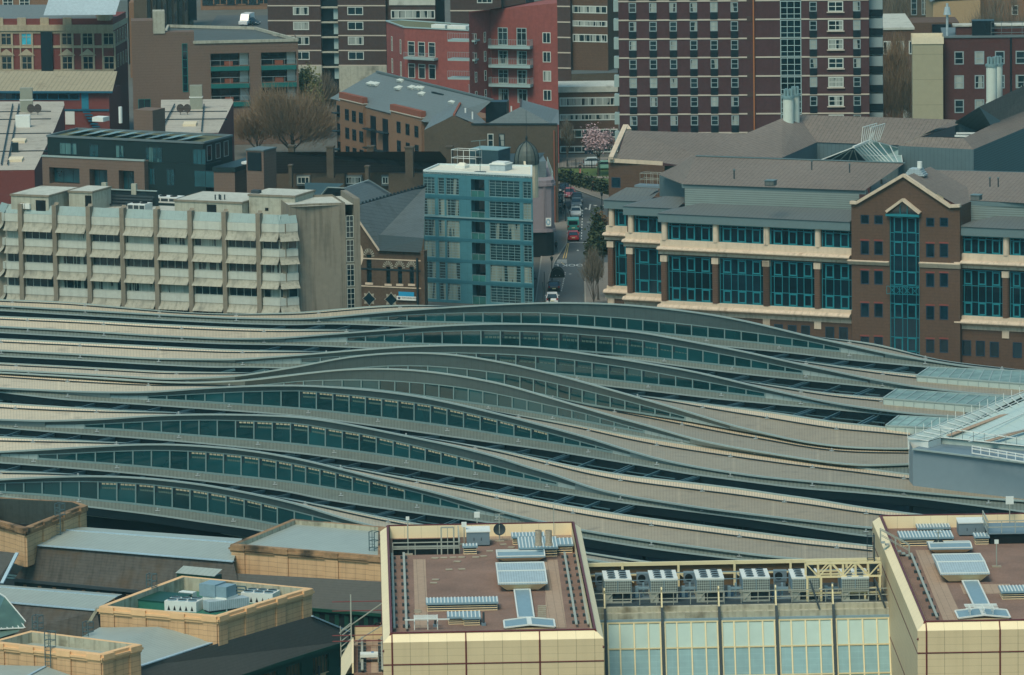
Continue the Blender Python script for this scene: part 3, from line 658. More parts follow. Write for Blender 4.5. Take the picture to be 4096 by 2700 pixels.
for x0, y0, x1, y1, lb in ((505, 632, 600, 1198, 'cable tray beside the right paving strip of the central roof'), (597, 622, 692, 1195, 'cable tray nearest the right parapet of the central roof')):
    cable_tray(TL, ZF, N('G', x0, y0), N('G', x1, y1), lb)
mast(TL, ZF, 'F', 1240, 625, 345, 'lamp pole rising from the plant well on the central roof', 'lamp_pole', head=.3)
mast(TL, ZF, 'F', 1957, 520, 305, 'aerial mast with round mesh dish on the central roof', arms=4, dish=1.1)
mast(TL, ZF, 'F', 1680, 545, 400, 'short pole with white disc beside the grey cabinet', 'lamp_pole', head=.45)
mast(TL, ZF, 'F', 1782, 470, 325, 'pole with white twin floodlights at the back parapet of the central roof', 'lamp_pole', head=.5)
mast(TL, ZF, 'G', 424, 490, 235, 'tall thin rod mast behind the two polished flues', r=.035)
for x, yb, yt, lb in ((1452, 1190, 1110, 'short dark vent pipe left of the paired louvre vents'), (1832, 1180, 1075, 'short dark vent pipe right of the paired louvre vents')):
    s, tt = TL.st(N('F', x, yb), ZF); h = TL.sz(N('F', x, yt), tt)[1] - ZF; T = thing('vent_pipe', lb, 'vent pipe', TL, 'vent pipes on the central roof', at=(s, tt, ZF))
    MB().cyl((0, 0), .09, 0, h, 8).part('pipe', m_block, T); MB().box(-.18, .18, -.18, .18, 0, .22).part('base', m_grey, T)
s, tt = TL.st(N('F', 1290, 1215), ZF); T = thing('access_gantry', 'white steel gantry frame over the front parapet of the central roof', 'gantry', TL, at=(s, tt, ZF))
b = MB()
for x in (0, 1.1, 1.9): b.bar((x, 0, 0), (x, 0, 1.0), .08); b.bar((x, 1.3, 0), (x, 1.3, 1.0), .08); b.bar((x, -1.0, .9), (x, 1.3, .9), .07)
for y in (-.4, 0, .5, 1.0): b.bar((0, y, 1.0), (1.9, y, 1.0), .07)
b.bar((-.8, -.2, .9), (2.9, -.2, .9), .1); b.part('frame', m_white, T)
for i, (x, y) in enumerate(((1450, 655), (1520, 652), (1590, 650), (1660, 648), (1770, 648), (1830, 640), (1625, 682), (1560, 745), (1660, 742), (1455, 824), (1440, 850), (1315, 1065), (1315, 1080), (1880, 600), (1985, 548), (2050, 570))):
    s, tt = TL.st(N('F', x, y), ZF); o = MB().box(-.3, .3, -.25, .25, .0, .06); o = struct('loose_slab', o, m_slab); del o['kind']
    o.location = TL.w(s, tt, ZF + .02); o.rotation_euler = (0, 0, TL.a + (i % 3 - 1) * .2); tag(o, 'loose paving slab lying on the brown gravel of the central roof', 'slab', 'loose slabs on the central gravel roof')
for i in range(7):
    s, tt = TL.st(N('F', 2288, 1040 + i * 16), ZF); o = struct('spare_slab', MB().box(-.35, .35, -.16, .16, 0, .14), m_slab); del o['kind']
    o.location = TL.w(s, tt, ZF + .03); o.rotation_euler = (0, 0, TL.a + .05 * (i % 3)); tag(o, 'spare slab in the row beside the long narrow duct lid', 'slab', 'row of spare slabs')
# ---- right block
WR = TR.L + 14; DR = TR.st(N('H', 1240, 322), ZR)[1]
TWR = tower(TR, WR, DR, 'cream panelled office block with oxblood joints at the right edge, right of the chillers', .05)
MB().add([(.18, .18, ZF), (WR - .18, .18, ZF), (WR - .18, DR - .18, ZF), (.18, DR - .18, ZF)]).part('gravel_roof', m_gravel, TWR)
pave(TR, TWR, [('H', 1720, 1140), ('H', 1880, 1140), ('H', 1625, 590), ('H', 1500, 590)], ZF)
pave(TR, TWR, [('H', 1850, 860), ('H', 2240, 855), ('H', 2260, 930), ('H', 1880, 935)], ZF)
cabinet(TR, ZF, 'H', 1840, 2050, 480, 375, 340, 'large grey plant cabinet with pale hood on the right gravel roof')
louvre(TR, ZF, 'H', 1522, 1770, 442, 415, 388, 'cream louvre vent nearest the back parapet of the right roof')
louvre(TR, ZF, 'H', 1385, 1795, 556, 492, 445, 'widest cream louvre vent at the head of the right roof stairs')
louvre(TR, ZF, 'H', 1970, 2075, 545, 485, 460, 'small cream louvre vent in front of the large grey cabinet')
louvre(TR, ZF, 'H', 2180, 2420, 975, 915, 872, 'cream louvre vent at the right edge of the photo')
hopper(TR, ZF, 'H', 1615, 1945, 625, 575, 525, .14, 'smaller tapered cream vent with blue grey lid on the right roof', m_lidp)
hopper(TR, ZF, 'H', 1700, 2080, 850, 772, 622, .17, 'large tapered cream vent with ribbed double lid on the right roof')
gablet(TR, ZF, 'H', 1965, 2092, 1058, 1040, 828, 'long narrow blue grey duct lid on the right roof')
gablet(TR, ZF, 'H', 1836, 2246, 1135, 1120, 1062, 'broad shallow duct cover at the front edge of the right roof')
cable_tray(TR, ZF, N('H', 1465, 640), N('H', 1670, 1140), 'cable tray along the left parapet of the right roof', 9)
mast(TR, ZF, 'H', 1680, 600, 430, 'aerial mast with dark mesh dish on the right roof', arms=2, dish=.6)
mast(TR, ZF, 'H', 2137, 720, 530, 'pole with white round dish standing on the right gravel', 'lamp_pole', head=.35)
mast(TR, ZF, 'H', 2240, 420, 220, 'thin mast with square white panel on the right roof', head=.7)
s0, t0 = TR.st(N('H', 2070, 545), ZF); T = thing('plant_platform', 'railed steel plant platform behind the right roof vents', 'platform', TR, at=(s0, t0, ZF))
MB().box(0, 12, 0, 5, .9, 1.0).part('deck', m_grey, T); railing(MB(), [(0, 5, 1), (0, 0, 1), (12, 0, 1)], 1.1, 1.2, .08, (.5, 1)).part('railing', m_tray, T); MB().box(.2, 12, .2, 4.8, 0, .9).part('base', m_black, T)
s0, t0 = TR.st(N('H', 1455, 640), ZF); T = thing('roof_stair', 'small steel stair with handrails over the left parapet of the right roof', 'stair', TR, at=(s0, t0, ZF))
b = MB()
for i in range(7): b.box(-.35 * i - .35, -.35 * i, 0, .8, .2 * i, .2 * i + .06)
b.part('treads', m_tray, T); b = MB()
for y in (0, .8): b.bar((0, y, 1.0), (-2.5, y, 2.4), .07); b.bar((0, y, .5), (-2.5, y, 1.9), .05); b.bar((0, y, 0), (0, y, 1), .07); b.bar((-1.2, y, .7), (-1.2, y, 1.7), .07); b.bar((-2.5, y, 1.3), (-2.5, y, 2.4), .07)
b.part('handrail', m_tray, T)
s0, t0 = TR.st(N('H', 1930, 1120), ZF); T = thing('access_gantry', 'white steel gantry frame over the front parapet of the right roof', 'gantry', TR, at=(s0, t0, ZF))
b = MB()
for x in (0, 1.1, 1.9): b.bar((x, 0, 0), (x, 0, .9), .08); b.bar((x, 1.2, 0), (x, 1.2, .9), .08); b.bar((x, -.9, .85), (x, 1.2, .85), .07)
for y in (-.4, .3, .8, 1.2): b.bar((-.4, y, .9), (2.3, y, .9), .07)
b.part('frame', m_white, T)
m_win_d = glass('office_glass', (10, 26, 32), rough=.1)
for i in range(6):
    window(TWR, FRONT, .1 + 1.5 * i * 1.0, ZR - 1.4 - 6.7, 1.42, 1.4, 1, 1, .05, m_cream3, m_win_d, y=-.68 - .06)
SL = Side(-.68, DR + .68, -math.pi / 2)
for i in range(4): window(TWR, SL, DR - 9 + i * 2.2, ZR - 9.3, 1.9, 1.9, 2, 1, .06, m_tray, m_win_d, y=-.06)
# ================================================================ ATRIUM AND CHILLERS between the blocks
ZD = 25.6
AT = Fr(N('G', 700, 1038), N('H', 1330, 992), z=ZD)
m_conc = mat('stained_concrete', (168, 162, 140), var=.12, sc=.5, rough=.9, streak=.35, dark=((84, 74, 52), .56, .8))
m_bronze = mat('brown_parapet', (98, 78, 54), var=.15, sc=.4, rough=.7, streak=.1)
m_yel = mat('cream_mullion', (214, 196, 150), var=.04, rough=.45)
m_ag = mat('atrium_glass', (164, 182, 170), var=.07, sc=.25, rough=.3, spec=.4, rnd=.12)
m_ag2 = mat('atrium_glass_lower', (122, 152, 152), var=.12, sc=.3, rough=.3, spec=.4, rnd=.15, pat=[('Y', .55, .1, -.12), ('X', .7, .05, -.1)])
LA = AT.L
T = thing('glass_atrium', 'sloping glass atrium roof with cream mullions between the two cream office blocks', 'atrium', AT)
b = MB(); b.box(-1, LA + 1, .02, 9.4, 0, ZD); b.part('deck', m_block, T)
b = MB(); b.box(-.5, LA + .5, -.5, 0, ZD - .6, ZD + .02); b.box(-.5, LA + .5, -1.1, -.5, ZD - 1.0, ZD - .4); b.part('concrete_kerb', m_conc, T)
b = MB(); b.box(-.5, LA + .5, -1.5, -1.1, ZD - 1.15, ZD - .9); b.part('gutter', m_lidp, T)
y0, z0 = -1.5, ZD - 1.1; sl = 2.2   # slope: drop per metre forward
def gp(x, f, o=0.0): return (x, y0 - f - o * .9, z0 - f * sl + o * .4)
bx = [AT.sz(N(t, x, 1150), y0)[0] for t, x in (('G', 825), ('G', 1382), ('G', 1945), ('H', 182), ('H', 742), ('H', 1307))]
bay = (bx[-1] - bx[0]) / 5; rows = [0, .95, 2.0, 3.1]
for i in range(-1, 6):
    for j in range(4):
        x = bx[0] + bay * (i + j / 4); x2 = x + bay / 4
        if x2 < -.4 or x > LA + .4: continue
        for r in range(3): MB().add([gp(x, rows[r + 1]), gp(x2, rows[r + 1]), gp(x2, rows[r]), gp(x, rows[r])]).part('glass_panel', m_ag if r == 0 else m_ag2, T)
    x = bx[0] + bay * i
    if -.5 < x < LA + .5:
        MB().bar(gp(x, -.5, .2), gp(x, 3.1, .15), .22, .3).part('main_beam', m_block, T)
        for o in (-.2, .2): MB().bar(gp(x + o, 0, .06), gp(x + o, 3.1, .06), .12, .1).part('beam_capping', m_yel, T)
        MB().bar((x, .4, ZD), (x, -.6, ZD + 1.6), .1).bar((x, -1.3, z0 + .4), (x, -.2, ZD + 1.7), .12).part('beam_strut', m_yel, T)
b = MB()
for i in range(-1, 6):
    for j in range(1, 4):
        x = bx[0] + bay * (i + j / 4)
        if -.4 < x < LA + .4: b.bar(gp(x, 0, .05), gp(x, 3.1, .05), .12, .1)
b.part('glazing_bars', m_yel, T)
b = MB()
for r in rows[:3]: b.bar(gp(-.4, r + .02, .05), gp(LA + .4, r + .02, .05), .12, .12)
b.part('transoms', m_yel, T)
b = MB(); n = (MB())
for i in range(-1, 6):
    x = bx[0] + bay * i
    for k in range(3): b.bar((x + bay * k / 4 + .2, y0 - 2.6 + 1.2, z0 - 8.6), (x + bay * (k + 1) / 4, y0 - 2.2 + 1.2, z0 - 5.2), .08)
b.part('inner_truss', m_white, T)
# back parapet with rail
b = MB(); zb = AT.sz(N('G', 1300, 690), 9.1)[1]; b.box(-1, LA + 1, 9, 9.4, ZD, zb); b.part('back_parapet', m_bronze, T)
b = MB(); b.bar((-1, 8.8, zb + .02), (LA + 1, 8.8, zb + .02), .3, .3); b.bar((-1, 8.7, zb - .9), (LA + 1, 8.7, zb - .9), .15)
for i in range(7): b.bar((bx[0] + bay * (i - .6), 8.7, ZD), (bx[0] + bay * (i - .6), 8.7, zb + .2), .2); b.bar((bx[0] + bay * (i - .6), 8.7, zb - .8), (bx[0] + bay * (i - .6) + 1.0, 8.7, zb - 1.6), .12)
b.part('rail', m_yel, T)
railing(MB(), [(0, .5, ZD), (LA, .5, ZD)], 1.1, 1.4, .07, (.5, 1)).part('deck_railing', m_tray, T)
railing(MB(), [(0, 6.8, ZD), (LA, 6.8, ZD)], 1.6, 3, .07, (.6, 1)).part('pipe_run', m_lidp, T)
m_grille = mat('coil_grille', (150, 158, 150), var=.04, rough=.55, pat=[('X', .16, .45, .45), ('Y', .22, .5, .4)])
chx = [('G', 818, 1034, 1006), ('G', 1180, 1396, 1003), ('G', 1542, 1760, 998), ('G', 1902, 2124, 992), ('H', 533, 755, 992), ('H', 922, 1148, 990)]
names = ['first from the left, beside the central block', 'second from the left', 'third from the left', 'fourth from the left', 'fifth, behind the left end of the truss', 'sixth, behind the truss beside the right block']
c0 = None
for (t, x0, x1, yb), nm in zip(chx, names):
    a = AT.st(N(t, x0, yb), ZD); c = AT.st(N(t, x1, yb), ZD); lab = 'white eight fan chiller, ' + nm
    if c0 is None:
        w_ = c[0] - a[0]; d_ = 4.0; c0 = T = thing('chiller', lab, 'chiller', AT, 'row of chillers on the atrium deck', at=(a[0], a[1], ZD))
        b = MB(); b.box(0, w_, 0, d_, .95, 1.98); b.part('casing', m_lidp, T)
        b = MB(); b.box(-.02, w_ + .02, -.02, d_, 1.98, 2.12); b.part('fan_deck', m_white, T)
        for i in (0, 1): MB().box(.04 + i * w_ / 2, w_ / 2 - .04 + i * w_ / 2, -.06, 0, .98, 1.94).part('coil_grille', m_grille, T)
        b = MB()
        for x in (.05, w_ - .05):
            for y in (.05, 2, d_ - .05): b.bar((x, y, 0), (x, y, .95), .1)
        b.bar((0, 0, .06), (w_, 0, .06), .14); b.bar((0, .02, .9), (w_, .02, .9), .12); b.bar((.1, 0, .1), (w_ * .3, 0, .85), .07); b.bar((0, d_, .06), (w_, d_, .06), .12); b.box(0, w_ * .3, .04, .1, .1, .9); b.part('base_frame', m_tray, T)
        b = MB(); b.box(w_ * .35, w_ - .1, .4, d_ - .3, .08, .8); b.part('compressors', m_block, T)
        f = None
        for i in range(2):
            for j in range(4):
                P = (w_ * (.29 + .42 * i), .5 + j * 1.0, 2.12)
                if f is None:
                    b = MB(); b.cyl((0, 0), .33, 0, .06, 14); f = b.part('fan', m_black, T); f.location = P
                    q = MB()
                    for m_ in range(14):
                        a0, a1 = 2 * math.pi * m_ / 14, 2 * math.pi * (m_ + 1) / 14
                        q.add([(.36 * math.cos(a0), .36 * math.sin(a0), .0), (.36 * math.cos(a1), .36 * math.sin(a1), 0), (.33 * math.cos(a1), .33 * math.sin(a1), .1), (.33 * math.cos(a0), .33 * math.sin(a0), .1)])
                    q.part('fan_guard', m_grey, f)
                else: put(f, T, P)
    else: dup(c0, AT.w(a[0], a[1], ZD), AT.a, lab)
dxs = [('G', 745, 'far left'), ('G', 1070, 'between the first and second chillers'), ('G', 1440, 'between the second and third chillers'), ('G', 2150, 'right of the fourth chiller')]
for i, (t, x, lb) in enumerate(dxs):
    s, tt = AT.st(N(t, x, 890), ZD); T = thing('condenser_unit', 'small white wall condenser with one round fan, ' + lb, 'condenser', AT, 'small condensers behind the chillers', at=(s, 7.5, ZD + .5))
    MB().box(0, 1.15, 0, .5, 0, 1.0).part('casing', m_grey, T); b = MB(Side(0, 0, 0))
    b.v = []; n = 14
    b.add([(.45 + .34 * math.cos(2 * math.pi * k / n), -.01, .5 + .34 * math.sin(2 * math.pi * k / n)) for k in range(n)]); b.part('fan', m_black, T); MB().box(.1, 1.05, .05, .45, -.5, 0).part('stand', m_grey, T)
# pump sets between chillers
for i, (t, x, lb) in enumerate((('G', 1050, 'first gap'), ('G', 1415, 'second gap'), ('G', 1775, 'third gap'), ('G', 2140, 'fourth gap, with thick pipework'), ('H', 780, 'fifth gap'))):
    s, tt = AT.st(N(t, x, 985), ZD); T = thing('pump_set', 'blue grey pump and pipes between chillers, ' + lb + ' from the left', 'pump', AT, 'pump sets between the chillers', at=(s, tt + .6, ZD))
    b = MB(); b.bar((.3, .4, .1), (.3, .4, 1.1), .28); b.bar((.3, .4, .9), (1.4, .4, .9), .2); b.bar((.9, .8, .1), (.9, .8, 1.3), .16); b.part('pipework', m_lidp, T); b = MB(); b.bar((0, .5, .3), (.7, .5, .3), .4); b.part('motor', mat('pump_blue', (40, 72, 96)), T); MB().box(-.1, 1.6, 0, 1.4, 0, .08).part('base', m_grey, T)
# steel maintenance truss
s0, t0 = AT.st(N('H', 645, 990), ZD); s1, _ = AT.st(N('H', 1235, 985), ZD); zt0 = AT.sz(N('H', 700, 800), t0)[1]; zt1 = AT.sz(N('H', 700, 695), t0)[1]
T = thing('maintenance_truss', 'rusty cream steel truss bridge on legs in front of the last two chillers', 'truss', AT, at=(s0, t0, ZD)); L_ = s1 - s0; a, c = zt0 - ZD, zt1 - ZD
for y, nm in ((0, 'front_truss'), (1.2, 'rear_truss')):
    b = MB(); b.bar((0, y, a), (L_, y, a), .16); b.bar((0, y, c), (L_, y, c), .16); k = 6
    for i in range(k + 1): b.bar((L_ * i / k, y, a), (L_ * i / k, y, c), .09)
    for i in range(k): b.bar((L_ * i / k, y, a if i % 2 else c), (L_ * (i + 1) / k, y, c if i % 2 else a), .1)
    b.part(nm, m_yel, T)
for x in (.1, 1.3, L_ - 1.4, L_ - .1):
    MB().bar((x, 0, 0), (x, 0, a), .18).bar((x, 1.2, 0), (x, 1.2, a), .16).part('leg', m_yel, T)
b = MB()
for z in (.5, 1.1): b.bar((0, 0, z), (1.3, 0, z), .1); b.bar((L_ - 1.4, 0, z), (L_, 0, z), .1)
b.bar((0, 0, .7), (L_, 0, .7), .14); b.part('cross_bracing', m_yel, T)
for x, n_ in ((.1, 0), (L_ - .9, 1)): MB().box(x, x + .6, .3, .9, a + .1, c - .2).part('hoist', m_block, T)
MB().bar((.3, -.5, a - .2), (1.0, -2.0, -.3), .12).bar((L_ - .6, -.3, a - .2), (L_ + .2, -1.9, -.3), .12).part('guide_arm', m_block, T)
s0, t0 = AT.st(N('H', 1240, 700), ZD + 6); T = thing('cage_ladder', 'tall caged steel ladder on the left wall of the right cream block', 'ladder', TR, at=(-1.7, TR.st(N('H', 1300, 660), ZR - 1)[1], ZD))
b = MB(); b.bar((0, 0, 0), (0, 0, 5.6), .09); b.bar((0, .7, 0), (0, .7, 5.6), .09)
for i in range(18): b.bar((0, 0, .3 * i + .2), (0, .7, .3 * i + .2), .05)
b.part('rungs', m_block, T); b = MB()
for z in (2.4, 3.4, 4.4, 5.4): b.bar((0, 0, z), (-.6, 0, z), .06); b.bar((-.6, 0, z), (-.6, .7, z), .06); b.bar((-.6, .7, z), (0, .7, z), .06)
b.bar((-.6, .35, 2.4), (-.6, .35, 5.4), .05); b.part('cage', m_block, T)
# ================================================================ SANDSTONE PARAPETS, SLATE ROOFS (lower left)
m_sand = mat('sandstone', (196, 156, 114), var=.10, sc=.3, rough=.85, pat=[('Y', .5, .12, .3), ('X', 1.1, .06, .2)], streak=.12)
m_sandd = mat('weathered_cornice', (150, 116, 82), var=.25, sc=.8, rough=.9, dark=((62, 54, 42), .46, .7))
m_sandc = mat('clean_cornice', (214, 170, 122), var=.1, sc=.4, rough=.85)
m_slate = mat('mossy_slate', (78, 74, 68), var=.22, sc=.5, rough=.8, streak=.3, dark=((76, 60, 40), .5, .5), pat=[('Y', .3, .2, .18)])
m_slated = mat('dark_slate', (76, 75, 70), var=.12, sc=.6, rough=.75, pat=[('Y', .3, .2, .15)])
m_zinc = mat('standing_seam_zinc', (148, 156, 148), var=.07, sc=.2, rough=.5, pat=[('X', .55, .1, .28)])
m_lead = mat('lead_flashing', (150, 172, 182), var=.25, sc=1.5, rough=.5)
m_dkgreen = mat('dark_green_paint', (16, 62, 50), var=.12, rough=.5)
m_tank = mat('green_tank', (44, 104, 88), var=.08, rough=.5)
m_metal = mat('cage_steel', (70, 92, 96), var=.1, rough=.5)
def inset(poly, d):
    n = len(poly); out = []
    for i in range(n):
        a, b, c = Vector(poly[i - 1]), Vector(poly[i]), Vector(poly[(i + 1) % n])
        e, f = (b - a).normalized(), (c - b).normalized(); n1, n2 = Vector((-e.y, e.x)), Vector((-f.y, f.x)); k = 1 + n1.dot(n2)
        p = b + (n1 + n2) * d / max(k, .2); out.append((p.x, p.y))
    return out
def parapet_block(px, z, zb, label, floor=1.4, fm=None, cm=None, th=.55, pil=True, im=None):
    fr = Fr(px[0], px[1], z=z); poly = [fr.st(p, z) for p in px]
    T = thing('sandstone_block', label, 'stone building', fr, 'sandstone parapet blocks')
    body = inset(poly, .28)
    MB().prism(body, zb, z - .75, top=False).part('wall', m_sand, T)
    b = MB(); b.prism(inset(poly, .12), z - .75, z - .5, top=False); b.prism(poly, z - .5, z - .3, top=False); b.prism(inset(poly, .18), z - .3, z, top=False)
    o2, i2 = inset(poly, .18), inset(poly, .18 + th); n = len(poly)
    for a, c, zz in ((inset(poly, .28), inset(poly, .12), z - .75), (inset(poly, .12), poly, z - .5)):
        for i in range(n): j = (i + 1) % n; b.add([(*a[i], zz), (*a[j], zz), (*c[j], zz), (*c[i], zz)])
    for i in range(n):
        j = (i + 1) % n; b.add([(*poly[i], z - .3), (*poly[j], z - .3), (*o2[j], z - .3), (*o2[i], z - .3)]); b.add([(*o2[i], z), (*o2[j], z), (*i2[j], z), (*i2[i], z)])
    b.part('cornice', cm or m_sandc, T)
    b = MB()
    for i in range(n): j = (i + 1) % n; b.add([(*i2[j], z), (*i2[i], z), (*i2[i], z - floor), (*i2[j], z - floor)])
    b.part('inner_parapet', im or m_conc, T)
    MB().add([(*p, z - floor) for p in i2]).part('flat_roof', fm or m_zinc, T)
    if pil:
        for i in range(2):
            a, c = body[i], body[i + 1]; L = math.hypot(c[0] - a[0], c[1] - a[1]); sd = Side(a[0], a[1], math.atan2(c[1] - a[1], c[0] - a[0])); k = max(1, round(L / 5))
            for j in range(k + 1):
                w = 1.5; x = min(max(L * j / k - w / 2, .0), L - w)
                b = MB(sd); b.box(x, x + w, -.16, .02, zb, z - .752); b.part('pilaster', m_sand, T); b = MB(sd); b.box(x - .05, x + w + .05, -.32, -.1, z - .56, z - .02); b.part('pilaster_cap', cm or m_sandc, T)
    return T, fr
def roofthing(name, label, cat, p0, grp=None):
    return thing(name, label, cat, frame_at(*atZ(p0, 5)[:2], 0), grp)
def plane(T, name, m, pts):
    O = np.array(T.location); return MB().add([atZ(N(*p[:3]), p[3]) - O for p in pts]).part(name, m, T)
def line(T, name, m, pts, w, h=None):
    O = np.array(T.location); b = MB(); q = [atZ(N(*p[:3]), p[3]) - O for p in pts]
    for a, c in zip(q[:-1], q[1:]): b.bar(a, c, w, h)
    return b.part(name, m, T)
def cage(p, z, h, label):
    P = atZ(p, z); T = thing('cage_ladder', label, 'ladder', frame_at(P[0], P[1], R(-28)), 'hooped steel cage ladders on the sandstone blocks', z=z)
    b = MB(); b.bar((0, 0, -2.6), (0, 0, h), .07); b.bar((.6, 0, -2.6), (.6, 0, h), .07)
    for i in range(int((h + 2.6) / .35)): b.bar((0, 0, -2.5 + .35 * i), (.6, 0, -2.5 + .35 * i), .045)
    b.part('rungs', m_metal, T); b = MB()
    for k in (.2, h * .5, h - .05): b.bar((0, 0, k), (-.1, .8, k), .055); b.bar((-.1, .8, k), (.7, .8, k), .055); b.bar((.7, .8, k), (.6, 0, k), .055)
    for x in (-.1, .7): b.bar((x, .8, .2), (x, .8, h), .05)
    b.part('cage', m_metal, T); return T
S3, f3 = parapet_block([N('E', 760, 1030), N('E', 1710, 1112), N('F', 505, 885), N('E', 1420, 785)], 15, 12.1, 'sandstone block with air handling plant inside its parapet, centre of the lower left', 1.3, m_tank)
S4, f4 = parapet_block([N('E', -100, 1308), N('E', 800, 1412), N('E', 1125, 1325), N('E', 240, 1215)], 15, 6, 'sandstone block with flat metal roof in the bottom left corner', 1.0)
S2, f2 = parapet_block([N('E', 1790, 545), N('F', 1060, 645), N('F', 1060, 402), N('E', 2290, 340)], 16, 7, 'sandstone block with dark weathered cornice, touching the central cream block', .45, m_zinc, m_sandd)
S1, f1 = parapet_block([N('E', -120, 338), N('E', 200, 425), N('E', 690, 235), N('E', 605, 205), N('E', -120, 165)], 17, 13, 'sandstone block with dark sunken roof at the left edge, below the nearest canopy', 2.6, m_black, m_sandd, im=mat('dark_parapet', (58, 66, 62), var=.2, streak=.3))  # inner parapet in a darker, streaked tone
# plant inside the sandstone block
def at3(x, y, z=13.7): P = atZ(N('E', x, y), z); return P
zf = 13.7
def plant(name, label, cat, x, y, rz=-28, grp=None):
    P = at3(x, y); return thing(name, label, cat, frame_at(P[0], P[1], R(rz)), grp, z=zf)
for x, y, lb in ((1290, 1065, 'white cooler with round fans at the near corner of the sandstone plant well'), (1890, 1000, 'white cooler with round fans at the right of the sandstone plant well')):
    T = plant('air_cooler', lb, 'cooler', x, y, -18, 'white coolers in the sandstone plant well'); MB().box(0, 3.3, 0, 2.2, 0, 1.0).part('casing', m_white, T); f = None
    for i in range(3):
        for j in range(2):
            Pp = (.6 + 1.05 * i, .55 + 1.05 * j, 1.01)
            if f is None: f = MB().cyl((0, 0), .42, 0, .04, 14).part('fan', m_black, T); f.location = Pp; q = MB(); q.cyl((0, 0), .46, .0, .12, 14, .43, cap=False); q.part('fan_ring', m_lidp, f)
            else: put(f, T, Pp)
    b = MB()
    for i in range(5): b.add([(.3 + .6 * i, -.01, .1), (.6 + .6 * i, -.01, .1), (.45 + .6 * i, -.01, .6)])
    b.part('coil_openings', m_black, T)
T = plant('air_handling_unit', 'tall blue grey duct hood over a white air handling unit in the plant well', 'air handler', 1590, 1050)
MB().box(0, 2.7, 0, 2.2, 0, 1.3).part('base', m_white, T); b = MB(); b.prism([(-.3, -.1), (1.5, -.1), (1.5, 2.0), (-.3, 2.0)], 1.3, 2.5); b.part('duct_hood', m_lidp, T); MB().box(1.5, 2.7, 0, 1.9, 1.3, 2.35).part('rear_duct', m_lidp, T)
T = plant('green_tank', 'low green tank cover in the left of the sandstone plant well', 'tank', 1010, 1030, -28); MB().box(0, 4.6, 0, 4.2, .0, .75).part('cover', m_tank, T); MB().box(-.1, 4.7, -.1, 4.3, .75, .8).part('rim', m_dkgreen, T)
T = plant('flat_duct', 'pale flat duct lid along the near right parapet of the plant well', 'duct', 1640, 1085, 30); MB().box(0, 4.4, 0, 1.3, .2, 1.1).part('casing', m_lid, T); MB().box(.1, 4.3, .1, 1.2, 0, .2).part('feet', m_block, T)
T = plant('pipe_loop', 'dark looped pipework between the air handler and right cooler', 'pipework', 1780, 985, -28); b = MB()
for k in range(4): b.bar((0, .3 * k, .6 + .25 * k), (1.6, .3 * k, .6 + .25 * k), .12); b.bar((1.6, .3 * k, .6 + .25 * k), (1.9, .3 * k, 0), .12)
b.part('pipes', m_metal, T); MB().box(.2, .5, 0, 1.2, 0, 1.3).part('bracket', m_block, T)
T = plant('white_vent', 'small white slatted vent beside the near cooler', 'vent', 1400, 985); MB().box(0, 1.6, 0, .8, 0, .9).part('body', m_white, T); b = MB(); [b.box(.05, 1.55, -.04, .02, .15 + .2 * i, .25 + .2 * i) for i in range(4)]; b.part('slats', m_grey, T)
T = plant('inner_canopy', 'pale zinc lean-to roof at the back of the sandstone plant well', 'lean-to', 1390, 870); MB().add([(-.2, 0, 1.3), (4.3, 0, 1.3), (4.3, 1.6, 1.75), (-.2, 1.6, 1.75)]).part('roof', m_zinc, T); MB().box(-.1, 4.2, .1, 1.6, 0, 1.25).part('wall', m_dkgreen, T)
T = plant('roof_hatch', 'small grey roof hatch on the bottom left sandstone roof', 'hatch', 560, 1358, -28); T.location.z = 14.02; MB().box(0, 1.4, 0, 1, 0, .2).part('kerb', m_conc, T); MB().box(-.05, 1.45, -.05, 1.05, .2, .28).part('lid', m_grey, T)
cage(N('E', 1150, 895), 14.9, 1.5, 'hooped cage ladder on the far left parapet of the plant well block')
cage(N('E', 255, 1225), 14.9, 1.5, 'hooped cage ladder at the back of the bottom left block')
cage(N('E', 352, 1370), 14.9, 1.7, 'tall cage ladder on the front of the bottom left block')
cage(N('E', 432, 330), 16.9, 1.4, 'tall cage ladder on the block at the left edge')
cage(N('E', 650, 1250), 13.4, 1.2, 'small ladder hoop beside the plant well block wall')
cage(N('F', 935, 590), 15.6, 1.9, 'cage ladder rising by the left wall of the central cream block')
# roof ranges
T = roofthing('slate_range', 'long mossy slate roof with pale zinc top between two sandstone blocks', 'slate roof', N('E', 600, 800), 'slate roofed station ranges')
plane(T, 'zinc_slope', m_zinc, [('E', 300, 545, 14.8), ('E', 1830, 674, 14.8), ('E', 1880, 532, 15.2), ('E', 480, 428, 15.2)])
plane(T, 'zinc_rear_slope', m_zinc, [('E', 480, 428, 15.2), ('E', 1880, 532, 15.2), ('E', 1900, 498, 14.9), ('E', 600, 404, 14.9)])
plane(T, 'slate_slope', m_slate, [('E', 110, 818, 11.3), ('E', 1900, 985, 11.3), ('E', 1830, 682, 14.75), ('E', 290, 552, 14.75)])
line(T, 'ridge_cap', m_lead, [('E', 480, 428, 15.23), ('E', 1880, 532, 15.23)], .22, .12); line(T, 'flashing', m_lead, [('E', 300, 550, 14.82), ('E', 1830, 678, 14.82)], .4, .1); line(T, 'eaves_gutter', m_block, [('E', 110, 822, 11.25), ('E', 1100, 915, 11.25)], .3)
O = np.array(T.location); A0 = atZ(N('E', 110, 822), 11.3) - O; A1 = atZ(N('E', 1900, 990), 11.3) - O
b = MB().add([A0 + [0, .3, -11], A1 + [0, .3, -11], A1 + [0, .3, 0], A0 + [0, .3, 0]]); b.part('wall', m_black, T)
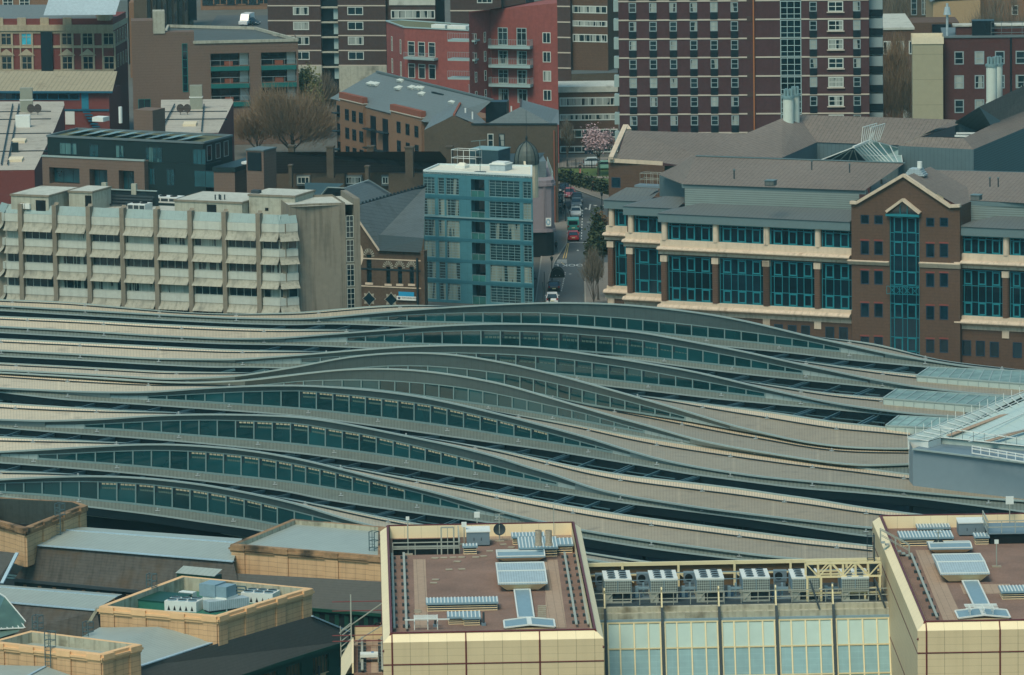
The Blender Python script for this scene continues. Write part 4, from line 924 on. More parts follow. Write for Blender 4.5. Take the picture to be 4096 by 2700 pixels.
for i in range(9):
    q = A0 + (A1 - A0) * (.04 + i * .065); MB().box(q[0], q[0] + .75, q[1] + .1, q[1] + .2, q[2] - 1.2, q[2] - .45).part('eaves_window', m_bronze, T)
T = roofthing('slate_range', 'mossy slate roof with zinc top behind the bottom left sandstone block', 'slate roof', N('E', 400, 1100), 'slate roofed station ranges')
plane(T, 'zinc_slope', m_zinc, [('E', -100, 980, 12.4), ('E', 745, 1056, 12.4), ('E', 920, 952, 12.8), ('E', -100, 868, 12.8)]); plane(T, 'zinc_rear_slope', m_zinc, [('E', -100, 868, 12.8), ('E', 920, 952, 12.8), ('E', 960, 935, 12.5), ('E', -100, 852, 12.5)])
plane(T, 'slate_slope', m_slate, [('E', -100, 1300, 9.4), ('E', 800, 1310, 9.4), ('E', 760, 1064, 12.35), ('E', -100, 988, 12.35)])
line(T, 'ridge_cap', m_lead, [('E', -100, 868, 12.83), ('E', 920, 952, 12.83)], .2, .1); line(T, 'flashing', m_lead, [('E', -100, 984, 12.42), ('E', 750, 1060, 12.42)], .4, .1); line(T, 'gable_coping', m_conc, [('E', 640, 1250, 10.0), ('E', 765, 1045, 12.6)], .4, .3)
T = roofthing('slate_range', 'broad dark slate roof over a green window wall, bottom left of centre', 'slate roof', N('E', 1600, 1400), 'slate roofed station ranges')
plane(T, 'zinc_slope', m_zinc, [('E', 1100, 1492, 12.35), ('E', 1720, 1300, 12.35), ('E', 1240, 1190, 13.6), ('E', 930, 1310, 13.6)]); plane(T, 'zinc_left_slope', m_zinc, [('E', 930, 1310, 13.6), ('E', 1240, 1190, 13.6), ('E', 780, 1195, 13.2), ('E', 640, 1270, 13.2)])
plane(T, 'slate_slope', m_slated, [('E', 1000, 1850, 9.0), ('F', 775, 1300, 9.0), ('F', 775, 1226, 9.8), ('F', 487, 1105, 12.4), ('E', 1715, 1318, 12.3), ('E', 1100, 1500, 12.3)])
line(T, 'flashing', m_lead, [('E', 1100, 1496, 12.38), ('E', 1690, 1304, 12.38)], .4, .1); line(T, 'hip_cap', m_lead, [('F', 487, 1105, 12.45), ('F', 775, 1226, 9.85)], .25, .12); line(T, 'eaves_gutter', m_dkgreen, [('E', 1100, 1817, 8.9), ('F', 772, 1306, 8.9)], .35, .35)
GW = Fr(N('F', -300, 1665), N('F', 770, 1312), z=8.7); O = np.array(T.location); e = bpy.data.objects.new('green_wall', None)
b = MB(); hs = []
for x0, x1 in ((-260, -150), (90, 215), (282, 402), (490, 618), (696, 770)):
    a = GW.sz(N('F', x0, 1500 - x0 * .32), .5)[0]; c = GW.sz(N('F', x1, 1500 - x1 * .32), .5)[0]; hs.append((a, c, 6.2, 8.1))
b.wall(0, GW.L, 0, 8.7, hs, .3, y=.5); wl_ = b.part('green_wall', m_dkgreen, T); wl_.location = GW.O - O; wl_.rotation_euler = (0, 0, GW.a)
for a, c, z0, z1 in hs:
    q = window(T, FRONT, 0, 0, c - a, z1 - z0, 5, 1, .08, m_dkgreen, glass('warm_lit_glass', (92, 74, 48), rough=.15), y=0); q.location = GW.w(a, .65, z0) - O; q.rotation_euler = (0, 0, GW.a)
for fx in (.25, .45, .62, .8): q = MB().bar((GW.L * fx, .35, 0), (GW.L * fx, .35, 7.2), .16).part('downpipe', m_block, T); q.location = GW.O - O; q.rotation_euler = (0, 0, GW.a)
T = roofthing('slate_range', 'dark slate roof between the weathered block and the plant well block', 'slate roof', N('F', 600, 950), 'slate roofed station ranges')
plane(T, 'slate_slope', m_slated, [('E', 1830, 1010, 11.0), ('F', 480, 1050, 11.0), ('F', 1045, 1097, 11.0), ('F', 1045, 836, 13.6), ('E', 1830, 770, 13.6)])
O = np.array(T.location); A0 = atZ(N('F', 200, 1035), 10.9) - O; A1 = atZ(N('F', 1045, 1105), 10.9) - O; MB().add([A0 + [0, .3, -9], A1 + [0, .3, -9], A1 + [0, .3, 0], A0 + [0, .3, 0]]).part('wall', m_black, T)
for i in range(8):
    q = A0 + (A1 - A0) * (.28 + i * .09); MB().box(q[0], q[0] + 1.0, q[1] + .1, q[1] + .2, q[2] - 1.7, q[2] - .35).part('eaves_window', m_dkgreen, T)
line(T, 'eaves_gutter', m_dkgreen, [('F', 200, 1030, 10.95), ('F', 1045, 1100, 10.95)], .3)
T = roofthing('lean_to_roof', 'dark slate lean-to with lead edge at the left edge of the photo', 'slate roof', N('E', 50, 700))
plane(T, 'slate_slope', m_slated, [('E', -60, 870, 12.2), ('E', 12, 850, 12.2), ('E', 132, 612, 14.5), ('E', -60, 590, 14.7)]); line(T, 'lead_edge', m_lead, [('E', 14, 850, 12.25), ('E', 134, 612, 14.55)], .35, .15)
T = roofthing('glass_lantern', 'green glazed lantern roof with white bars at the left edge', 'lantern roof', N('E', 100, 1150)); m_gg = glass('green_lantern_glass', (60, 84, 72), rough=.3)
ga = [('E', -80, 880, 13), ('E', 38, 955, 13)]; gb = [('E', -80, 1210, 10.6), ('E', 240, 1196, 10.6)]
plane(T, 'glass_slope', m_gg, [gb[0], gb[1], ga[1], ga[0]]); plane(T, 'glass_end', m_gg, [('E', -80, 1300, 9.6), ('E', 240, 1200, 10.55), ('E', -80, 1200, 10.62)])
b = MB(); O = np.array(T.location); q = [atZ(N(*p[:3]), p[3]) - O for p in (ga[0], ga[1], gb[0], gb[1])]
for i in range(8):
    f = i / 7; b.bar(q[0] + (q[1] - q[0]) * f, q[2] + (q[3] - q[2]) * f, .1)
for f in (0, .45, 1): b.bar(q[0] + (q[2] - q[0]) * f, q[1] + (q[3] - q[1]) * f, .12)
b.part('glazing_bars', m_white, T)
T = roofthing('zinc_roof', 'pale zinc roof at the foot of the bottom left sandstone block', 'zinc roof', N('E', 200, 1540)); plane(T, 'zinc_slope', m_zinc, [('E', -60, 1660, 13.0), ('E', 190, 1590, 13.4), ('E', 355, 1498, 13.4), ('E', -60, 1488, 13.2)]); plane(T, 'zinc_right_slope', m_zinc, [('E', 190, 1590, 13.4), ('E', 760, 1640, 12.6), ('E', 355, 1498, 13.4)]); line(T, 'ridge_cap', m_lead, [('E', 190, 1590, 13.45), ('E', 355, 1500, 13.45)], .25, .1)
T = roofthing('garden_wall', 'pale sandstone wall at the bottom edge below the green window wall', 'wall', N('F', 600, 1540)); line(T, 'coping', m_sandc, [('F', 500, 1590, 6.0), ('F', 790, 1475, 6.0)], .9, .5); line(T, 'wall', m_sand, [('F', 480, 1620, 5.3), ('F', 790, 1500, 5.3)], .7, 1.0)
# far gutter wall behind the slate ranges
T = roofthing('boundary_beam', 'long pale capped dark wall below the nearest canopy', 'wall', N('E', 1200, 380)); line(T, 'capping', m_trim, [('E', 660, 303, 11), ('E', 1200, 362, 11), ('E', 1600, 412, 11), ('E', 1910, 482, 11), ('E', 2300, 545, 11)], .5, .3)
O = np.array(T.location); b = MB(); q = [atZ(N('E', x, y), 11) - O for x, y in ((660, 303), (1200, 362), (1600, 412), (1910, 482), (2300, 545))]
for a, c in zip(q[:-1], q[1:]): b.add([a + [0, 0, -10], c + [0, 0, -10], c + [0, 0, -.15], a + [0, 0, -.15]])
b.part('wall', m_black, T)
# annex with scaffold on the left flank of the central block
ZA = 24.5
a = TL.st(N('F', 832, 1290), ZA); s0 = a[0]; s1 = -.68
T = thing('roof_annex', 'narrow gravel roofed annex with cream parapet left of the central block', 'annex', TL); y1 = a[1]; y0 = y1 - 14
MB().box(s0 - .2, s1, y0, y1, 0, ZA).part('gravel_roof', m_gravel, T)
b = MB(); b.add([(s0 - .35, y0, ZA + .9), (s0 - 1.3, y0, ZA - .8), (s0 - 1.3, y1 - 3.4, ZA - .8), (s0 - .35, y1 - 3.4, ZA + .9)][::-1]); b.add([(s0 - 1.3, y0, 0), (s0 - 1.3, y0, ZA - .8), (s0 - 1.3, y1 - 3.4, ZA - .8), (s0 - 1.3, y1 - 3.4, 0)]); b.box(s0 - .35, s0 - .2, y0, y1 - 3.4, ZA, ZA + .9); b.part('sloping_parapet', m_cream2, T)
b = MB(); b.box(s0 - .1, s1, y1 - .1, y1 + .2, ZA, ZA + 1.1); b.part('end_parapet', m_cream, T); MB().bar((s0 - .1, y1, ZA + 1.15), (s1, y1, ZA + 1.15), .2, .1).part('red_rail', m_red, T)
MB().add([(s1 - 1.0, y0, ZA + .02), (s1 - .1, y0, ZA + .02), (s1 - .1, y1 - .2, ZA + .02), (s1 - 1.0, y1 - .2, ZA + .02)]).part('paving_strip', m_pave, T)
for i, x in enumerate((s0 + .5, s0 + 2.2)):
    T = thing('cable_tray', 'cable tray on the annex roof, ' + ('nearer the cream parapet' if i == 0 else 'nearer the central block'), 'cable tray', TL, 'cable trays along the cream office roofs', at=(x, y0, ZA)); MB().bar((0, 0, .3), (0, 13.5, .3), .2, .1).part('tray', m_tray, T); o = None
    for j in range(10):
        if o is None: b = MB(); b.box(-.35, -.12, -.16, .16, 0, .24); b.box(.12, .35, -.16, .16, 0, .24); b.box(-.12, .12, -.08, .08, .05, .2); o = b.part('support_block', m_block, T); o.location = (0, .5, 0)
        else: put(o, T, (0, .5 + 1.35 * j, 0))
T = thing('scaffold', 'tube scaffold with red and white poles at the end of the annex roof', 'scaffold', TL, at=(s0 - .4, y1 - 4, ZA)); m_pole = mat('scaffold_red', (120, 56, 54), rough=.5)
b = MB(); 
for x in (0, 4.8): b.bar((x, 0, 0), (x, 0, 4.0), .1); b.bar((x, 3.6, 0), (x, 3.6, 4.0), .1)
b.bar((-1, 0, 1.4), (4, 3.6, 4.1), .08); b.bar((0, 0, .4), (4.8, 3.6, 2.6), .08)
for k in range(6): b.bar((-.9, .1, .3 + .45 * k - 1.0), (0, .1, .0 + .45 * k), .07); b.bar((-.9, .1, -.7 + .45 * k), (-.9, .1, -.25 + .45 * k), .07)
b.part('poles', m_tray, T); b = MB()
for y, z in ((3.6, 3.4), (3.6, 2.6), (0, 1.2), (0, .7)): b.bar((-1.6, y, z), (5.0, y, z), .07)
b.part('ledger_tubes', m_pole, T); MB().box(.2, 4.8, 1.0, 2.6, .0, .12).part('boards', m_pave, T)
T = thing('slab_stack', 'stack of white boards on a trolley on the annex roof', 'board stack', TL, at=(TL.st(N('F', 865, 1478), ZA)[0], TL.st(N('F', 865, 1478), ZA)[1], ZA)); MB().box(0, 1.5, 0, 1.2, .5, .75).part('boards', m_white, T); b = MB(); [b.bar((x, y, 0), (x, y, .5), .08) for x in (0, 1.5) for y in (0, 1.2)]; b.part('trolley', m_tray, T)
T = thing('blue_bag', 'bright blue plastic sheet bundle beside the white boards', 'plastic bundle', TL, at=(TL.st(N('F', 962, 1458), ZA)[0], TL.st(N('F', 962, 1458), ZA)[1], ZA + .3)); b = MB(); b.sm = True; b.cyl((0, 0), .32, 0, .2, 8, .38, False); b.cyl((0, 0), .38, .2, .5, 8, .1); b.part('bundle', mat('blue_sheet', (24, 110, 160)), T)
# ================================================================ MIDDLE GROUND helpers
def cols(fr, t, y, xs, tt=0): return [fr.sz(N(t, x, y), tt)[0] for x in xs]
def rows(fr, t, x, ys, tt=0): return [fr.sz(N(t, x, y), tt)[1] for y in ys]
m_glz = glass('dark_window_glass', (14, 40, 46), (150, 158, 146), .45, rough=.1)
m_gld = glass('deep_window_glass', (12, 34, 42), rough=.08)
m_wfr = mat('white_window_frame', (186, 190, 180), var=.05, rough=.5)
m_stone = mat('pale_stone', (194, 174, 150), var=.1, sc=.4, rough=.85, streak=.12)
m_conco = mat('office_concrete', (158, 156, 140), var=.13, sc=.5, rough=.9, streak=.22, dark=((86, 84, 74), .58, .7))
m_concw = mat('pale_concrete_panel', (176, 178, 166), var=.09, sc=.5, rough=.9, streak=.12)
m_concb = mat('brown_concrete', (126, 116, 100), var=.14, sc=.4, rough=.9, streak=.22)
m_hood = mat('stained_concrete_hood', (152, 148, 132), var=.18, sc=.9, rough=.9, streak=.3, dark=((84, 84, 78), .55, .55))
m_flat = mat('pale_flat_roof', (172, 172, 160), var=.16, sc=.35, rough=.9, dark=((110, 108, 98), .58, .6))
def block(name, label, cat, fr, poly, z0, z1, wm, rm, grp=None, par=.0, T=None):
    """a flat roofed mass with walls and roof parts"""
    T = T or thing(name, label, cat, fr, grp)
    b = MB(); b.prism(poly, z0, z1, top=False)
    if par:
        i = inset(poly, .3); n = len(poly)
        for k in range(n):
            j = (k + 1) % n; b.add([(*poly[k], z1), (*poly[j], z1), (*i[j], z1), (*i[k], z1)]); b.add([(*i[j], z1), (*i[k], z1), (*i[k], z1 - par), (*i[j], z1 - par)])
        b.part('wall', wm, T); MB().add([(*p, z1 - par) for p in i]).part('roof', rm, T)
    else:
        b.part('wall', wm, T); MB().add([(*p, z1) for p in poly]).part('roof', rm, T)
    return T
# ================================================================ CONCRETE OFFICES
CO = Fr(N('e', 165, 420), N('e', 2030, 495), z=24)
T = thing('concrete_office', 'long concrete office block with flared hoods and brown piers behind the station', 'office building', CO)
ps = [CO.sz(N('e', x, y))[0] for x, y in ((165, 420), (432, 432), (698, 440), (962, 452), (1228, 465), (1495, 475), (1762, 487), (2030, 495))]
bw = (ps[-1] - ps[0]) / 7
zr = rows(CO, 'e', 1095, (475, 537, 600, 668, 735, 790, 848, 922, 978, 1036, 1112, 1170, 1232, 1300), .1)
LFT, RGT = -bw, ps[-1] + bw * .62
MB().box(LFT - 1, RGT + .5, .5, 13, 0, zr[1]).part('core_wall', m_concb, T)
MB().add([(LFT - 1, .6, zr[1] + .01), (RGT + .5, .6, zr[1] + .01), (RGT + .5, 13, zr[1] + .01), (LFT - 1, 13, zr[1] + .01)]).part('roof', m_flat, T)
m_cop = mat('lead_glazed_coping', (128, 146, 142), var=.1, sc=.5, rough=.5, pat=[('X', 1.2, .03, .25)])
def bayparts(x0, W, side, mull):
    for k, (za, zb_, zc, zd) in enumerate(((zr[1], zr[2], zr[3], zr[4]), (zr[4], zr[5], zr[6], zr[7]), (zr[7], zr[8], zr[9], zr[10]), (zr[10], zr[11], zr[12], zr[13]))):
        MB(side).box(x0, x0 + W, -.05, .5, zb_, za).part('spandrel_panel', m_concw, T)
        b = MB(side); n = 6; P = []
        for i in range(n + 1):
            f = i / n; P.append((-.06 - .75 * f ** 1.8, zb_ - .04 - (zb_ - zc - .04) * f))
        for i in range(n): b.add([(x0, P[i + 1][0], P[i + 1][1]), (x0 + W, P[i + 1][0], P[i + 1][1]), (x0 + W, P[i][0], P[i][1]), (x0, P[i][0], P[i][1])])
        b.add([(x0, P[-1][0], P[-1][1]), (x0, .4, zc + .1), (x0 + W, .4, zc + .1), (x0 + W, P[-1][0], P[-1][1])]); b.part('concrete_hood', m_hood, T)
        window(T, side, x0 + .02, zd, W - .04, zc - zd, mull, 1, .09, m_concw, m_glz, y=.22)
    MB(side).add([(x0, .02, zr[1] + .02), (x0 + W, .02, zr[1] + .02), (x0 + W, .7, zr[0] + .1), (x0, .7, zr[0] + .1)]).part('glazed_coping', m_cop, T)
for i in range(8):
    x0 = (ps[0] + bw * (i - 1)) + .35
    if i == 0: bayparts(x0 + bw * .45, bw * .55 - .7, FRONT, 2)
    else: bayparts(x0, bw - .7, FRONT, 4)
bayparts(ps[-1] + .35, bw * .5, FRONT, 2)
bayparts(0, 2.6, Side(ps[-1] + .35 + bw * .5, 0, R(42)), 2)
bayparts(0, 2.6, Side(ps[0] - bw * .52 - 1.95, 1.75, R(-42)), 1)
for x in ps:
    b = MB(); b.box(x - .32, x + .32, -.45, .5, 0, 24.0); b.add([(x - .32, -.46, 23.2), (x + .32, -.46, 23.2), (x + .32, .5, 24.3), (x - .32, .5, 24.3)]); b.part('pier', m_concb, T)
# stair tower at the right end
ST = Fr(N('f', 300, 430), N('f', 724, 412), Y=783.5); zs = ST.z
T = thing('stair_tower', 'blank streaked concrete stair tower at the right end of the concrete offices', 'stair tower', ST)
b = MB(); L = ST.L; b.prism([(0, 0), (L * .42, .5), (L, 0), (L + .35, -.1), (L + .35, 9), (0, 9)], 0, zs, top=False); b.box(L + 1.5, L + 2.3, -.3, 9, 0, zs + .5); b.part('wall', mat('streaked_tower_concrete', (122, 114, 100), var=.12, sc=.4, rough=.9, streak=.32), T)
MB().add([(0, 0, zs - .3), (L + 2.3, 0, zs - .3), (L + 2.3, 9, zs - .3), (0, 9, zs - .3)]).part('roof', m_flat, T)
MB().box(L + .3, L + 1.55, .1, 9, 0, zs - 2.2).part('slot_wall', m_concb, T)
zt = rows(ST, 'f', 745, (515, 690, 705, 880, 895, 1070, 1085, 1255))
for i in range(4): window(T, FRONT, L + .42, zt[2 * i + 1], 1.05, zt[2 * i] - zt[2 * i + 1], 2, 4, .07, m_concw, m_gld, y=-.02)
# roof top of the offices
zc = zr[1]
def rbox(fr, z, t, x0, x1, yb, yf, yk, label, name='plant_room', cat='plant room', wm=None, rm=None, grp=None, dmax=9):
    s, tt, w, d, h = RB(fr, z, t, x0, x1, yb, yf, yk); d = min(d, dmax)
    T = thing(name, label, cat, fr, grp, at=(s, tt, z)); MB().box(0, w, 0, d, 0, h - .25).part('wall', wm or m_conco, T); MB().box(-.12, w + .12, -.12, d + .12, h - .25, h).part('roof_edge', m_concb, T)
    MB().add([(.1, .1, h + .01), (w - .1, .1, h + .01), (w - .1, d - .1, h + .01), (.1, d - .1, h + .01)]).part('roof', rm or m_flat, T); return T, w, d, h
g = 'concrete plant rooms on the office roof'
T, w, d, h = rbox(CO, zc, 'e', 68, 405, 500, 350, 268, 'concrete plant room with wall condensers at the left of the office roof', grp=g)
MB().box(w * .66, w * .92, -.05, .1, .3, 1.9).part('louvre', m_black, T); [MB().box(w * (.12 + .14 * i), w * (.12 + .14 * i) + .7, -.4, 0, .7, 1.4).part('wall_condenser', m_white, T) for i in (1, 2)]
T, w, d, h = rbox(CO, zc, 'e', 530, 738, 480, 322, 275, 'narrow concrete plant room with dark door, second from the left', grp=g); MB().box(w * .7, w * .97, -.05, .1, 0, 2.2).part('door', m_black, T)
T, w, d, h = rbox(CO, zc, 'e', 1335, 1935, 525, 398, 300, 'wide concrete plant room with pale flat roof and vent pipes', grp=g); MB().box(w * .48, w * .62, -.05, .1, 0, 1.7).part('louvre', m_black, T)
for i in range(4): MB().cyl((w * (.55 + .04 * i), 1.2 + .4 * (i % 2)), .1, h, h + .7, 8).part('vent_pipe', m_block, T)
T, w, d, h = rbox(CO, zc, 'e', 1930, 2340, 530, 352, 300, 'tall concrete plant room at the right end by the stair tower', grp=g); MB().box(.1, 1.2, .5, 1.5, h, h + .45).part('hatch', m_block, T); MB().box(w * .35, w * .42, -.05, .05, .9, 1.3).part('vent', m_black, T)
for i, (x0, x1, yb, yf, yk, lb) in enumerate(((1180, 1400, 415, 372, 335, 'white twin fan cooler at the back of the office roof'), (992, 1145, 500, 425, 405, 'white twin fan cooler nearer the front coping of the office roof'))):
    s, tt, w, d, h = RB(CO, zc, 'e', x0, x1, yb, yf, yk); T = thing('air_cooler', lb, 'cooler', CO, 'white coolers on the office roof', at=(s, tt, zc)); h = min(h, 2.2)
    MB().box(0, w, 0, min(d, 2.5), 0, h).part('casing', m_white, T)
    for k in range(3): MB().box(w * (k + .08) / 3, w * (k + .92) / 3, -.04, .02, .25, h - .15).part('coil', m_block, T)
    for k in range(2): MB().cyl((w * (.28 + .44 * k), min(d, 2.5) / 2), .5, h, h + .12, 12).part('fan', m_black, T)
s, tt = CO.st(N('e', 745, 440), zc); T = thing('pipe_rack', 'dark pipe rack behind a low parapet on the office roof', 'pipe rack', CO, at=(s, tt, zc)); b = MB()
for k in range(4): b.bar((0, .5 * k, .3 + .35 * k), (8.2, .5 * k, .3 + .35 * k), .22)
b.part('pipes', m_block, T); MB().box(0, 8.4, 2.2, 2.5, 0, 2.1).part('screen', m_steel, T); MB().bar((0, 2.1, 2.1), (8.4, 2.1, 2.1), .15).part('rail', m_trim, T)
for k in (.1, 4.6): MB().box(k, k + .7, 1.9, 2.4, 1.5, 3.0).part('post', m_conco, T)
# ================================================================ CHURCH
m_cbrick = mat('church_brick', (84, 68, 54), var=.22, sc=.8, rough=.9, streak=.15, dark=((60, 46, 38), .55, .6))
m_cslate = mat('church_slate', (84, 92, 92), var=.16, sc=.7, rough=.7, dark=((66, 70, 66), .52, .6), pat=[('Y', .6, .14, .35), ('X', .8, .06, .15)])
m_cslate2 = mat('aisle_slate', (48, 62, 66), var=.12, sc=.7, rough=.7, pat=[('Y', .4, .14, .22)])
CH = Fr(N('f', 1030, 790), N('f', 1340, 803), Y=835); zc_ = CH.z
T = thing('brick_church', 'dark brick church with big slate roof and lancet windows beside the blue block', 'church', CH)
sL = CH.sz(N('f', 800, 900))[0]; apx = sL - 1.5; LC = CH.L + .2
def lan(x0, x1, y0, y1): a = CH.rect(N('f', x0, y0), N('f', x1, y1)); return a
L1 = lan(912, 955, 820, 1040); L3 = [lan(x, x + 36, 915, 1050) for x in (1066, 1157, 1250)]
b = MB(); holes = [(L1[0], L1[1], L1[2], L1[3])] + [(q[0], q[1], q[2], q[3]) for q in L3]
b.wall(sL - 8, LC, 0, zc_, holes, .35); zt_ = CH.sz(N('f', 800, 455))[1]
b.add([(sL - 8, 0, zc_), (-.4, 0, zc_), (sL, 0, zt_ - .2), (apx - 6, 0, zt_ - .2)]); b.box(LC - .05, LC + .5, -.5, .6, 0, zc_ + .3); b.part('wall', m_cbrick, T)
O = CH.O
def lp(t, x, y, z): p = CH.st(N(t, x, y), z); return (p[0], p[1], z)
MB().add([(-.2, -.4, zc_), lp('f', 1015, 668, zc_ + 1.9), lp('f', 1362, 692, zc_ + 1.9), lp('f', 1375, 285, 17.2), lp('f', 800, 448, 17.2), (sL + .05, -.4, zt_)]).part('nave_roof', m_cslate, T)
MB().add([(-.1, -.45, zc_ + .05), (LC, -.45, zc_ + .05), lp('f', 1362, 690, zc_ + 2.0), lp('f', 1000, 663, zc_ + 2.0)]).part('aisle_roof', m_cslate2, T)
b = MB(); a_, c_ = np.array(lp('f', 800, 447, 17.25)), np.array(lp('f', 1375, 284, 17.25)); b.bar(a_, c_, .25)
for i in range(22): q = a_ + (c_ - a_) * i / 21; b.box(q[0] - .14, q[0] + .14, q[1] - .1, q[1] + .1, 17.3, 17.62)
b.part('ridge_cresting', m_steel, T)
b = MB(); zz = rows(CH, 'f', 1080, (862, 945, 1078)); [b.box(sL - 2, LC + .05, -.07, 0, z, z + .16) for z in (zz[0], zz[2])]; b.bar((sL, -.3, zt_), (-.2, -.3, zc_ + .05), .25, .2); b.part('stone_bands', m_stone, T); MB().box(sL - 2, LC, -.05, 0, zz[1], zz[1] + .25).part('dark_band', m_steel, T)
for q in [L1] + L3:
    w = q[1] - q[0]; P = window(T, FRONT, q[0], q[2], w, q[3] - q[2], 1, 3, .06, m_steel, m_gld, y=.2, name='lancet_window'); b = MB(); r = w / 2 + .05; cx = (q[0] + q[1]) / 2
    for k in range(9):
        a0, a1 = math.pi * k / 9, math.pi * (k + .55) / 9; b.add([(cx + r * math.cos(a0), -.05, q[3] - w * .3 + r * math.sin(a0) * 1.3), (cx + (r + .45) * math.cos(a0), -.05, q[3] - w * .3 + (r + .45) * math.sin(a0) * 1.3), (cx + (r + .45) * math.cos(a1), -.05, q[3] - w * .3 + (r + .45) * math.sin(a1) * 1.3), (cx + r * math.cos(a1), -.05, q[3] - w * .3 + r * math.sin(a1) * 1.3)])
    b.part('arch_stones', m_hood, T); MB().box(q[0] - .2, q[1] + .2, -.15, .02, q[2] - .3, q[2]).part('sill', m_stone, T)
c0_ = CH.sz(N('f', 795, 820)); b = MB(); n = 28
for k in range(n): a0, a1 = 2 * math.pi * k / n, 2 * math.pi * (k + 1) / n; b.add([(c0_[0] - 1 + r_ * math.cos(a), -.08, c0_[1] + r_ * math.sin(a)) for r_, a in ((1.9, a0), (2.9, a0), (2.9, a1), (1.9, a1))])
b.part('rose_window_surround', m_stone, T); MB().add([(c0_[0] - 1 + 1.9 * math.cos(2 * math.pi * k / n), -.04, c0_[1] + 1.9 * math.sin(2 * math.pi * k / n)) for k in range(n)]).part('rose_window', m_gld, T)
for x, y in ((935, 1165), (1108, 1172)):
    a = CH.sz(N('f', x, y)); b = MB(); b.add([(a[0] + (1.1 if k % 2 == 0 else .75) * math.cos(math.pi * k / 8), -.04, a[1] + (1.1 if k % 2 == 0 else .75) * math.sin(math.pi * k / 8)) for k in range(16)]); b.part('quatrefoil_surround', m_hood, T)
    b = MB(); b.add([(a[0] + (.95 if k % 2 == 0 else .6) * math.cos(math.pi * k / 4), -.08, a[1] + (.95 if k % 2 == 0 else .6) * math.sin(math.pi * k / 4)) for k in range(8)]); b.part('quatrefoil_window', m_gld, T)
MB().bar((CH.sz(N('f', 1315, 900))[0], -.2, 0), (CH.sz(N('f', 1315, 900))[0], -.2, zc_ - .8), .25).part('downpipe', m_steel, T)
a = CH.rect(N('f', 1155, 1142), N('f', 1308, 1180)); T = thing('church_sign', 'long white name board with small crest under a blue panel on the church wall', 'sign', CH, at=(a[0], -.3, a[2]))
MB().box(0, a[1] - a[0], 0, .12, 0, a[3] - a[2]).part('board', m_white, T); a2 = CH.rect(N('f', 1170, 1108), N('f', 1292, 1145)); MB().box(a2[0] - a[0], a2[1] - a[0], .02, .1, a[3] - a[2], a2[3] - a[2]).part('blue_panel', mat('sky_blue_board', (30, 140, 180), rough=.5), T)
b = MB(); h_ = a[3] - a[2]; b.add([(.2, -.01, h_ * .75), (.2, -.01, h_ * .4), (.4, -.01, h_ * .15), (.6, -.01, h_ * .4), (.6, -.01, h_ * .75)]); b.part('crest', mat('crest_navy', (40, 40, 70)), T)
def text(T, s, x, y, z, size, m, rz=0, name='lettering', align='LEFT', rx=math.pi / 2):
    cu = bpy.data.curves.new(name, 'FONT'); cu.body = s; cu.size = size; cu.align_x = align; cu.extrude = .005
    t = bpy.data.objects.new(name + '_outline', cu); COL.objects.link(t); me = bpy.data.meshes.new_from_object(t.evaluated_get(bpy.context.evaluated_depsgraph_get()))
    bpy.data.objects.remove(t); bpy.data.curves.remove(cu); me.name = name; me.materials.clear(); me.materials.append(m)
    o = bpy.data.objects.new(name, me); COL.objects.link(o); o.parent = T; o.location = (x, y, z); o.rotation_euler = (rx, 0, rz); return o
m_ink = mat('sign_ink', (40, 50, 70), var=0); m_wht = mat('sign_white', (220, 224, 220), var=0)
text(T, 'Guild Catholic mission in London', .8, -.02, h_ * .5, .27, m_ink)
# roofs behind the church
T = roofthing('hipped_roof', 'grey hipped metal roofs behind the church and stair tower', 'roof', N('f', 900, 330)); m_gmet = mat('grey_roof_slate', (92, 104, 106), var=.1, sc=.5, rough=.6, pat=[('Y', .4, .12, .18)]); m_dmet = mat('dark_teal_roof', (40, 66, 74), var=.1, sc=.4, rough=.6)
plane(T, 'right_slope', m_gmet, [('f', 790, 445, 13), ('f', 1110, 345, 13), ('f', 932, 235, 15.5), ('f', 740, 296, 15.5)]); plane(T, 'left_slope', m_dmet, [('f', 540, 380, 13), ('f', 790, 385, 13), ('f', 742, 298, 15), ('f', 610, 292, 15)]); plane(T, 'rear_slope', m_dmet, [('f', 430, 380, 13), ('f', 560, 380, 13), ('f', 740, 262, 15), ('f', 430, 255, 15)])
line(T, 'ridge_flashing', m_trim, [('f', 540, 378, 13.1), ('f', 610, 292, 15.1), ('f', 742, 298, 15.1), ('f', 932, 235, 15.6), ('f', 1110, 345, 13.1)], .22, .12); line(T, 'hip_flashing', m_trim, [('f', 742, 298, 15.1), ('f', 792, 388, 13.1)], .22, .12)
# ================================================================ BLUE TILED APARTMENTS
m_blue = mat('blue_tile', (62, 112, 122), var=.10, sc=.25, rough=.4, pat=[('X', 1.0, .03, .25), ('Y', 1.5, .02, .2)], big=.05)
m_blued = mat('deep_blue_band', (44, 94, 106), var=.10, sc=.4, rough=.4, pat=[('X', 1.0, .03, .2)])
m_bfr = mat('grey_blue_frame', (112, 140, 142), var=.05, rough=.5)
m_bgl = glass('flat_window_glass', (24, 52, 58), (128, 138, 128), .55, rough=.12)
BL = Fr(N('f', 1357, 168), N('f', 2213, 208), z=19.2)
T = thing('blue_apartments', 'six storey apartment block clad in turquoise blue tiles with white roof', 'apartment building', BL); LB = BL.L; TBL = T
DB = min(BL.st(N('f', 1475, 120), 19.2)[1], 14)
xs = cols(BL, 'f', 290, (1362, 1450, 1475, 1525, 1537, 1640, 1735, 1840, 1875, 2115, 2140, 2205), .1)
zq = rows(BL, 'f', 1600, (222, 352)); zh = zq[0] - zq[1]; pitch = (rows(BL, 'f', 1600, (222,))[0] - rows(BL, 'f', 1600, (1048,))[0]) / 5
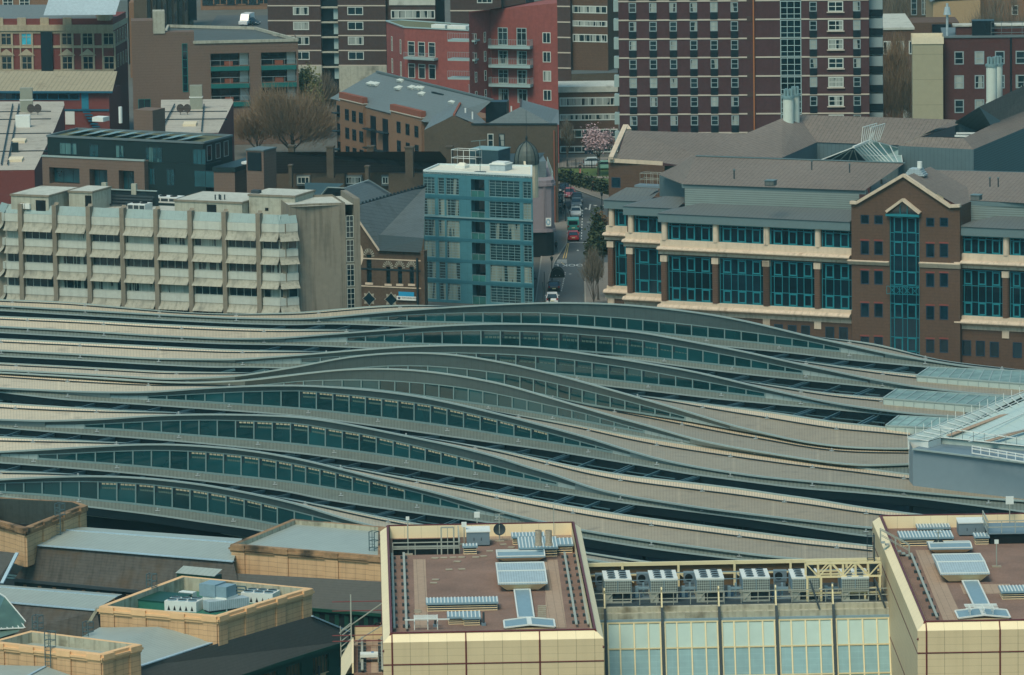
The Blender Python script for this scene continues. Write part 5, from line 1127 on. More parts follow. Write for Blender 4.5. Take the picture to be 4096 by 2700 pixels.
hs = []; wins = []
for r_ in range(6):
    z0 = zq[1] - pitch * r_
    for a, c, n_ in ((0, 1, 3), (2, 3, 1), (4, 5, 3), (8, 9, 5), (10, 11, 2)): hs.append((xs[a], xs[c], z0, z0 + zh)); wins.append((xs[a], xs[c], z0, n_))
    hs.append((xs[6], xs[7], z0 - .55, z0 + zh, 1.6))
b = MB(); b.wall(0, LB, 0, 19.2, hs, .2); bq = [BL.st(N('f', 2213, 130), 19.2), BL.st(N('f', 1475, 118), 19.2)]; [b.add([(*u_, 0), (*v_, 0), (*v_, 18.9), (*u_, 18.9)]) for u_, v_ in (((LB, 0), bq[0]), (bq[0], bq[1]), (bq[1], (0, 0)))]; b.part('tiled_wall', m_blue, T)
for r_ in range(6):
    z0 = zq[1] - pitch * r_; MB().box(xs[6], xs[7], 1.3, 1.5, z0 - .5, z0 + zh - .1).part('balcony_door', m_gld, T); MB().box(xs[6] + .05, xs[7] - .05, .02, .06, z0 - .5, z0 + .75).part('balcony_glass', glass('balcony_green_glass', (40, 92, 88), rough=.15), T); b = railing(MB(), [(xs[6], 0, z0 - .5), (xs[7], 0, z0 - .5)], 1.3, 1.0, .06, (0, 1)); b.part('balcony_rail', m_bfr, T)
    b = MB(); b.box(-.02, LB + .02, -.04, 0, z0 + zh + .12, z0 + zh + .55); b.part('deep_band', m_blued, T) if r_ else None
for a, c, z0, n_ in wins: window(T, FRONT, a, z0, c - a, zh, n_, 6, .07, m_bfr, m_bgl, y=.1)
zm = (zq[1] - pitch + zq[1] - 2 * pitch + zh) / 2 ; MB().box(-.05, LB + .1, -.25, 0, zm + .1, zm + .28).part('string_course', m_bfr, T)
back = [BL.st(N('f', 2213, 130), 19.2), BL.st(N('f', 1475, 118), 19.2)]
b = MB(); poly = [(0, 0), (LB, 0), back[0], back[1]]; i_ = inset(poly, .25)
b.prism(poly, 18.9, 19.45, top=False)
for k in range(4): j = (k + 1) % 4; b.add([(*poly[k], 19.45), (*poly[j], 19.45), (*i_[j], 19.45), (*i_[k], 19.45)]); b.add([(*i_[j], 19.45), (*i_[k], 19.45), (*i_[k], 19.2), (*i_[j], 19.2)])
b.part('parapet', mat('white_parapet', (190, 200, 196), var=.05), T); m_wroof = mat('white_membrane', (206, 200, 182), var=.08, sc=.3, rough=.8, dark=((160, 154, 138), .6, .5)); MB().add([(*p, 19.21) for p in i_]).part('roof', m_wroof, T)
s, tt, w, d, h = RB(BL, 19.2, 'f', 1600, 1690, 145, 130, 112); T = thing('roof_light', 'small white pyramid rooflight on the blue block roof', 'rooflight', BL, at=(s, tt, 19.2)); MB().box(0, w, 0, 1.6, 0, .4).part('kerb', m_white, T); b = MB(); b.add([(.1, .1, .4), (w - .1, .1, .4), (w - .4, .8, .8), (.4, .8, .8)]); b.add([(w - .1, .1, .4), (w - .1, 1.5, .4), (w - .4, .8, .8)]); b.add([(.1, 1.5, .4), (.1, .1, .4), (.4, .8, .8)]); b.add([(w - .1, 1.5, .4), (.1, 1.5, .4), (.4, .8, .8), (w - .4, .8, .8)]); b.part('dome', m_wroof, T)
s, tt, w, d, h = RB(BL, 19.2, 'f', 1870, 2010, 165, 118, 88); T = thing('roof_box', 'grey roof box with white stepped lid on the blue block roof', 'roof box', BL, at=(s, tt, 19.2)); MB().box(0, w, 0, 2.4, 0, .9).part('body', m_lid, T); MB().box(-.1, w + .1, -.1, 2.5, .9, 1.05).part('lid', m_white, T); MB().box(.2, w - .2, .3, 2.2, 1.05, 1.25).part('top_step', m_white, T)
s, tt, w, d, h = RB(BL, 18.2, 'b', 1703, 1968, 1320, 1178, 1168); T = thing('plant_room', 'teal blue steel plant room behind the blue block roof', 'plant room', BL, at=(s, tt, 18.2)); MB().box(0, w, 0, 4, 0, h).part('wall', m_dmet, T); MB().box(-.08, w + .08, -.08, 4.1, h, h + .12).part('roof', m_bfr, T); MB().box(w * .2, w * .4, -.04, 0, .1, h * .8).part('door', m_steel, T)
s, tt = BL.st(N('b', 1580, 1300), 19); T = thing('roof_cage', 'white railing cage left of the teal plant room', 'railing', BL, at=(s, tt, 19)); railing(MB(), [(0, 0, 0), (4, 0, 0), (4, 2, 0), (0, 2, 0), (0, 0, 0)], 2.4, 1.4, .07, (.5, 1)).part('railing', m_white, T); MB().box(0, 4, 0, 2, -.5, .0).part('deck', m_flat, T)
s, tt = BL.st(N('f', 1805, 175), 19.2); T = thing('roof_aerial', 'thin aerial with small dark dish on the blue block roof', 'aerial', BL, at=(s, tt, 19.2)); MB().bar((0, 0, 0), (0, 0, 4.6), .08).bar((-1.4, 0, 4.5), (1.0, 0, 4.8), .08).part('mast', m_mull, T); MB().cyl((-.2, -.2), .1, 1.2, 2.2, 10, .4).part('dish', m_steel, T); MB().box(-.8, .8, -.4, .4, 0, .12).part('base', m_block, T)
# ================================================================ BRICK AND STONE OFFICES WITH METAL ROOFS (right)
m_hbrick = mat('brown_facing_brick', (88, 66, 52), var=.16, sc=.8, rough=.9, pat=[('Y', .45, .16, .12)], streak=.05)
m_hpier = mat('brick_pilaster', (92, 68, 54), var=.16, sc=.8, rough=.9, pat=[('Y', .3, .2, .2)])
m_hstone = mat('stained_cornice_stone', (194, 172, 148), var=.12, sc=.5, rough=.85, streak=.28, dark=((130, 92, 66), .62, .8))
m_teal = mat('teal_frame', (22, 112, 122), var=.05, rough=.45)
m_hgl = glass('office_dark_glass', (12, 34, 44), rough=.06, wav=.2)
m_mroof = mat('brown_metal_roof', (112, 102, 94), var=.2, sc=.5, rough=.75, spec=.15, pat=[('X', .6, .12, .4), ('Y', 1.4, .04, .2)])
m_mroof2 = mat('eaves_metal_roof', (90, 94, 92), var=.10, sc=.5, rough=.55, pat=[('X', .6, .12, .3)])
m_gut = mat('blue_grey_fascia', (92, 110, 112), var=.06, rough=.5)
m_louv = mat('louvred_metal_wall', (118, 130, 126), var=.05, sc=.2, rough=.5, pat=[('Y', .3, .35, .35)])
m_vmet = mat('ribbed_metal_wall', (84, 102, 106), var=.08, sc=.3, rough=.5, pat=[('X', .6, .1, .3)])
m_navy = mat('navy_window_frame', (24, 50, 66), var=.05, rough=.5)
HC = Fr(N('g', 1260, 730), N('g', 2352, 782), Y=814)
TH_ = thing('stone_and_brick_office', 'large brick office with stone cornices, teal windows and brown metal roofs, right of the street', 'office building', HC)
T = TH_
S0 = 0.0; S1 = HC.sz(N('h', 998, 800))[0]; SR0 = HC.sz(N('h', 1840, 900))[0]; SR1 = SR0 + 14
zz = rows(HC, 'g', 1490, (500, 560, 578, 712, 762, 822, 836, 1190, 1215, 1290), .3); zE, zF2, zW1, zW0, zC1, zC0, zB1, zB0, zD1, zD0 = zz
def stone(T, side, x0, x1, z0, z1, up, nm='cornice'):
    b = MB(side); h = z1 - z0
    b.profile([(.2, z0), (-.1, z0), (-.1, z0 + h * .35), (-.55, z0 + h * .62), (-.9, z0 + h * .68), (-.9, z0 + h * .8), (-.5, z1), (.6, z1 + .02)], x0, x1); b.part(nm, m_hstone, T)
def bigwin(T, side, x0, x1, n, y=.35):
    W = x1 - x0; H_ = zB1 - zB0; k = W / n
    xs = []
    for i in range(n):
        xs += [(i + .24) / n, (i + .78) / n]
    o = window(T, side, x0, zB0, W, H_, tuple(xs), (.30, .655), .1, m_teal, m_hgl, y=y, bars=.08)
    b = MB()
    for i in range(n):
        for z0, z1 in ((.02, .29), (.68, .97)):
            a, c = W * (i + .24) / n, W * (i + .78) / n
            b = MB()
            for q in ((a, a + .16, H_ * z0, H_ * z1), (c - .16, c, H_ * z0, H_ * z1), (a + .15, c - .15, H_ * z0, H_ * z0 + .18), (a + .15, c - .15, H_ * z1 - .18, H_ * z1)): b.box(q[0], q[1], -.03, .05, q[2], q[3])
            b.part('opening_light', m_teal, o)
def topwin(T, side, x0, x1, n, y=.4):
    W = x1 - x0; H_ = zW1 - zW0; xs = []
    for i in range(n): xs += [(i + .22) / n, (i + .78) / n]
    o = window(T, side, x0, zW0, W, H_, tuple(xs), (.84,), .1, m_teal, m_hgl, y=y, bars=.07)
    for i in range(n):
        a, c = W * (i + .22) / n, W * (i + .78) / n; b = MB()
        for q in ((a, a + .16, .08, H_ * .83), (c - .16, c, .08, H_ * .83), (a + .15, c - .15, .08, .26), (a + .15, c - .15, H_ * .83 - .16, H_ * .83)): b.box(q[0], q[1], -.03, .05, q[2], q[3])
        b.part('opening_light', m_teal, o)
def front(T, side, s0, s1, piers, n, cols_):
    """one range of the street front: base, big windows, cornices, attic windows with round columns and metal eaves roof"""
    b = MB(side); hs = []
    edges = [p for p in piers]
    b.box(s0, s1, .5, 6, 0, zE - .1); b.box(s0, s1, .0, .5, 0, zD0 + .05); b.part('wall', m_hbrick, T)
    for p in piers:
        b = MB(side); b.box(p - .42, p + .42, -.12, .5, zB0, zB1 - .8); b.box(p - .3, p + .3, -.22, -.1, zB0, zB1 - .8); b.part('pilaster', m_hpier, T); MB(side).box(p - .5, p + .5, -.25, .5, zB1 - .8, zB1 + .05).part('capital', m_stone, T); MB(side).box(p - .5, p + .5, -.12, .1, zD0 - 1.0, zD0).part('base_capital', m_stone, T)
    for c in cols_: b = MB(side); b.sm = True; b.cyl((c, .25), .42, zW0, zW1 + .2, 14); b.part('round_column', m_stone, T)
    stone(T, side, s0 - .3, s1, zC0, zC1, 1); stone(T, side, s0 - .3, s1, zD0, zD1, 1, 'lower_cornice'); MB(side).box(s0 - .1, s1, .0, .7, zC1 - .05, zW0 + .02).part('parapet_course', m_stone, T); MB(side).box(s0, s1, -.15, .5, zD1 - .02, zB0 + .02).part('sill_course', m_stone, T)
    MB(side).box(s0 - .2, s1, -.45, .6, zW1 + .15, zE - .05).part('eaves_fascia', m_gut, T)
    x0, x1, k = s0 - .3, s1, zE - .02
    MB(side).add([(x0, -.6, k), (x1, -.6, k), (x1, 4.0, k + 1.05), (x0 + 4.6, 4.0, k + 1.05)]).add([(x0, 4.0, k), (x0, -.6, k), (x0 + 4.6, 4.0, k + 1.05)]).part('eaves_roof', m_mroof2, T)
cp = cols(HC, 'g', 640, (1290, 1692, 2090), .25) + cols(HC, 'h', 660, (335, 737), .25)
pp = [c for c in cp]
front(T, FRONT, S0, S1, pp, 3, cp)
ed = pp + [S1 + .6]
for i in range(5): bigwin(T, FRONT, ed[i] + .5, ed[i + 1] - .5 if i < 4 else S1 - .02, 3 if i < 4 else 2); topwin(T, FRONT, ed[i] + .5, ed[i + 1] - .5 if i < 4 else S1 - .02, 3 if i < 4 else 2)
for x, y in ((240, 1355), (428, 1365), (535, 1372), (640, 1375), (830, 1385), (937, 1388)):
    s, z = HC.sz(N('h', x, y)); window(T, FRONT, s - .65, z - 2.1, 1.3, 2.1, 1, 1, .12, m_navy, m_hgl, y=-.06)
# two stepped back ranges towards the street
for i, (sd, s1_) in enumerate(((Side(-7.6, 5.4, 0), 6.0), (Side(-12.9, 10.8, 0), 4.6))):
    front(T, sd, 0, s1_ + 2, [.6], 2, [.7]); bigwin(T, sd, 1.2, s1_ + .6, 2); topwin(T, sd, 1.2, s1_ + .6, 2)
# gabled brick bay
BY = Fr(N('h', 998, 410), N('h', 1868, 442), Y=HC.w(S1, -1.2, 0)[1]); zb_ = BY.z; LBY = BY.L - .35
TB_ = thing('gabled_brick_bay', 'tall gabled brick stair bay with stone coping and teal glass strip', 'brick bay', BY); T = TB_
ys = ((507, 582), (710, 822), (942, 1055), (1198, 1312), (1460, 1570)); xs4 = ((1070, 1138), (1177, 1246), (1583, 1650), (1690, 1758)); hs = []; spans = []
for y0, y1 in ys:
    for j, (x0, x1) in enumerate(xs4):
        dy = 22 if j > 1 else 3 * j
        r_ = BY.rect(N('h', x0, y0 + dy), N('h', x1, y1 + dy)); hs.append(r_)
st_ = BY.rect(N('h', 1298, 500), N('h', 1535, 1700)); hs.append((st_[0], st_[1], 0, st_[3]))
zpk = BY.sz(N('h', 1410, 195))[1]; sp = BY.sz(N('h', 1410, 300))[0]
b = MB(); b.wall(0, LBY, 0, zb_ - .3, hs, .3)
b.add([(0, 0, zb_ - .3), (LBY, 0, zb_ - .3), (LBY, 0, zb_ - .1), (LBY - 1.0, 0, zb_ - .4 + .5), (sp, 0, zpk - .3), (.8, 0, zb_ + .1), (0, 0, zb_ - .1)]); b.add([(LBY, 0, 0), (LBY, 8, 0), (LBY, 8, zb_), (LBY, 0, zb_)]); b.add([(0, 8, 0), (0, 0, 0), (0, 0, zb_), (0, 8, zb_)]); b.part('wall', m_hbrick, T)
b = MB()
for a, c in (((-.1, zb_), (.9, zb_)), ((.9, zb_ + .05), (sp, zpk)), ((sp, zpk), (LBY - 1.2, zb_ - .1)), ((LBY - 1.2, zb_), (LBY + .1, zb_ + .1))): b.bar((a[0], -.05, a[1]), (c[0], -.05, c[1]), .7, .4)
b.part('gable_coping', m_stone, T)
for r_ in hs[:-1]: window(T, FRONT, r_[0], r_[2], r_[1] - r_[0], r_[3] - r_[2], 1, 1, .14, m_navy, m_hgl, y=.06)
for r_ in hs[4:-1]: MB().box(r_[0] - .05, r_[1] + .05, -.02, 0, r_[3], r_[3] + .22).part('red_lintel', mat('red_lintel', (122, 62, 54), var=.1), T)
zl = rows(BY, 'h', 1410, (524, 650, 718, 830, 952, 1062, 1205, 1320, 1468, 1580), .2); hgt = st_[3]
fr_ = [(z) / (hgt) for z in zl]
window(T, FRONT, st_[0], 0, st_[1] - st_[0], hgt, (.14, .42, .58, .88), tuple(fr_), .1, m_teal, m_hgl, y=.12, bars=.08, name='glass_strip')
b = MB()
for k in range(0, 10, 2):
    z1, z0 = zl[k] - .05, (zl[k + 1] + .05)
    for a, c in ((.14, .42), (.58, .88)):
        a, c = st_[0] + (st_[1] - st_[0]) * a, st_[0] + (st_[1] - st_[0]) * c; b = MB()
        for q in ((a, a + .14, z0, z1), (c - .14, c, z0, z1), (a, c, z0, z0 + .14), (a, c, z1 - .14, z1)): b.box(q[0], q[1], .06, .12, q[2], q[3])
        b.part('opening_light', m_teal, T)
pz = BY.sz(N('h', 1410, 385))[1]; b = MB(); b.bar((st_[0] - .3, -.35, hgt + .35), (sp, -.35, pz), .8, .35); b.bar((sp, -.35, pz), (st_[1] + .25, -.35, hgt + .3), .8, .35); b.part('porch_gable', m_stone, T); MB().add([(st_[0] + .1, -.05, hgt + .1), (st_[1] - .1, -.05, hgt + .1), (sp, -.05, pz - .3)]).part('gable_glass', m_hgl, T); MB().box(st_[0] - .4, st_[1] + .15, -.6, 0, hgt - .25, hgt + .05).part('teal_beam', m_teal, T); b = MB(); [b.bar((x, -.1, hgt), (x, -.1, pz - .6 - abs(x - sp) * .5), .1) for x in (sp - .5, sp + .5)]; b.part('gable_bars', m_teal, T)
zr_ = rows(BY, 'h', 1410, (1068, 1128)); b = railing(MB(), [(st_[0] - .3, -.5, zr_[1]), (st_[1] + .1, -.5, zr_[1])], zr_[0] - zr_[1], .9, .07, (0, 1)); W_ = st_[1] - st_[0]
for i in range(4): b.bar((st_[0] + W_ * i / 4, -.5, zr_[1]), (st_[0] + W_ * (i + 1) / 4, -.5, zr_[0]), .05); b.bar((st_[0] + W_ * i / 4, -.5, zr_[0]), (st_[0] + W_ * (i + 1) / 4, -.5, zr_[1]), .05)
b.part('balcony_rail', m_teal, T)
for a, c, xr in ((-.5, st_[0] - .05, 1130), (st_[1] + .05, LBY + .1, 1690)):
    z = rows(BY, 'h', xr, (868, 900) if xr < 1400 else (885, 925)); b = MB(); b.profile([(.1, z[1]), (-.15, z[1]), (-.5, z[0] - .1), (-.5, z[0]), (.1, z[0] + .05)], a, c); b.part('string_course', m_stone, T)
MB().add([(.1, .1, zb_), (LBY * .5, .1, zpk - .2), (LBY * .5, 11, zpk - .2), (.1, 11, zb_)]).add([(LBY * .5, .1, zpk - .2), (LBY - .1, .1, zb_), (LBY - .1, 11, zb_), (LBY * .5, 11, zpk - .2)]).part('roof', m_mroof, T)
P = BY.st(N('h', 1515, 170), zpk); T = thing('roof_cowl', 'stepped pale metal cowl with round flue on top of the brick gable roof', 'roof cowl', BY, at=(P[0] - .4, P[1], zpk - .6)); b = MB(); [b.box(-1.4 + .2 * i, 1.4 - .2 * i, 0, 1.6, .25 * i, .25 * i + .22) for i in range(4)]; b.part('steps', m_lid, T); MB().cyl((.5, .8), .35, 1.0, 1.9, 12).part('flue', m_white, T)
# right wing of the same front
T = TH_
HW = Fr(N('h', 1842, 862), N('h', 2352, 885), Y=BY.w(LBY, 1.0, 0)[1]); sdR = Side(*( (lambda q: (float((q - HC.O) @ HC.ux), float((q - HC.O) @ HC.uy)))(HW.O)), HW.a - HC.a)
dz = HW.z - zC1
cpr = cols(HW, 'h', 780, (2213,), .25)
T = thing('office_right_wing', 'right end wing of the stone fronted office beside the gabled brick bay', 'office building', frame_at(HW.O[0], HW.O[1], HW.a)); T.location.z = dz
front(T, FRONT, -.1, 14, cpr + [cpr[0] + 6.5], 3, cpr + [cpr[0] + 6.5])
bigwin(T, FRONT, .15, cpr[0] - .5, 3); topwin(T, FRONT, .15, cpr[0] - .5, 3); bigwin(T, FRONT, cpr[0] + .5, cpr[0] + 6, 3); topwin(T, FRONT, cpr[0] + .5, cpr[0] + 6, 3)
for x, y in ((1902, 1490), (2010, 1495), (2120, 1503), (2300, 1508)):
    s, z = HW.sz(N('h', x, y)); window(T, FRONT, s - .65, z - dz - 2.1, 1.3, 2.1, 1, 1, .12, m_navy, m_hgl, y=-.06)
# metal roofs above, rear courts
T = thing('metal_roof_range', 'upper storey with louvred metal walls and hipped brown metal roofs', 'roof range', HC)
def rp(nm, m, *pts): return MB().add([lpH(*p) for p in pts]).part(nm, m, T)
def lpH(t, x, y, z): p = HC.st(N(t, x, y), z); return (p[0], p[1], z)
def wl(nm, m, p, q, zb):
    a, c = lpH(*p), lpH(*q); return MB().add([(a[0], a[1], zb), (c[0], c[1], zb), c, a]).part(nm, m, T)
dl = HC.sz(N('g', 1448, 300), 4.0)[1] - 23.3
lpH0 = lpH
def lpH(t, x, y, z): return lpH0(t, x, y, z + dl)
rp('main_roof', m_mroof, ('g', 1433, 268, 23.8), ('h', 1100, 318, 23.8), ('h', 1420, 100, 26.2), ('g', 1535, 45, 26.2))
wl('louvred_wall', m_louv, ('g', 1448, 300, 23.3), ('h', 1060, 345, 23.3), 18)
MB().bar(lpH('g', 1433, 280, 23.5), lpH('h', 1120, 330, 23.5), .8, .55).part('eaves_gutter', m_gut, T)
zR = HW.sz(N('h', 1872, 430), 4.1)[1] - dl + .6; rp('main_roof_right', m_mroof, ('h', 1760, 385, zR), ('h', 2420, 420, zR), ('h', 2420, 178, zR + 2.4), ('h', 1555, 155, zR + 2.4))
zR = HW.sz(N('h', 1872, 430), 4.1)[1] - dl; wl('louvred_wall', m_louv, ('h', 1872, 430, zR), ('h', 2420, 448, zR), 17); MB().bar(lpH('h', 1868, 412, zR + .25), lpH('h', 2420, 432, zR + .25), .8, .55).part('eaves_gutter', m_gut, T)
MB().bar(lpH('g', 1535, 45, 26.25), lpH('h', 1420, 100, 26.25), .25, .12).part('ridge_cap', m_gut, T); MB().bar(lpH('h', 1555, 155, zR + 1.85), lpH('h', 2420, 178, zR + 1.85), .25, .12).part('ridge_cap', m_gut, T)
wl('end_wall', m_vmet, ('g', 1250, 185, 22.8), ('g', 1530, 62, 25.5), 18); wl('end_wall', m_vmet, ('g', 1250, 200, 22.5), ('g', 1446, 280, 22.5), 18)
rp('main_roof_hip', m_mroof, ('g', 1240, 190, 23.0), ('g', 1433, 268, 23.8), ('g', 1535, 45, 26.2))
# rear hipped roof with flues, and courts
lpH = lpH0
rp('rear_hip_roof', m_mroof, ('c', 1530, 1216, 24.6), ('d', 455, 1237, 24.6), ('d', 735, 1112, 25.0), ('d', 580, 898, 28.0), ('c', 2215, 925, 28.0))
rp('rear_roof', m_mroof, ('d', 728, 1115, 25.0), ('d', 1372, 1138, 25.0), ('d', 1815, 938, 28.0), ('d', 575, 898, 28.0))
wl('court_wall', m_vmet, ('d', 455, 1236, 24.6), ('d', 735, 1111, 25.0), 20); wl('court_wall', m_vmet, ('d', 728, 1114, 25.0), ('d', 1372, 1137, 25.0), 20)
rp('link_roof', m_mroof, ('d', 1368, 1143, 25.6), ('d', 1955, 1172, 25.6), ('d', 1878, 1083, 26.8), ('d', 1538, 1073, 26.8)); rp('link_roof_hip', m_mroof, ('d', 1955, 1172, 25.6), ('d', 2400, 985, 25.6), ('d', 2400, 850, 27.2), ('d', 2165, 945, 26.9), ('d', 1878, 1083, 26.8)); rp('link_roof_edge', m_mroof, ('d', 1368, 1143, 25.6), ('d', 1538, 1073, 26.8), ('d', 1838, 975, 26.9), ('d', 1815, 938, 27.0))
wl('front_wall', m_vmet, ('d', 1366, 1143, 25.6), ('d', 1957, 1172, 25.6), 19); wl('side_wall', mat('dark_louvred_wall', (58, 92, 98), var=.06, rough=.5, pat=[('Y', .35, .35, .35)]), ('d', 1957, 1171, 25.6), ('d', 2400, 984, 25.6), 18)
rp('upper_roof', m_mroof, ('d', 2165, 945, 26.9), ('d', 2420, 850, 27.1), ('d', 2420, 640, 31.0), ('d', 2000, 838, 30.0)); a, c, e = lpH('d', 1812, 955, 27.2), lpH('d', 2165, 945, 27.0), lpH('d', 2002, 838, 30.0); MB().add([(a[0], a[1], 24), (c[0], c[1], 24), c, e, a]).part('gable_wall', m_vmet, T); rp('court_floor', m_black, ('d', 1540, 1075, 24.5), ('d', 1980, 1080, 24.5), ('d', 2160, 950, 24.5), ('d', 1820, 940, 24.5))
MB().bar(lpH('d', 1820, 1045, 26.2), lpH('d', 1985, 1045, 26.2), .25).bar(lpH('d', 1810, 1065, 26.2), lpH('d', 1965, 1070, 26.2), .25).part('court_rail', m_white, T)
# left rear roof over the brick end
rp('left_roof', m_mroof, ('c', 918, 1240, 21.2), ('c', 1270, 1275, 21.0), ('c', 1450, 1300, 21.0), ('c', 1560, 1215, 22.0), ('c', 1935, 1050, 24.0), ('c', 988, 1022, 24.0))
MB().bar(lpH('c', 985, 985, 24.4), lpH('c', 870, 1240, 21.3), .7, .4).bar(lpH('c', 985, 985, 24.4), lpH('c', 1012, 1020, 23.9), .7, .4).part('gable_coping', m_stone, T)
wl('cream_fascia', m_stone, ('c', 848, 1240, 21.2), ('c', 1275, 1265, 21.2), 20.6); wl('brick_end_wall', m_hbrick, ('c', 850, 1268, 20.6), ('c', 1290, 1300, 20.6), 0)
wl('louvre_infill', m_louv, ('c', 1262, 1300, 20.3), ('c', 1420, 1300, 20.3), 18)
a = lpH('c', 880, 1388, 19.0); window(T, Side(a[0], a[1] - .1, 0), 0, a[2] - 1.5, 1.4, 1.5, 1, 1, .1, m_navy, m_hgl, y=-.2)
rp('left_low_roof', m_mroof2, ('g', 848, 372, 19.4), ('g', 1130, 385, 19.4), ('g', 1252, 302, 20.6), ('g', 990, 292, 20.6))
T = thing('roof_access_cage', 'pale steel access cage on the low roof beside the ribbed metal wall', 'railing', HC, at=lpH('g', 1098, 275, 19.8)); railing(MB(), [(0, 0, 0), (3.0, 0, 0), (3.0, 1.6, 0), (0, 1.6, 0), (0, 0, 0)], 1.7, .9, .06, (.5, 1)).part('railing', m_tray, T); MB().box(-.8, 3.2, -.2, 1.8, -.3, 0).part('deck', m_grey, T)
# paired flues
m_fl = mat('white_flue', (186, 192, 180), var=.05, sc=.4, rough=.6); m_pipe = mat('flue_tip', (110, 136, 138), var=.06, rough=.5)
for lab, pts in (('left pair', (('d', 505, 1010, 770, 30), ('d', 560, 1000, 752, 20))), ('right pair', (('d', 2098, 800, 520, 30), ('d', 2150, 770, 512, 18)))):
    for k, (t, x, yb, yt, rp_) in enumerate(pts):
        p = lpH(t, x, yb, 26.5 if lab[0] == 'l' else 29); h = HC.sz(N(t, x, yt), p[1])[1] - p[2]; r = .78 if k == 0 else .62
        T = thing('roof_flue', 'tall white flue with pipe cluster, ' + ('front' if k == 0 else 'rear') + ' one of the ' + lab, 'flue', HC, 'paired white flues', at=(p[0], p[1], p[2] - 1.2))
        b = MB(); b.sm = True; b.cyl((0, 0), r, 0, h + 1.2, 20); b.part('shaft', m_fl, T); MB().cyl((0, 0), r + .12, h + 1.2, h + 1.55, 20).part('collar', m_pipe, T); o = None
        MB().cyl((0, 0), r + .15, .6, 1.3, 20, r).part('skirt', m_fl, T)
        for q in range(5):
            P = (r * .62 * math.cos(q * 1.257), r * .62 * math.sin(q * 1.257), h + 1.5)
            if o is None: o = MB().cyl((0, 0), .2, 0, 1.05, 10).part('flue_tip', m_pipe, T); o.location = P
            else: put(o, T, P)
# glass pyramid
T = thing('glass_pyramid', 'glazed hipped atrium roof with white bars in the office courtyard', 'atrium roof', HC); m_pg = mat('pyramid_glass', (52, 92, 104), var=.15, rough=.4); m_pg2 = mat('pyramid_pale_glass', (140, 164, 156), var=.08, rough=.4)
A_, B_, C_, D_, E_ = lpH('d', 740, 1262, 24), lpH('d', 1130, 1275, 24), lpH('d', 1400, 1285, 24), lpH('d', 1385, 1165, 24.5), lpH('d', 1015, 1155, 26.6); F_ = lpH('d', 1150, 1100, 27.0)
MB().add([A_, B_, E_]).part('front_glass', m_pg, T); MB().add([B_, C_, D_, F_, E_]).part('side_glass', m_pg2, T)
b = MB(); A_, B_, C_, D_, E_, F_ = [np.array(q) for q in (A_, B_, C_, D_, E_, F_)]
for f in (0, .2, .4, .6, .8, 1): b.bar(A_ + (B_ - A_) * f, E_ * .8 + .2 * (A_ + (B_ - A_) * f) if 0 < f < 1 else E_, .14)
for i in range(10): f = i / 9; b.bar(B_ + (C_ - B_) * f, E_ + (F_ - E_) * min(1, f * 1.4) if f < .7 else F_ + (D_ - F_) * (f - .7) / .3, .09)
b.bar(E_, F_, .3); b.bar(F_, D_, .14); b.bar(B_ * .5 + E_ * .5, (C_ + D_) / 2, .1); b.part('glazing_bars', m_white, T)
b = MB()
for o in (0, 1.2):
    for i in range(7): q = E_ + (F_ - E_) * (.45 + .1 * i) + [o, 0, 0]; b.bar(q, q + [.25 + .1 * i, 0, 2.4], .08)
    q0, q1 = E_ + (F_ - E_) * .45 + [o, 0, 0], E_ + (F_ - E_) * 1.05 + [o, 0, 0]; b.bar(q0 + [.25, 0, 2.4], q1 + [.85, 0, 2.4], .1)
b.part('maintenance_rails', m_white, T)
# small vents on the metal roofs
for i, (t, x, y, z, lb) in enumerate((('g', 2115, 270, 24.2, 'left of centre'), ('h', 365, 265, 24.3, 'above the fourth window bay'), ('h', 1975, 380, 24.5, 'right of the brick gable'))):
    p = lpH(t, x, y, z); T = thing('roof_vent_box', 'low metal vent box on the main roof slope, ' + lb, 'roof vent', HC, 'low vent boxes on the metal roof', at=p); MB().box(-.6, .6, -.4, .8, -.2, .45).part('box', m_mroof2, T); MB().box(-.7, .7, -.5, .9, .45, .52).part('cap', m_gut, T)
for i, (t, x, y, z, lb) in enumerate((('g', 1835, 205, 24.9, 'nearest the left hip'), ('h', 80, 210, 25, 'second from the left'), ('h', 688, 140, 25.6, 'tall dark one'), ('h', 985, 160, 25.5, 'with pale top'), ('h', 2085, 270, 25.4, 'right of the gable'), ('h', 2150, 272, 25.4, 'last on the right'))):
    p = lpH(t, x, y, z); T = thing('vent_pipe', 'thin vent pipe on the brown metal roof, ' + lb, 'vent pipe', HC, 'vent pipes on the metal roof', at=p); MB().cyl((0, 0), .1, -.3, .85, 8).part('pipe', m_block, T); MB().cyl((0, 0), .16, .85, .98, 8).part('cap', m_gut, T)
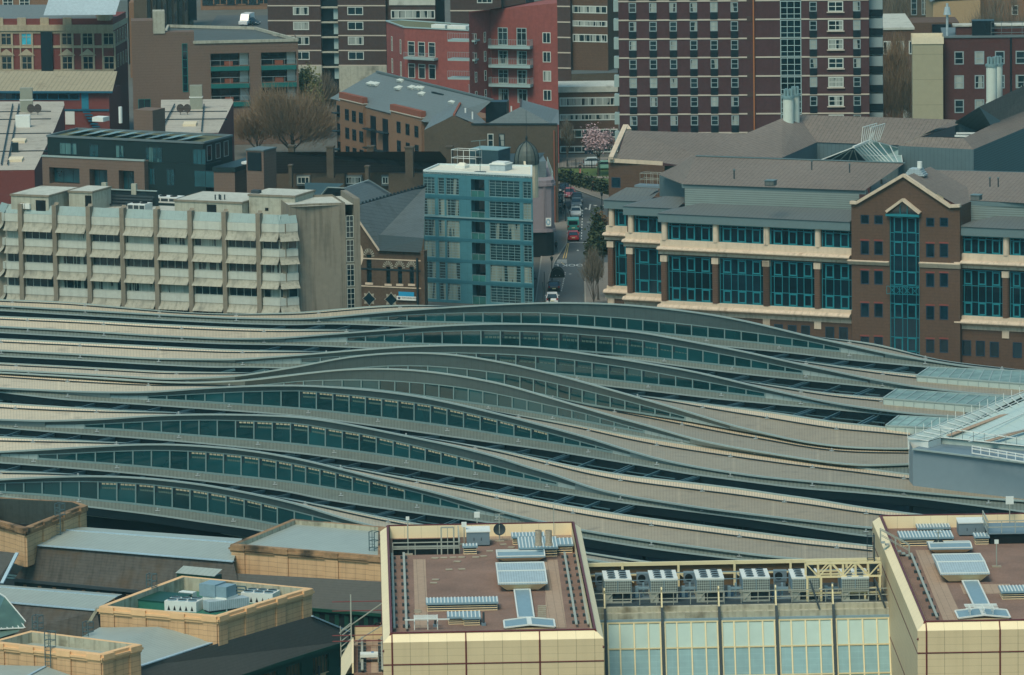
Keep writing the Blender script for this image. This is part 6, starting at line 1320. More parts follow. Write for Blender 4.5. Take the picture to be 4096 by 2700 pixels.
# ================================================================ STATION CONCOURSE ROOF (right edge)
CC = Fr(N('D', 1440, 1080), N('D', 1600, 1108), z=17.5)
T = thing('concourse_roof', 'white framed concourse roof with sloping glazed strips and grey cladding at the right edge', 'station roof', frame_at(*CC.O[:2], 0)); O = np.array(T.location); m_cz = mat('concourse_sheet', (160, 172, 164), var=.05, sc=.3, rough=.5, pat=[('Y', .9, .05, .12)]); m_wall_g = mat('grey_cladding', (112, 128, 136), var=.05, sc=.3, rough=.55)
def cq(*p): return atZ(N(*p[:3]), p[3]) - O
MB().add([cq('D', 1440, 1080, 17.5), cq('D', 1602, 1108, 17.5), cq('D', 2420, 720, 18.2), cq('D', 2420, 700, 18.2)]).part('edge_strip', m_cz, T)
MB().add([cq('D', 1605, 1105, 17.5), cq('D', 1700, 1075, 17.5), cq('D', 2420, 1150, 17.2), cq('D', 2420, 760, 18.2)]).part('glazed_roof', mat('translucent_roof', (176, 190, 180), var=.05, sc=.3, rough=.35, pat=[('X', 2.2, .04, .25), ('Y', .8, .05, .12)]), T)
b = MB()
for i in range(16):
    f = i / 15; a, c = cq('D', 1440 + 940 * f, 1080 - 360 * f, 17.6 + .7 * f), cq('D', 1605 + 815 * f, 1105 - 335 * f, 17.6 + .7 * f); b.bar(a, c, .1); b.bar(a, a + [0, 0, .9], .06)
b.bar(cq('D', 1440, 1075, 18.3), cq('D', 2420, 690, 19.0), .08); b.bar(cq('D', 1605, 1100, 18.3), cq('D', 2420, 745, 19.0), .08); b.part('edge_rails', m_white, T)
b = MB()
for y0, x1, y1 in ((1062, 2420, 815), (1110, 2420, 1000)): b.bar(cq('D', 1765 if y0 < 1100 else 2060, y0, 17.7), cq('D', x1, y1, 17.9), .7, .1)
b.part('walkway', m_pave, T)
b = MB()
for x, y, x1, y1 in ((1700, 1000, 2420, 1100), (1700, 1075, 2420, 1150), (1920, 1080, 2420, 860), (1920, 1110, 2420, 1000)): b.bar(cq('D', x, y, 18.0), cq('D', x1, y1, 18.0), .1)
for i in range(9): b.bar(cq('D', 1700 + 85 * i, 1075 + 9 * i, 17.5), cq('D', 1700 + 85 * i, 1000 + 10 * i, 19.0), .06)
b.part('roof_rails', m_white, T)
def drop(nm, m, p, q, zb): a, c = cq(*p), cq(*q); return MB().add([(a[0], a[1], zb), (c[0], c[1], zb), tuple(c), tuple(a)]).part(nm, m, T)
drop('white_fascia', m_white, ('D', 1440, 1082, 17.5), ('D', 1602, 1112, 17.5), 16.3); drop('white_return', m_white, ('D', 1602, 1112, 17.5), ('D', 1700, 1080, 17.5), 16.5); drop('gutter_wall', m_cz, ('D', 1705, 1085, 17.3), ('D', 2420, 1160, 17.0), 16.4)
b = MB(); a = cq('D', 1462, 1090, 17.2); b.bar(a, (a[0], a[1], 14.0 - O[2]), .4); b.part('corner_post', m_white, T)
MB().add([cq('D', 1480, 1165, 16.9), cq('D', 2420, 1280, 16.9), cq('D', 2420, 1170, 16.6), cq('D', 1700, 1085, 16.6)]).part('lower_roof', m_grey, T); drop('grey_wall', m_wall_g, ('D', 1480, 1168, 16.95), ('D', 2420, 1285, 16.95), 6); drop('side_wall', m_wall_g, ('D', 1450, 1100, 17.2), ('D', 1482, 1168, 16.95), 8)
b = MB(); [b.bar(cq('D', 1945, y, 17.6), cq('D', 2420, y + 80, 17.6), .12) for y in (1145, 1165, 1200)]; [b.bar(cq('D', 1945 + 68 * i, 1145 + 11 * i, 17.6), cq('D', 1945 + 68 * i, 1200 + 11 * i, 17.6), .08) for i in range(8)]; b.part('ladder_walk', m_white, T); MB().bar(cq('D', 1480, 1168, 17.0), cq('D', 2420, 1285, 17.0), .3, .15).part('capping', m_trim, T)
# skylights at the ends of the three far canopies
m_sky = glass('skylight_glass', (108, 130, 122), rough=.5, spec=.25)
for nm, (a, c, e, g) in (('farthest', ((1512, 595), (2400, 660), (2400, 560), (1610, 528))), ('middle', ((1250, 770), (2130, 840), (2245, 762), (1355, 700))), ('nearest', ((1270, 985), (1720, 1005), (1835, 930), (1372, 908)))):
    T = thing('canopy_skylight', 'boxy glazed skylight with ribs between canopies, ' + nm + ' of three by the concourse', 'skylight', frame_at(*atZ(N('D', *a), 13)[:2], 0), 'glazed skylights at the canopy ends'); O = np.array(T.location); q = [atZ(N('D', *p), 13.6) - O for p in (a, c, e, g)]
    MB().add(q).part('glass', m_sky, T); MB().add([q[0] - [0, .02, .9], q[1] - [0, .02, .9], q[1], q[0]]).part('front_glass', m_cz, T); b = MB(); n = 11 if nm != 'nearest' else 6
    for i in range(n + 1): f = i / n; u_, v_ = q[0] + (q[1] - q[0]) * f, q[3] + (q[2] - q[3]) * f; b.bar(u_, v_, .13, .12); b.bar(u_, u_ - [0, 0, .9], .1)
    for i in (0, 2): b.bar(q[i], q[i + 1], .16)
    b.bar(q[0], q[3], .2); b.part('ribs', m_trim, T)
# ================================================================ STREET
m_asph = mat('asphalt', (74, 80, 82), var=.14, sc=.6, rough=.9, big=.15)
m_pavg = mat('pavement', (118, 112, 104), var=.12, sc=.8, rough=.9, pat=[('X', .9, .04, .12), ('Y', .6, .05, .12)])
m_kerb = mat('kerb_stone', (142, 138, 128), var=.1, rough=.9); m_line = mat('white_road_paint', (190, 192, 186), var=.2, rough=.8); m_yline = mat('yellow_road_paint', (190, 160, 90), var=.15, rough=.8)
def sheet(nm, m, z, *pts): return struct(nm, MB().add([tuple(atZ(N(*p), 0) + [0, 0, z]) for p in pts]), m)
sheet('road', m_asph, 0.0, ('g', 330, 1330), ('g', 672, 1330), ('g', 665, 1030), ('g', 700, 890), ('g', 900, 875), ('g', 900, 430), ('g', 845, 405), ('g', 640, 330), ('g', 440, 258), ('g', 400, 300), ('g', 500, 400), ('g', 545, 520), ('g', 520, 740), ('g', 430, 880), ('g', 385, 1000))
def kerbed(nm, *pts):
    q = [atZ(N(*p), 0) for p in pts]; b = MB(); b.add([(p[0], p[1], .13) for p in q]); n = len(q)
    for i in range(n): a, c = q[i], q[(i + 1) % n]; b.add([(a[0], a[1], -.01), (c[0], c[1], -.01), (c[0], c[1], .13), (a[0], a[1], .13)])
    o = struct(nm, b, m_pavg); k = MB()
    for i in range(n - 1): k.bar(q[i] + [0, 0, .14], q[i + 1] + [0, 0, .14], .2, .05)
    struct('kerb', k, m_kerb)
kerbed('pavement', ('g', 330, 1330), ('g', 385, 1000), ('g', 430, 880), ('g', 520, 740), ('g', 545, 520), ('g', 500, 400), ('g', 440, 400), ('g', 425, 640), ('g', 325, 840), ('g', 262, 1330))
kerbed('pavement', ('g', 845, 406), ('g', 640, 332), ('g', 440, 260), ('g', 440, 222), ('g', 660, 290), ('g', 860, 372))
kerbed('pavement', ('g', 700, 892), ('g', 665, 1030), ('g', 672, 1330), ('g', 900, 1330), ('g', 900, 885))
T0 = thing('street_sign', 'dark letting board on the brick wall corner by the parked cars', 'sign', frame_at(*atZ(N('c', 490, 1640), 0)[:2], 0), at=(-.9, -.2, 0))
zs_ = [atY(N('c', 490, y), T0.location.y)[2] for y in (1508, 1590)]
MB().box(-.6, 1.0, 0, .08, zs_[1], zs_[0]).part('board', mat('letting_board_navy', (16, 40, 52), var=.05, rough=.5), T0); MB().cyl((.9, .04), .05, 0, zs_[0], 8).part('post', m_steel, T0); hh = zs_[0] - zs_[1]
for s_, f, z in (('KALMARs', .26, .78), ('TO LET', .34, .40)): text(T0, s_, .2, -.02, zs_[1] + hh * z - .1, hh * f, m_wht, align='CENTER')
b = MB(); [b.box(-.3, .7, -.015, 0, zs_[1] + hh * z, zs_[1] + hh * (z + .04)) for z in (.12, .2, .62, .7)]; b.part('small_print', m_lidp, T0)
def marks(nm, m, *segs, w=.12):
    b = MB()
    for a, c in segs:
        p, q = atZ(N('g', *a), 0), atZ(N('g', *c), 0); d = q - p; L = math.hypot(d[0], d[1]); nx, ny = -d[1] / L * w / 2, d[0] / L * w / 2
        b.add([(p[0] + nx, p[1] + ny, .004), (p[0] - nx, p[1] - ny, .004), (q[0] - nx, q[1] - ny, .004), (q[0] + nx, q[1] + ny, .004)])
    return struct(nm, b, m)
marks('yellow_lines', m_yline, ((540, 730), (515, 850)), ((530, 730), (495, 850)), ((710, 895), (672, 1030)), ((672, 1030), (672, 1290)), ((722, 895), (684, 1030)), ((684, 1030), (684, 1290)), ((480, 880), (505, 900)))
marks('bay_dashes', m_line, *[((512 - 3 * i, 960 + 14 * i), (511 - 3 * i, 966 + 14 * i)) for i in range(11)], w=.15); marks('bay_dashes', m_line, *[((648 - i, 470 + 22 * i), (647.5 - i, 480 + 22 * i)) for i in range(11)], w=.15)
marks('lane_dashes', m_line, ((680, 565), (708, 565)), ((540, 972), (560, 972)), ((545, 725), (690, 725)), w=.35); marks('crossing_marks', m_line, *[((445, 862 + 8 * i), (525, 862 + 8 * i)) for i in range(4)], w=.4)
b = MB()
for x0, x1, y0, y1 in ((660, 690, 465, 450), (728, 766, 432, 440), (788, 818, 432, 440), (600, 620, 790, 780), (660, 680, 790, 780)): b.add([tuple(atZ(N('g', *p), 0) + [0, 0, .004]) for p in ((x0, y0), (x1, y0), ((x0 + x1) / 2, y1))])
struct('give_way_triangles', b, m_line); marks('t_mark', m_line, ((700, 425), (718, 425)), ((709, 425), (700, 470)), w=.25)
P = atZ(N('g', 690, 893), 0); t1 = text(None, 'LOOK LEFT', 0, 0, 0, 1.6, m_line, rx=0, rz=math.pi); t1.name = 'road_lettering'; t1['kind'] = 'structure'; t1.location = (P[0], P[1], .006); t1.scale = (.9, 2.2, 1); t2 = None
m_grass = mat('lawn', (74, 92, 44), var=.25, sc=1.5, rough=.95)
o = sheet('lawn', m_grass, .05, ('c', 440, 1440), ('c', 880, 1500), ('c', 880, 1320), ('c', 440, 1325)); o['kind'] = 'stuff'; tag(o, 'strip of green lawn behind the hedge at the street bend', 'grass')
kerbed('path', ('c', 660, 1388), ('c', 880, 1392), ('c', 880, 1404), ('c', 660, 1398)); kerbed('forecourt', ('c', 440, 1318), ('c', 880, 1315), ('c', 880, 1240), ('c', 440, 1245))
# ---------------- foliage
m_leaf = mat('dark_leaf', (58, 68, 44), var=.45, sc=1.2, rough=.9, big=.5); m_spring = mat('spring_leaf', (112, 112, 66), var=.35, sc=1.2, rough=.9, big=.5); m_bark = mat('bark', (74, 66, 58), var=.2, rough=.95); m_twig = mat('brown_twig', (128, 106, 82), var=.22, sc=.8, rough=.95, big=.3); m_twigg = mat('grey_twig', (108, 98, 84), var=.22, sc=.8, rough=.95, big=.3); m_bloss = mat('pink_blossom', (182, 154, 156), var=.2, sc=1.5, rough=.9); m_rust = mat('rust_leaf', (112, 84, 52), var=.3, sc=1.2, rough=.9)
def tree(p, h, r, label, lm, n=2600, kind='tree', trunk=.2, size=.22, twig=False, squash=1.0, group=None, low=.25, name=None):
    rnd = random.Random(int(p[0] * 7 + p[1] * 13)); T = thing(name or kind.replace(' ', '_'), label, kind, frame_at(p[0], p[1], rnd.uniform(0, 6)), group, z=p[2] if len(p) > 2 else 0)
    b = MB(); tips = []
    def grow(a, d, L, w, k):
        e = a + d * L; b.bar(a, e, w); tips.append((e, k)); tips.append(((a + e) / 2, k))
        if k == 0: return
        for i in range(3 if k > 1 else 2):
            v = Vector((rnd.uniform(-1, 1), rnd.uniform(-1, 1), rnd.uniform(-.1, 1.0))).normalized(); nd = (d * .9 + v * .85).normalized(); nd.z = max(nd.z, -.05) * squash; nd.normalize(); grow(e, nd, L * rnd.uniform(.62, .85), w * .6, k - 1)
    th = h * low; b.cyl((0, 0), trunk, 0, th, 8, trunk * .75); top = Vector((0, 0, th * .95))
    for i in range(5): a = i * 1.257 + rnd.uniform(-.4, .4); grow(top, Vector((math.cos(a) * .75, math.sin(a) * .75, rnd.uniform(.5, 1.1))).normalized(), h * .24, trunk * .55, 3)
    grow(top, Vector((0, 0, 1)), h * .28, trunk * .7, 3)
    mz = max(t[0].z for t in tips); mr = max(math.hypot(t[0].x, t[0].y) for t in tips); sx, sz_ = r / mr, (h - th) / max(.1, mz - th)
    f = lambda v: (v[0] * sx if v[2] > th * .96 else v[0], v[1] * sx if v[2] > th * .96 else v[1], th + (v[2] - th) * sz_ if v[2] > th else v[2])
    b.v = [f(v) for v in b.v]; b.part('trunk', m_bark, T); tp = [Vector(f(t[0])) for t in tips if t[1] <= 1]; c = MB()
    for i in range(n):
        t = rnd.choice(tp); g_ = r * .17
        q = t + Vector((rnd.gauss(0, g_), rnd.gauss(0, g_), rnd.gauss(0, g_ * .9)))
        if twig:
            d = (q - Vector((0, 0, th))).normalized() + Vector((rnd.uniform(-.5, .5), rnd.uniform(-.5, .5), rnd.uniform(.1, .9))); d.normalize(); L = size * rnd.uniform(2.5, 6); s_ = d.cross(Vector((rnd.uniform(-1, 1), rnd.uniform(-1, 1), rnd.uniform(-1, 1)))).normalized() * .035; e = q + d * L; c.add([q - s_, q + s_, e])
        else:
            u_ = Vector((rnd.uniform(-1, 1), rnd.uniform(-1, 1), rnd.uniform(-1, 1))).normalized(); v_ = u_.cross(Vector((rnd.uniform(-1, 1), rnd.uniform(-1, 1), 1))).normalized(); k = size * rnd.uniform(.6, 1.3); c.add([q - u_ * k, q - v_ * k * .7, q + u_ * k, q + v_ * k * .7])
    c.part('crown', lm, T); return T
def gtree(t, x, yb, yt, w, label, lm, z=0, **k):
    """tree surveyed by foot and top; w = crown width in survey units"""
    P = atZ(N(t, x, yb), z); h = atY(N(t, x, yt), P[1])[2] - z; r = w / 1.96 / F * P[1] / 2 * 1.02
    return tree((P[0], P[1], z), h, r, label, lm, **k)
gtree('g', 770, 1180, 470, 200, 'tall scrubby tree with dark green and rust leaves by the stone office corner', m_leaf, n=3000, size=.26, low=.2)
gtree('g', 735, 1235, 800, 190, 'bare branched shrub tree leaning over the right pavement', m_twigg, n=1500, size=.3, twig=True, low=.12)
gtree('g', 790, 700, 470, 110, 'rust leaved top of a small tree beside the white columns', m_rust, n=500, size=.2, z=3)
gtree('c', 770, 1380, 1015, 300, 'pink blossoming cherry tree on the lawn', m_bloss, n=3000, size=.19, low=.42, squash=.7)
gtree('c', 530, 1310, 960, 120, 'thin bare tree at the left of the lawn', m_twigg, n=1200, size=.22, twig=True)
P = [atZ(N('c', x, y), 0) for x, y in ((475, 1420), (845, 1520))]; c = MB(); rnd = random.Random(3); d = P[1] - P[0]
for i in range(5200):
    q = Vector(P[0] + d * rnd.random()) + Vector((rnd.gauss(0, .45), rnd.uniform(-1.0, 1.4), abs(rnd.gauss(.7, .65)))); u_ = Vector((rnd.uniform(-1, 1), rnd.uniform(-1, 1), rnd.uniform(-1, 1))).normalized(); v_ = u_.cross(Vector((0.1, .2, 1))).normalized(); k = .2; c.add([q - u_ * k, q - v_ * k, q + u_ * k, q + v_ * k])
T = thing('hedge', 'dark clipped hedge along the bend in the street', 'hedge', frame_at(0, 0, 0)); c.part('foliage', m_leaf, T); b = MB(); a = Vector(P[0]); e = Vector(P[1]); b.bar(a + Vector((0, .2, .4)), e + Vector((0, .2, .4)), .5, .8); b.part('stems', m_bark, T)
def fence_line(lb, t, p0, p1, h, z=0, pitch=.28, m=None):
    a, c = atZ(N(t, *p0), z), atZ(N(t, *p1), z); T = thing('railing_fence', lb, 'fence', frame_at(a[0], a[1], 0), 'black railings by the lawn'); d = c - a; railing(MB(), [(0, 0, z), (d[0], d[1], z)], h, pitch, .05, (.1, 1)).part('railings', m or m_steel, T); n = 6; o = None
    for i in range(n + 1):
        q = (d[0] * i / n, d[1] * i / n, z)
        if o is None: o = MB().box(-.06, .06, -.06, .06, 0, h + .15).part('post', m_steel, T); o.location = q
        else: put(o, T, q)
fence_line('black railings between the lawn and the silver car', 'c', (470, 1322), (845, 1322), 1.5); fence_line('black railings behind the dark hedge', 'c', (480, 1415), (860, 1510), 1.9, pitch=.8)
# ---------------- people
m_skin = mat('skin', (190, 140, 112), var=.05, rough=.6)
def person(P, label, top=(34, 38, 44), legs=(30, 34, 44), rz=0, pose='walk', hair=(40, 30, 26), s=1.0):
    if pose == 'walk': J = [(0, 0, .95), (0, .01, 1.2), (0, 0, 1.42), (0, -.02, 1.53), (0, -.03, 1.68), (.1, 0, .9), (.11, -.14, .5), (.11, -.06, .08), (.11, -.2, .05), (-.1, 0, .9), (-.11, .08, .5), (-.11, .28, .1), (-.11, .16, .05), (.19, 0, 1.4), (.24, .1, 1.14), (.23, .05, .88), (-.19, 0, 1.4), (-.24, -.06, 1.14), (-.23, -.2, .92)]
    else: J = [(0, .1, .95), (0, -.1, 1.15), (0, -.36, 1.2), (0, -.46, 1.18), (0, -.58, 1.1), (.1, .1, .9), (.13, .02, .5), (.13, .1, .08), (.13, -.05, .05), (-.1, .1, .9), (-.13, .02, .5), (-.13, .1, .08), (-.13, -.05, .05), (.18, -.34, 1.16), (.2, -.42, .88), (.14, -.5, .66), (-.18, -.34, 1.16), (-.2, -.42, .88), (-.14, -.5, .66)]
    E_ = [(0, 1), (1, 2), (2, 3), (3, 4), (0, 5), (5, 6), (6, 7), (7, 8), (0, 9), (9, 10), (10, 11), (11, 12), (2, 13), (13, 14), (14, 15), (2, 16), (16, 17), (17, 18)]
    rad = [.15, .14, .15, .06, .1, .1, .07, .05, .05, .1, .07, .05, .05, .075, .05, .035, .075, .05, .035]
    me = bpy.data.meshes.new('person_body'); me.from_pydata(J, E_, []); ob = bpy.data.objects.new('figure', me); COL.objects.link(ob); md = ob.modifiers.new('skin', 'SKIN'); ob.modifiers.new('sub', 'SUBSURF').levels = 1
    for i, v in enumerate(me.skin_vertices[0].data): v.radius = (rad[i], rad[i] * (.75 if i < 3 else 1)); v.use_root = i == 0
    m2 = bpy.data.meshes.new_from_object(ob.evaluated_get(bpy.context.evaluated_depsgraph_get())); bpy.data.objects.remove(ob); m2.name = 'person'
    for c_ in (m_skin, mat('cloth_%d_%d_%d' % top, top, rough=.9), mat('cloth_%d_%d_%d' % legs, legs, rough=.9)): m2.materials.append(c_)
    hd = Vector(J[4])
    for f in m2.polygons:
        c = f.center; f.material_index = 0 if (c - hd).length < .14 or min((c - Vector(J[15])).length, (c - Vector(J[18])).length) < .08 else (1 if c.z > .93 else 2); f.use_smooth = True
    uvl = m2.uv_layers.new(name='UVMap') if not m2.uv_layers else None
    o = bpy.data.objects.new('person', m2); COL.objects.link(o); o.location = P; o.rotation_euler = (0, 0, rz); o.scale = (s, s, s); tag(o, label, 'person')
    b = MB(); b.sm = True; n = 8
    for i in range(3):
        for j in range(n):
            q = [(hd.x + .115 * math.cos(e) * math.cos(a), hd.y + .02 + .115 * math.cos(e) * math.sin(a), hd.z + .02 + .12 * math.sin(e)) for e, a in ((i * .52, j * .785), (i * .52, (j + 1) * .785), ((i + 1) * .52, (j + 1) * .785), ((i + 1) * .52, j * .785))]; b.add(q)
    b.part('hair', mat('hair_%d' % hair[0], hair, rough=.9), o); return o
def gperson(t, x, y, label, z=.13, **k): P = atZ(N(t, x, y), z); return person(tuple(P), label, **k)
gperson('g', 440, 800, 'person in dark clothes walking on the left pavement near the pub corner', rz=.2)
gperson('g', 476, 522, 'person in dark coat walking, left of a pair on the pavement', rz=0); gperson('g', 508, 503, 'person in black, right of a pair beside the white parked car', top=(20, 24, 28), rz=.3)
gperson('g', 729, 325, 'person in dark jacket with pale bag on the pavement below the hedge', rz=1.2); gperson('g', 628, 187, 'person in dark top and pink shorts standing on the lawn', z=.05, legs=(190, 110, 112), rz=3)
P = TL.w(*TL.st(N('F', 985, 1268), 24.6), 24.62); person(tuple(P), 'person in black bending over on the annex scaffold boards', top=(18, 20, 24), legs=(18, 20, 24), rz=1.2, pose='bend')
# ---------------- vehicles
m_tyre = mat('tyre', (22, 24, 26), var=.05); m_rim = mat('alloy_rim', (150, 154, 156), rough=.35, metal=.5); m_cglass = glass('car_glass', (18, 30, 36), rough=.05); m_head = mat('headlamp', (210, 214, 214), rough=.2); m_tail = mat('tail_lamp', (130, 20, 22), rough=.3); m_plw = mat('number_plate', (214, 206, 150), var=.05)
def car(P, label, col, rz=0, L=4.1, W=1.75, Hh=1.5, style='hatch', cat='car', group=None):
    T = thing('parked_car' if style != 'van' else 'parked_van', label, cat, frame_at(P[0], P[1], rz), group, z=P[2] if len(P) > 2 else .0); pm = mat('paint_%d_%d_%d' % col, col, var=.03, rough=.3, spec=.5)
    if style == 'van': low = [(0, .35), (0, .95), (.05, 1.0), (L * .18, 1.12), (L * .3, Hh * .96), (L * .38, Hh), (L - .08, Hh), (L, Hh * .95), (L, .35)]; belt = None
    elif style == 'round': low = [(0, .4), (0, .62), (L * .06, .78), (L * .28, .98), (L * .36, 1.02), (L * .82, 1.0), (L * .94, .85), (L, .6), (L, .38)]
    else: low = [(0, .32), (0, .66), (L * .05, .78), (L * .27, .95), (L * .34, .99), (L * .88, 1.0), (L * .98, .92), (L, .7), (L, .34)]
    h = W / 2; b = MB(); n = len(low)
    for k in range(n - 1):
        (x0, z0), (x1, z1) = low[k], low[k + 1]; b.add([(h * .96, x0, z0), (-h * .96, x0, z0), (-h * .96, x1, z1), (h * .96, x1, z1)])
    for s_ in (1, -1): b.add([(s_ * h * .96, x, z) for x, z in (low if s_ < 0 else low[::-1])]); b.box(s_ * h * .96, s_ * h, L * .04, L * .96, .36, .7) if style != 'van' else None
    b.box(-h * .9, h * .9, .1, L - .1, .22, .36); b.part('body', pm, T)
    if style == 'van':
        MB().add([(-h * .85, L * .185, 1.16), (h * .85, L * .185, 1.16), (h * .8, L * .296, Hh * .93), (-h * .8, L * .296, Hh * .93)]).part('windscreen', m_cglass, T).location = (0, -.03, .02)
        for s_ in (1, -1): MB().add([(s_ * (h * .96 + .01), L * .24, 1.2), (s_ * (h * .96 + .01), L * .42, 1.2), (s_ * (h * .96 + .01), L * .42, Hh * .88), (s_ * (h * .96 + .01), L * .3, Hh * .88)]).part('side_window', m_cglass, T)
        MB().box(-h * .75, h * .75, L, L + .02, 1.1, Hh * .85).part('rear_window', m_cglass, T)
    else:
        cab = ((L * .3, .98), (L * .46, Hh - .03), (L * .82, Hh - .04), (L * .96, 1.0)) if style == 'hatch' else ((L * .28, 1.0), (L * .44, Hh - .06), (L * .66, Hh - .06), (L * .86, 1.0)); q = [[(s_ * (h * .93 if z < 1.1 else h * .76), x, z) for x, z in cab] for s_ in (1, -1)]
        b = MB(); b.add([q[0][1], q[0][2], q[1][2], q[1][1]]); b.add([q[0][0], q[0][1], q[1][1], q[1][0]]) if False else None
        for s_ in (0, 1):
            for i in (0, 1, 2): b.bar(q[s_][i], q[s_][i + 1], .09)
        b.bar(q[0][1], q[1][1], .09); b.bar(q[0][2], q[1][2], .09); b.part('roof', pm, T)
        MB().add([q[0][0], q[1][0], q[1][1], q[0][1]]).part('windscreen', m_cglass, T); MB().add([q[0][3], q[0][2], q[1][2], q[1][3]]).part('rear_window', m_cglass, T); MB().add(q[0]).part('side_window', m_cglass, T); MB().add(q[1]).part('side_window', m_cglass, T)
    for s_ in (1, -1):
        MB().box(s_ * h * .78 - .17, s_ * h * .78 + .17, -.03, .05, .6, .76).part('headlight', m_head, T); MB().box(s_ * h * .82 - .13, s_ * h * .82 + .13, L - .05, L + .03, .7, .98).part('tail_light', m_tail, T)
        MB().box(s_ * h, s_ * (h + .17), L * .3, L * .34, .95, 1.08).part('mirror', pm, T) if s_ > 0 else MB().box(-h - .17, -h, L * .3, L * .34, .95, 1.08).part('mirror', pm, T)
        for y in (L * .19, L * .8):
            w = bpy.data.objects.new('wheel', None); COL.objects.link(w); w.parent = T; w.location = (s_ * (h - .1), y, .32); b = MB(Side()); b.v = []
            b = MB(); b.cyl((0, 0), .32, -.1, .1, 14); b.v = [(z, x, y_) for x, y_, z in b.v]; b.part('tyre', m_tyre, w); b = MB(); b.cyl((0, 0), .2, -.11, .11, 10); b.v = [(z, x, y_) for x, y_, z in b.v]; b.part('rim', m_rim, w)
    MB().box(-.26, .26, L + .03, L + .05, .55, .67).part('number_plate', m_plw, T); MB().box(-.26, .26, -.05, -.03, .42, .54).part('number_plate', m_head, T); return T
PI = math.pi
def gcar(t, x, y, label, col, flip=True, rz=0, **k):
    """x,y = middle of the near bumper on the ground; flip: rear towards the viewer"""
    P = atZ(N(t, x, y), 0); L = k.get('L', 4.1)
    if flip: return car((P[0] - L * math.sin(-rz) * 0, P[1] + L, 0.0), label, col, rz=PI + rz, **k)
    return car((P[0], P[1], 0.0), label, col, rz=rz, **k)
gcar('g', 576, 718, 'red hatchback seen from behind, parked behind the teal van', (176, 26, 34), L=3.9)
gcar('g', 575, 640, 'teal green van seen from behind, in front of the red car', (48, 132, 120), style='van', cat='van', L=4.4, Hh=2.0, W=1.85)
gcar('g', 596, 530, 'silver white rounded car facing the viewer, third along the kerb', (196, 200, 196), flip=False, style='round', L=4.0, W=1.72)
gcar('g', 600, 462, 'grey car behind the rounded white car', (112, 120, 122), flip=False); gcar('g', 606, 425, 'dark car on the corner behind the grey car', (40, 50, 54), flip=False, Hh=1.6)
gcar('g', 548, 382, 'pink red car half hidden by the letting board', (150, 82, 88), flip=False); gcar('g', 505, 345, 'black car at the far corner above the letting board', (22, 26, 30), flip=False)
gcar('g', 424, 1118, 'black saloon parked by the left kerb below the bike hangar', (20, 26, 28), style='saloon', L=4.4); gcar('g', 410, 1215, 'white car roof just above the nearest wave roof', (206, 208, 206), Hh=1.6)
P = atZ(N('c', 842, 1300), 0); car((P[0], P[1], 0), 'silver hatchback parked side on beyond the lawn railings', (176, 188, 190), rz=PI / 2, L=4.2); P = atZ(N('c', 900, 1328), 0); car((P[0] + 1, P[1], 0), 'pale green car half hidden by the brick end wall', (120, 168, 152), rz=PI / 2)
P = atZ(N('g', 452, 1000), .0); T = thing('bike_hangar', 'black domed cycle hangar at the left kerb', 'cycle hangar', frame_at(P[0], P[1], 0)); b = MB(); n = 10
for k in range(n): a0, a1 = PI * k / n, PI * (k + 1) / n; b.add([(1.05 * math.cos(a0), 0, 1.35 * math.sin(a0)), (1.05 * math.cos(a1), 0, 1.35 * math.sin(a1)), (1.05 * math.cos(a1), 2.6, 1.35 * math.sin(a1)), (1.05 * math.cos(a0), 2.6, 1.35 * math.sin(a0))])
b.part('cover', m_steel, T); MB().add([(1.05 * math.cos(PI * k / n), -.01, 1.35 * math.sin(PI * k / n)) for k in range(n + 1)]).part('end_panel', m_black, T); b = MB(); [b.box(x - .06, x + .06, -.03, .0, .3, .36) for x in (-.3, .3)]; b.part('handles', m_lid, T)
for j in range(6): b = MB(); y = .4 * j + .3; [b.bar((1.07 * math.cos(PI * k / n), y, 1.37 * math.sin(PI * k / n)), (1.07 * math.cos(PI * (k + 1) / n), y, 1.37 * math.sin(PI * (k + 1) / n)), .05) for k in range(n)]; b.part('rib', m_tyre, T)
def lamp(t, x, yb, yt, label):
    P = atZ(N(t, x, yb), .1); h = atY(N(t, x, yt), P[1])[2]; T = thing('street_lamp', label, 'street lamp', frame_at(P[0], P[1], 0), 'black street lamps', z=.1); MB().cyl((0, 0), .09, 0, h - .75, 8, .06).part('post', m_steel, T); b = MB(); b.cyl((0, 0), .14, h - .75, h - .25, 6, .24, False); b.cyl((0, 0), .28, h - .25, h - .05, 6, .06); b.part('lantern', m_steel, T)
lamp('g', 408, 1040, 835, 'black street lamp on the left pavement by the bike hangar'); lamp('g', 800, 560, 330, 'black street lamp across the road near the stone office'); lamp('g', 798, 640, 430, 'black street lamp among the rust leaves'); lamp('g', 557, 390, 165, 'black street lamp in front of the dark hedge'); lamp('g', 388, 1290, 1150, 'black lamp in front of the white car roof'); lamp('c', 783, 1380, 1160, 'black lamp under the pink cherry tree')
for x, yb, yt, lb in ((350, 1230, 960, 'tall thin pole at the left pavement edge'), (338, 1225, 1040, 'shorter thin pole at the left pavement edge'), (515, 560, 200, 'tall pole beside the letting board'), (805, 890, 800, 'dark signal post beside the scrubby tree')):
    P = atZ(N('g', x, yb), .1); h = atY(N('g', x, yt), P[1])[2]; T = thing('sign_pole', lb, 'pole', frame_at(P[0], P[1], 0), 'poles along the street', z=.1); MB().cyl((0, 0), .06, 0, h, 8).part('shaft', m_steel, T); MB().cyl((0, 0), .12, 0, .5, 8).part('base', m_steel, T)
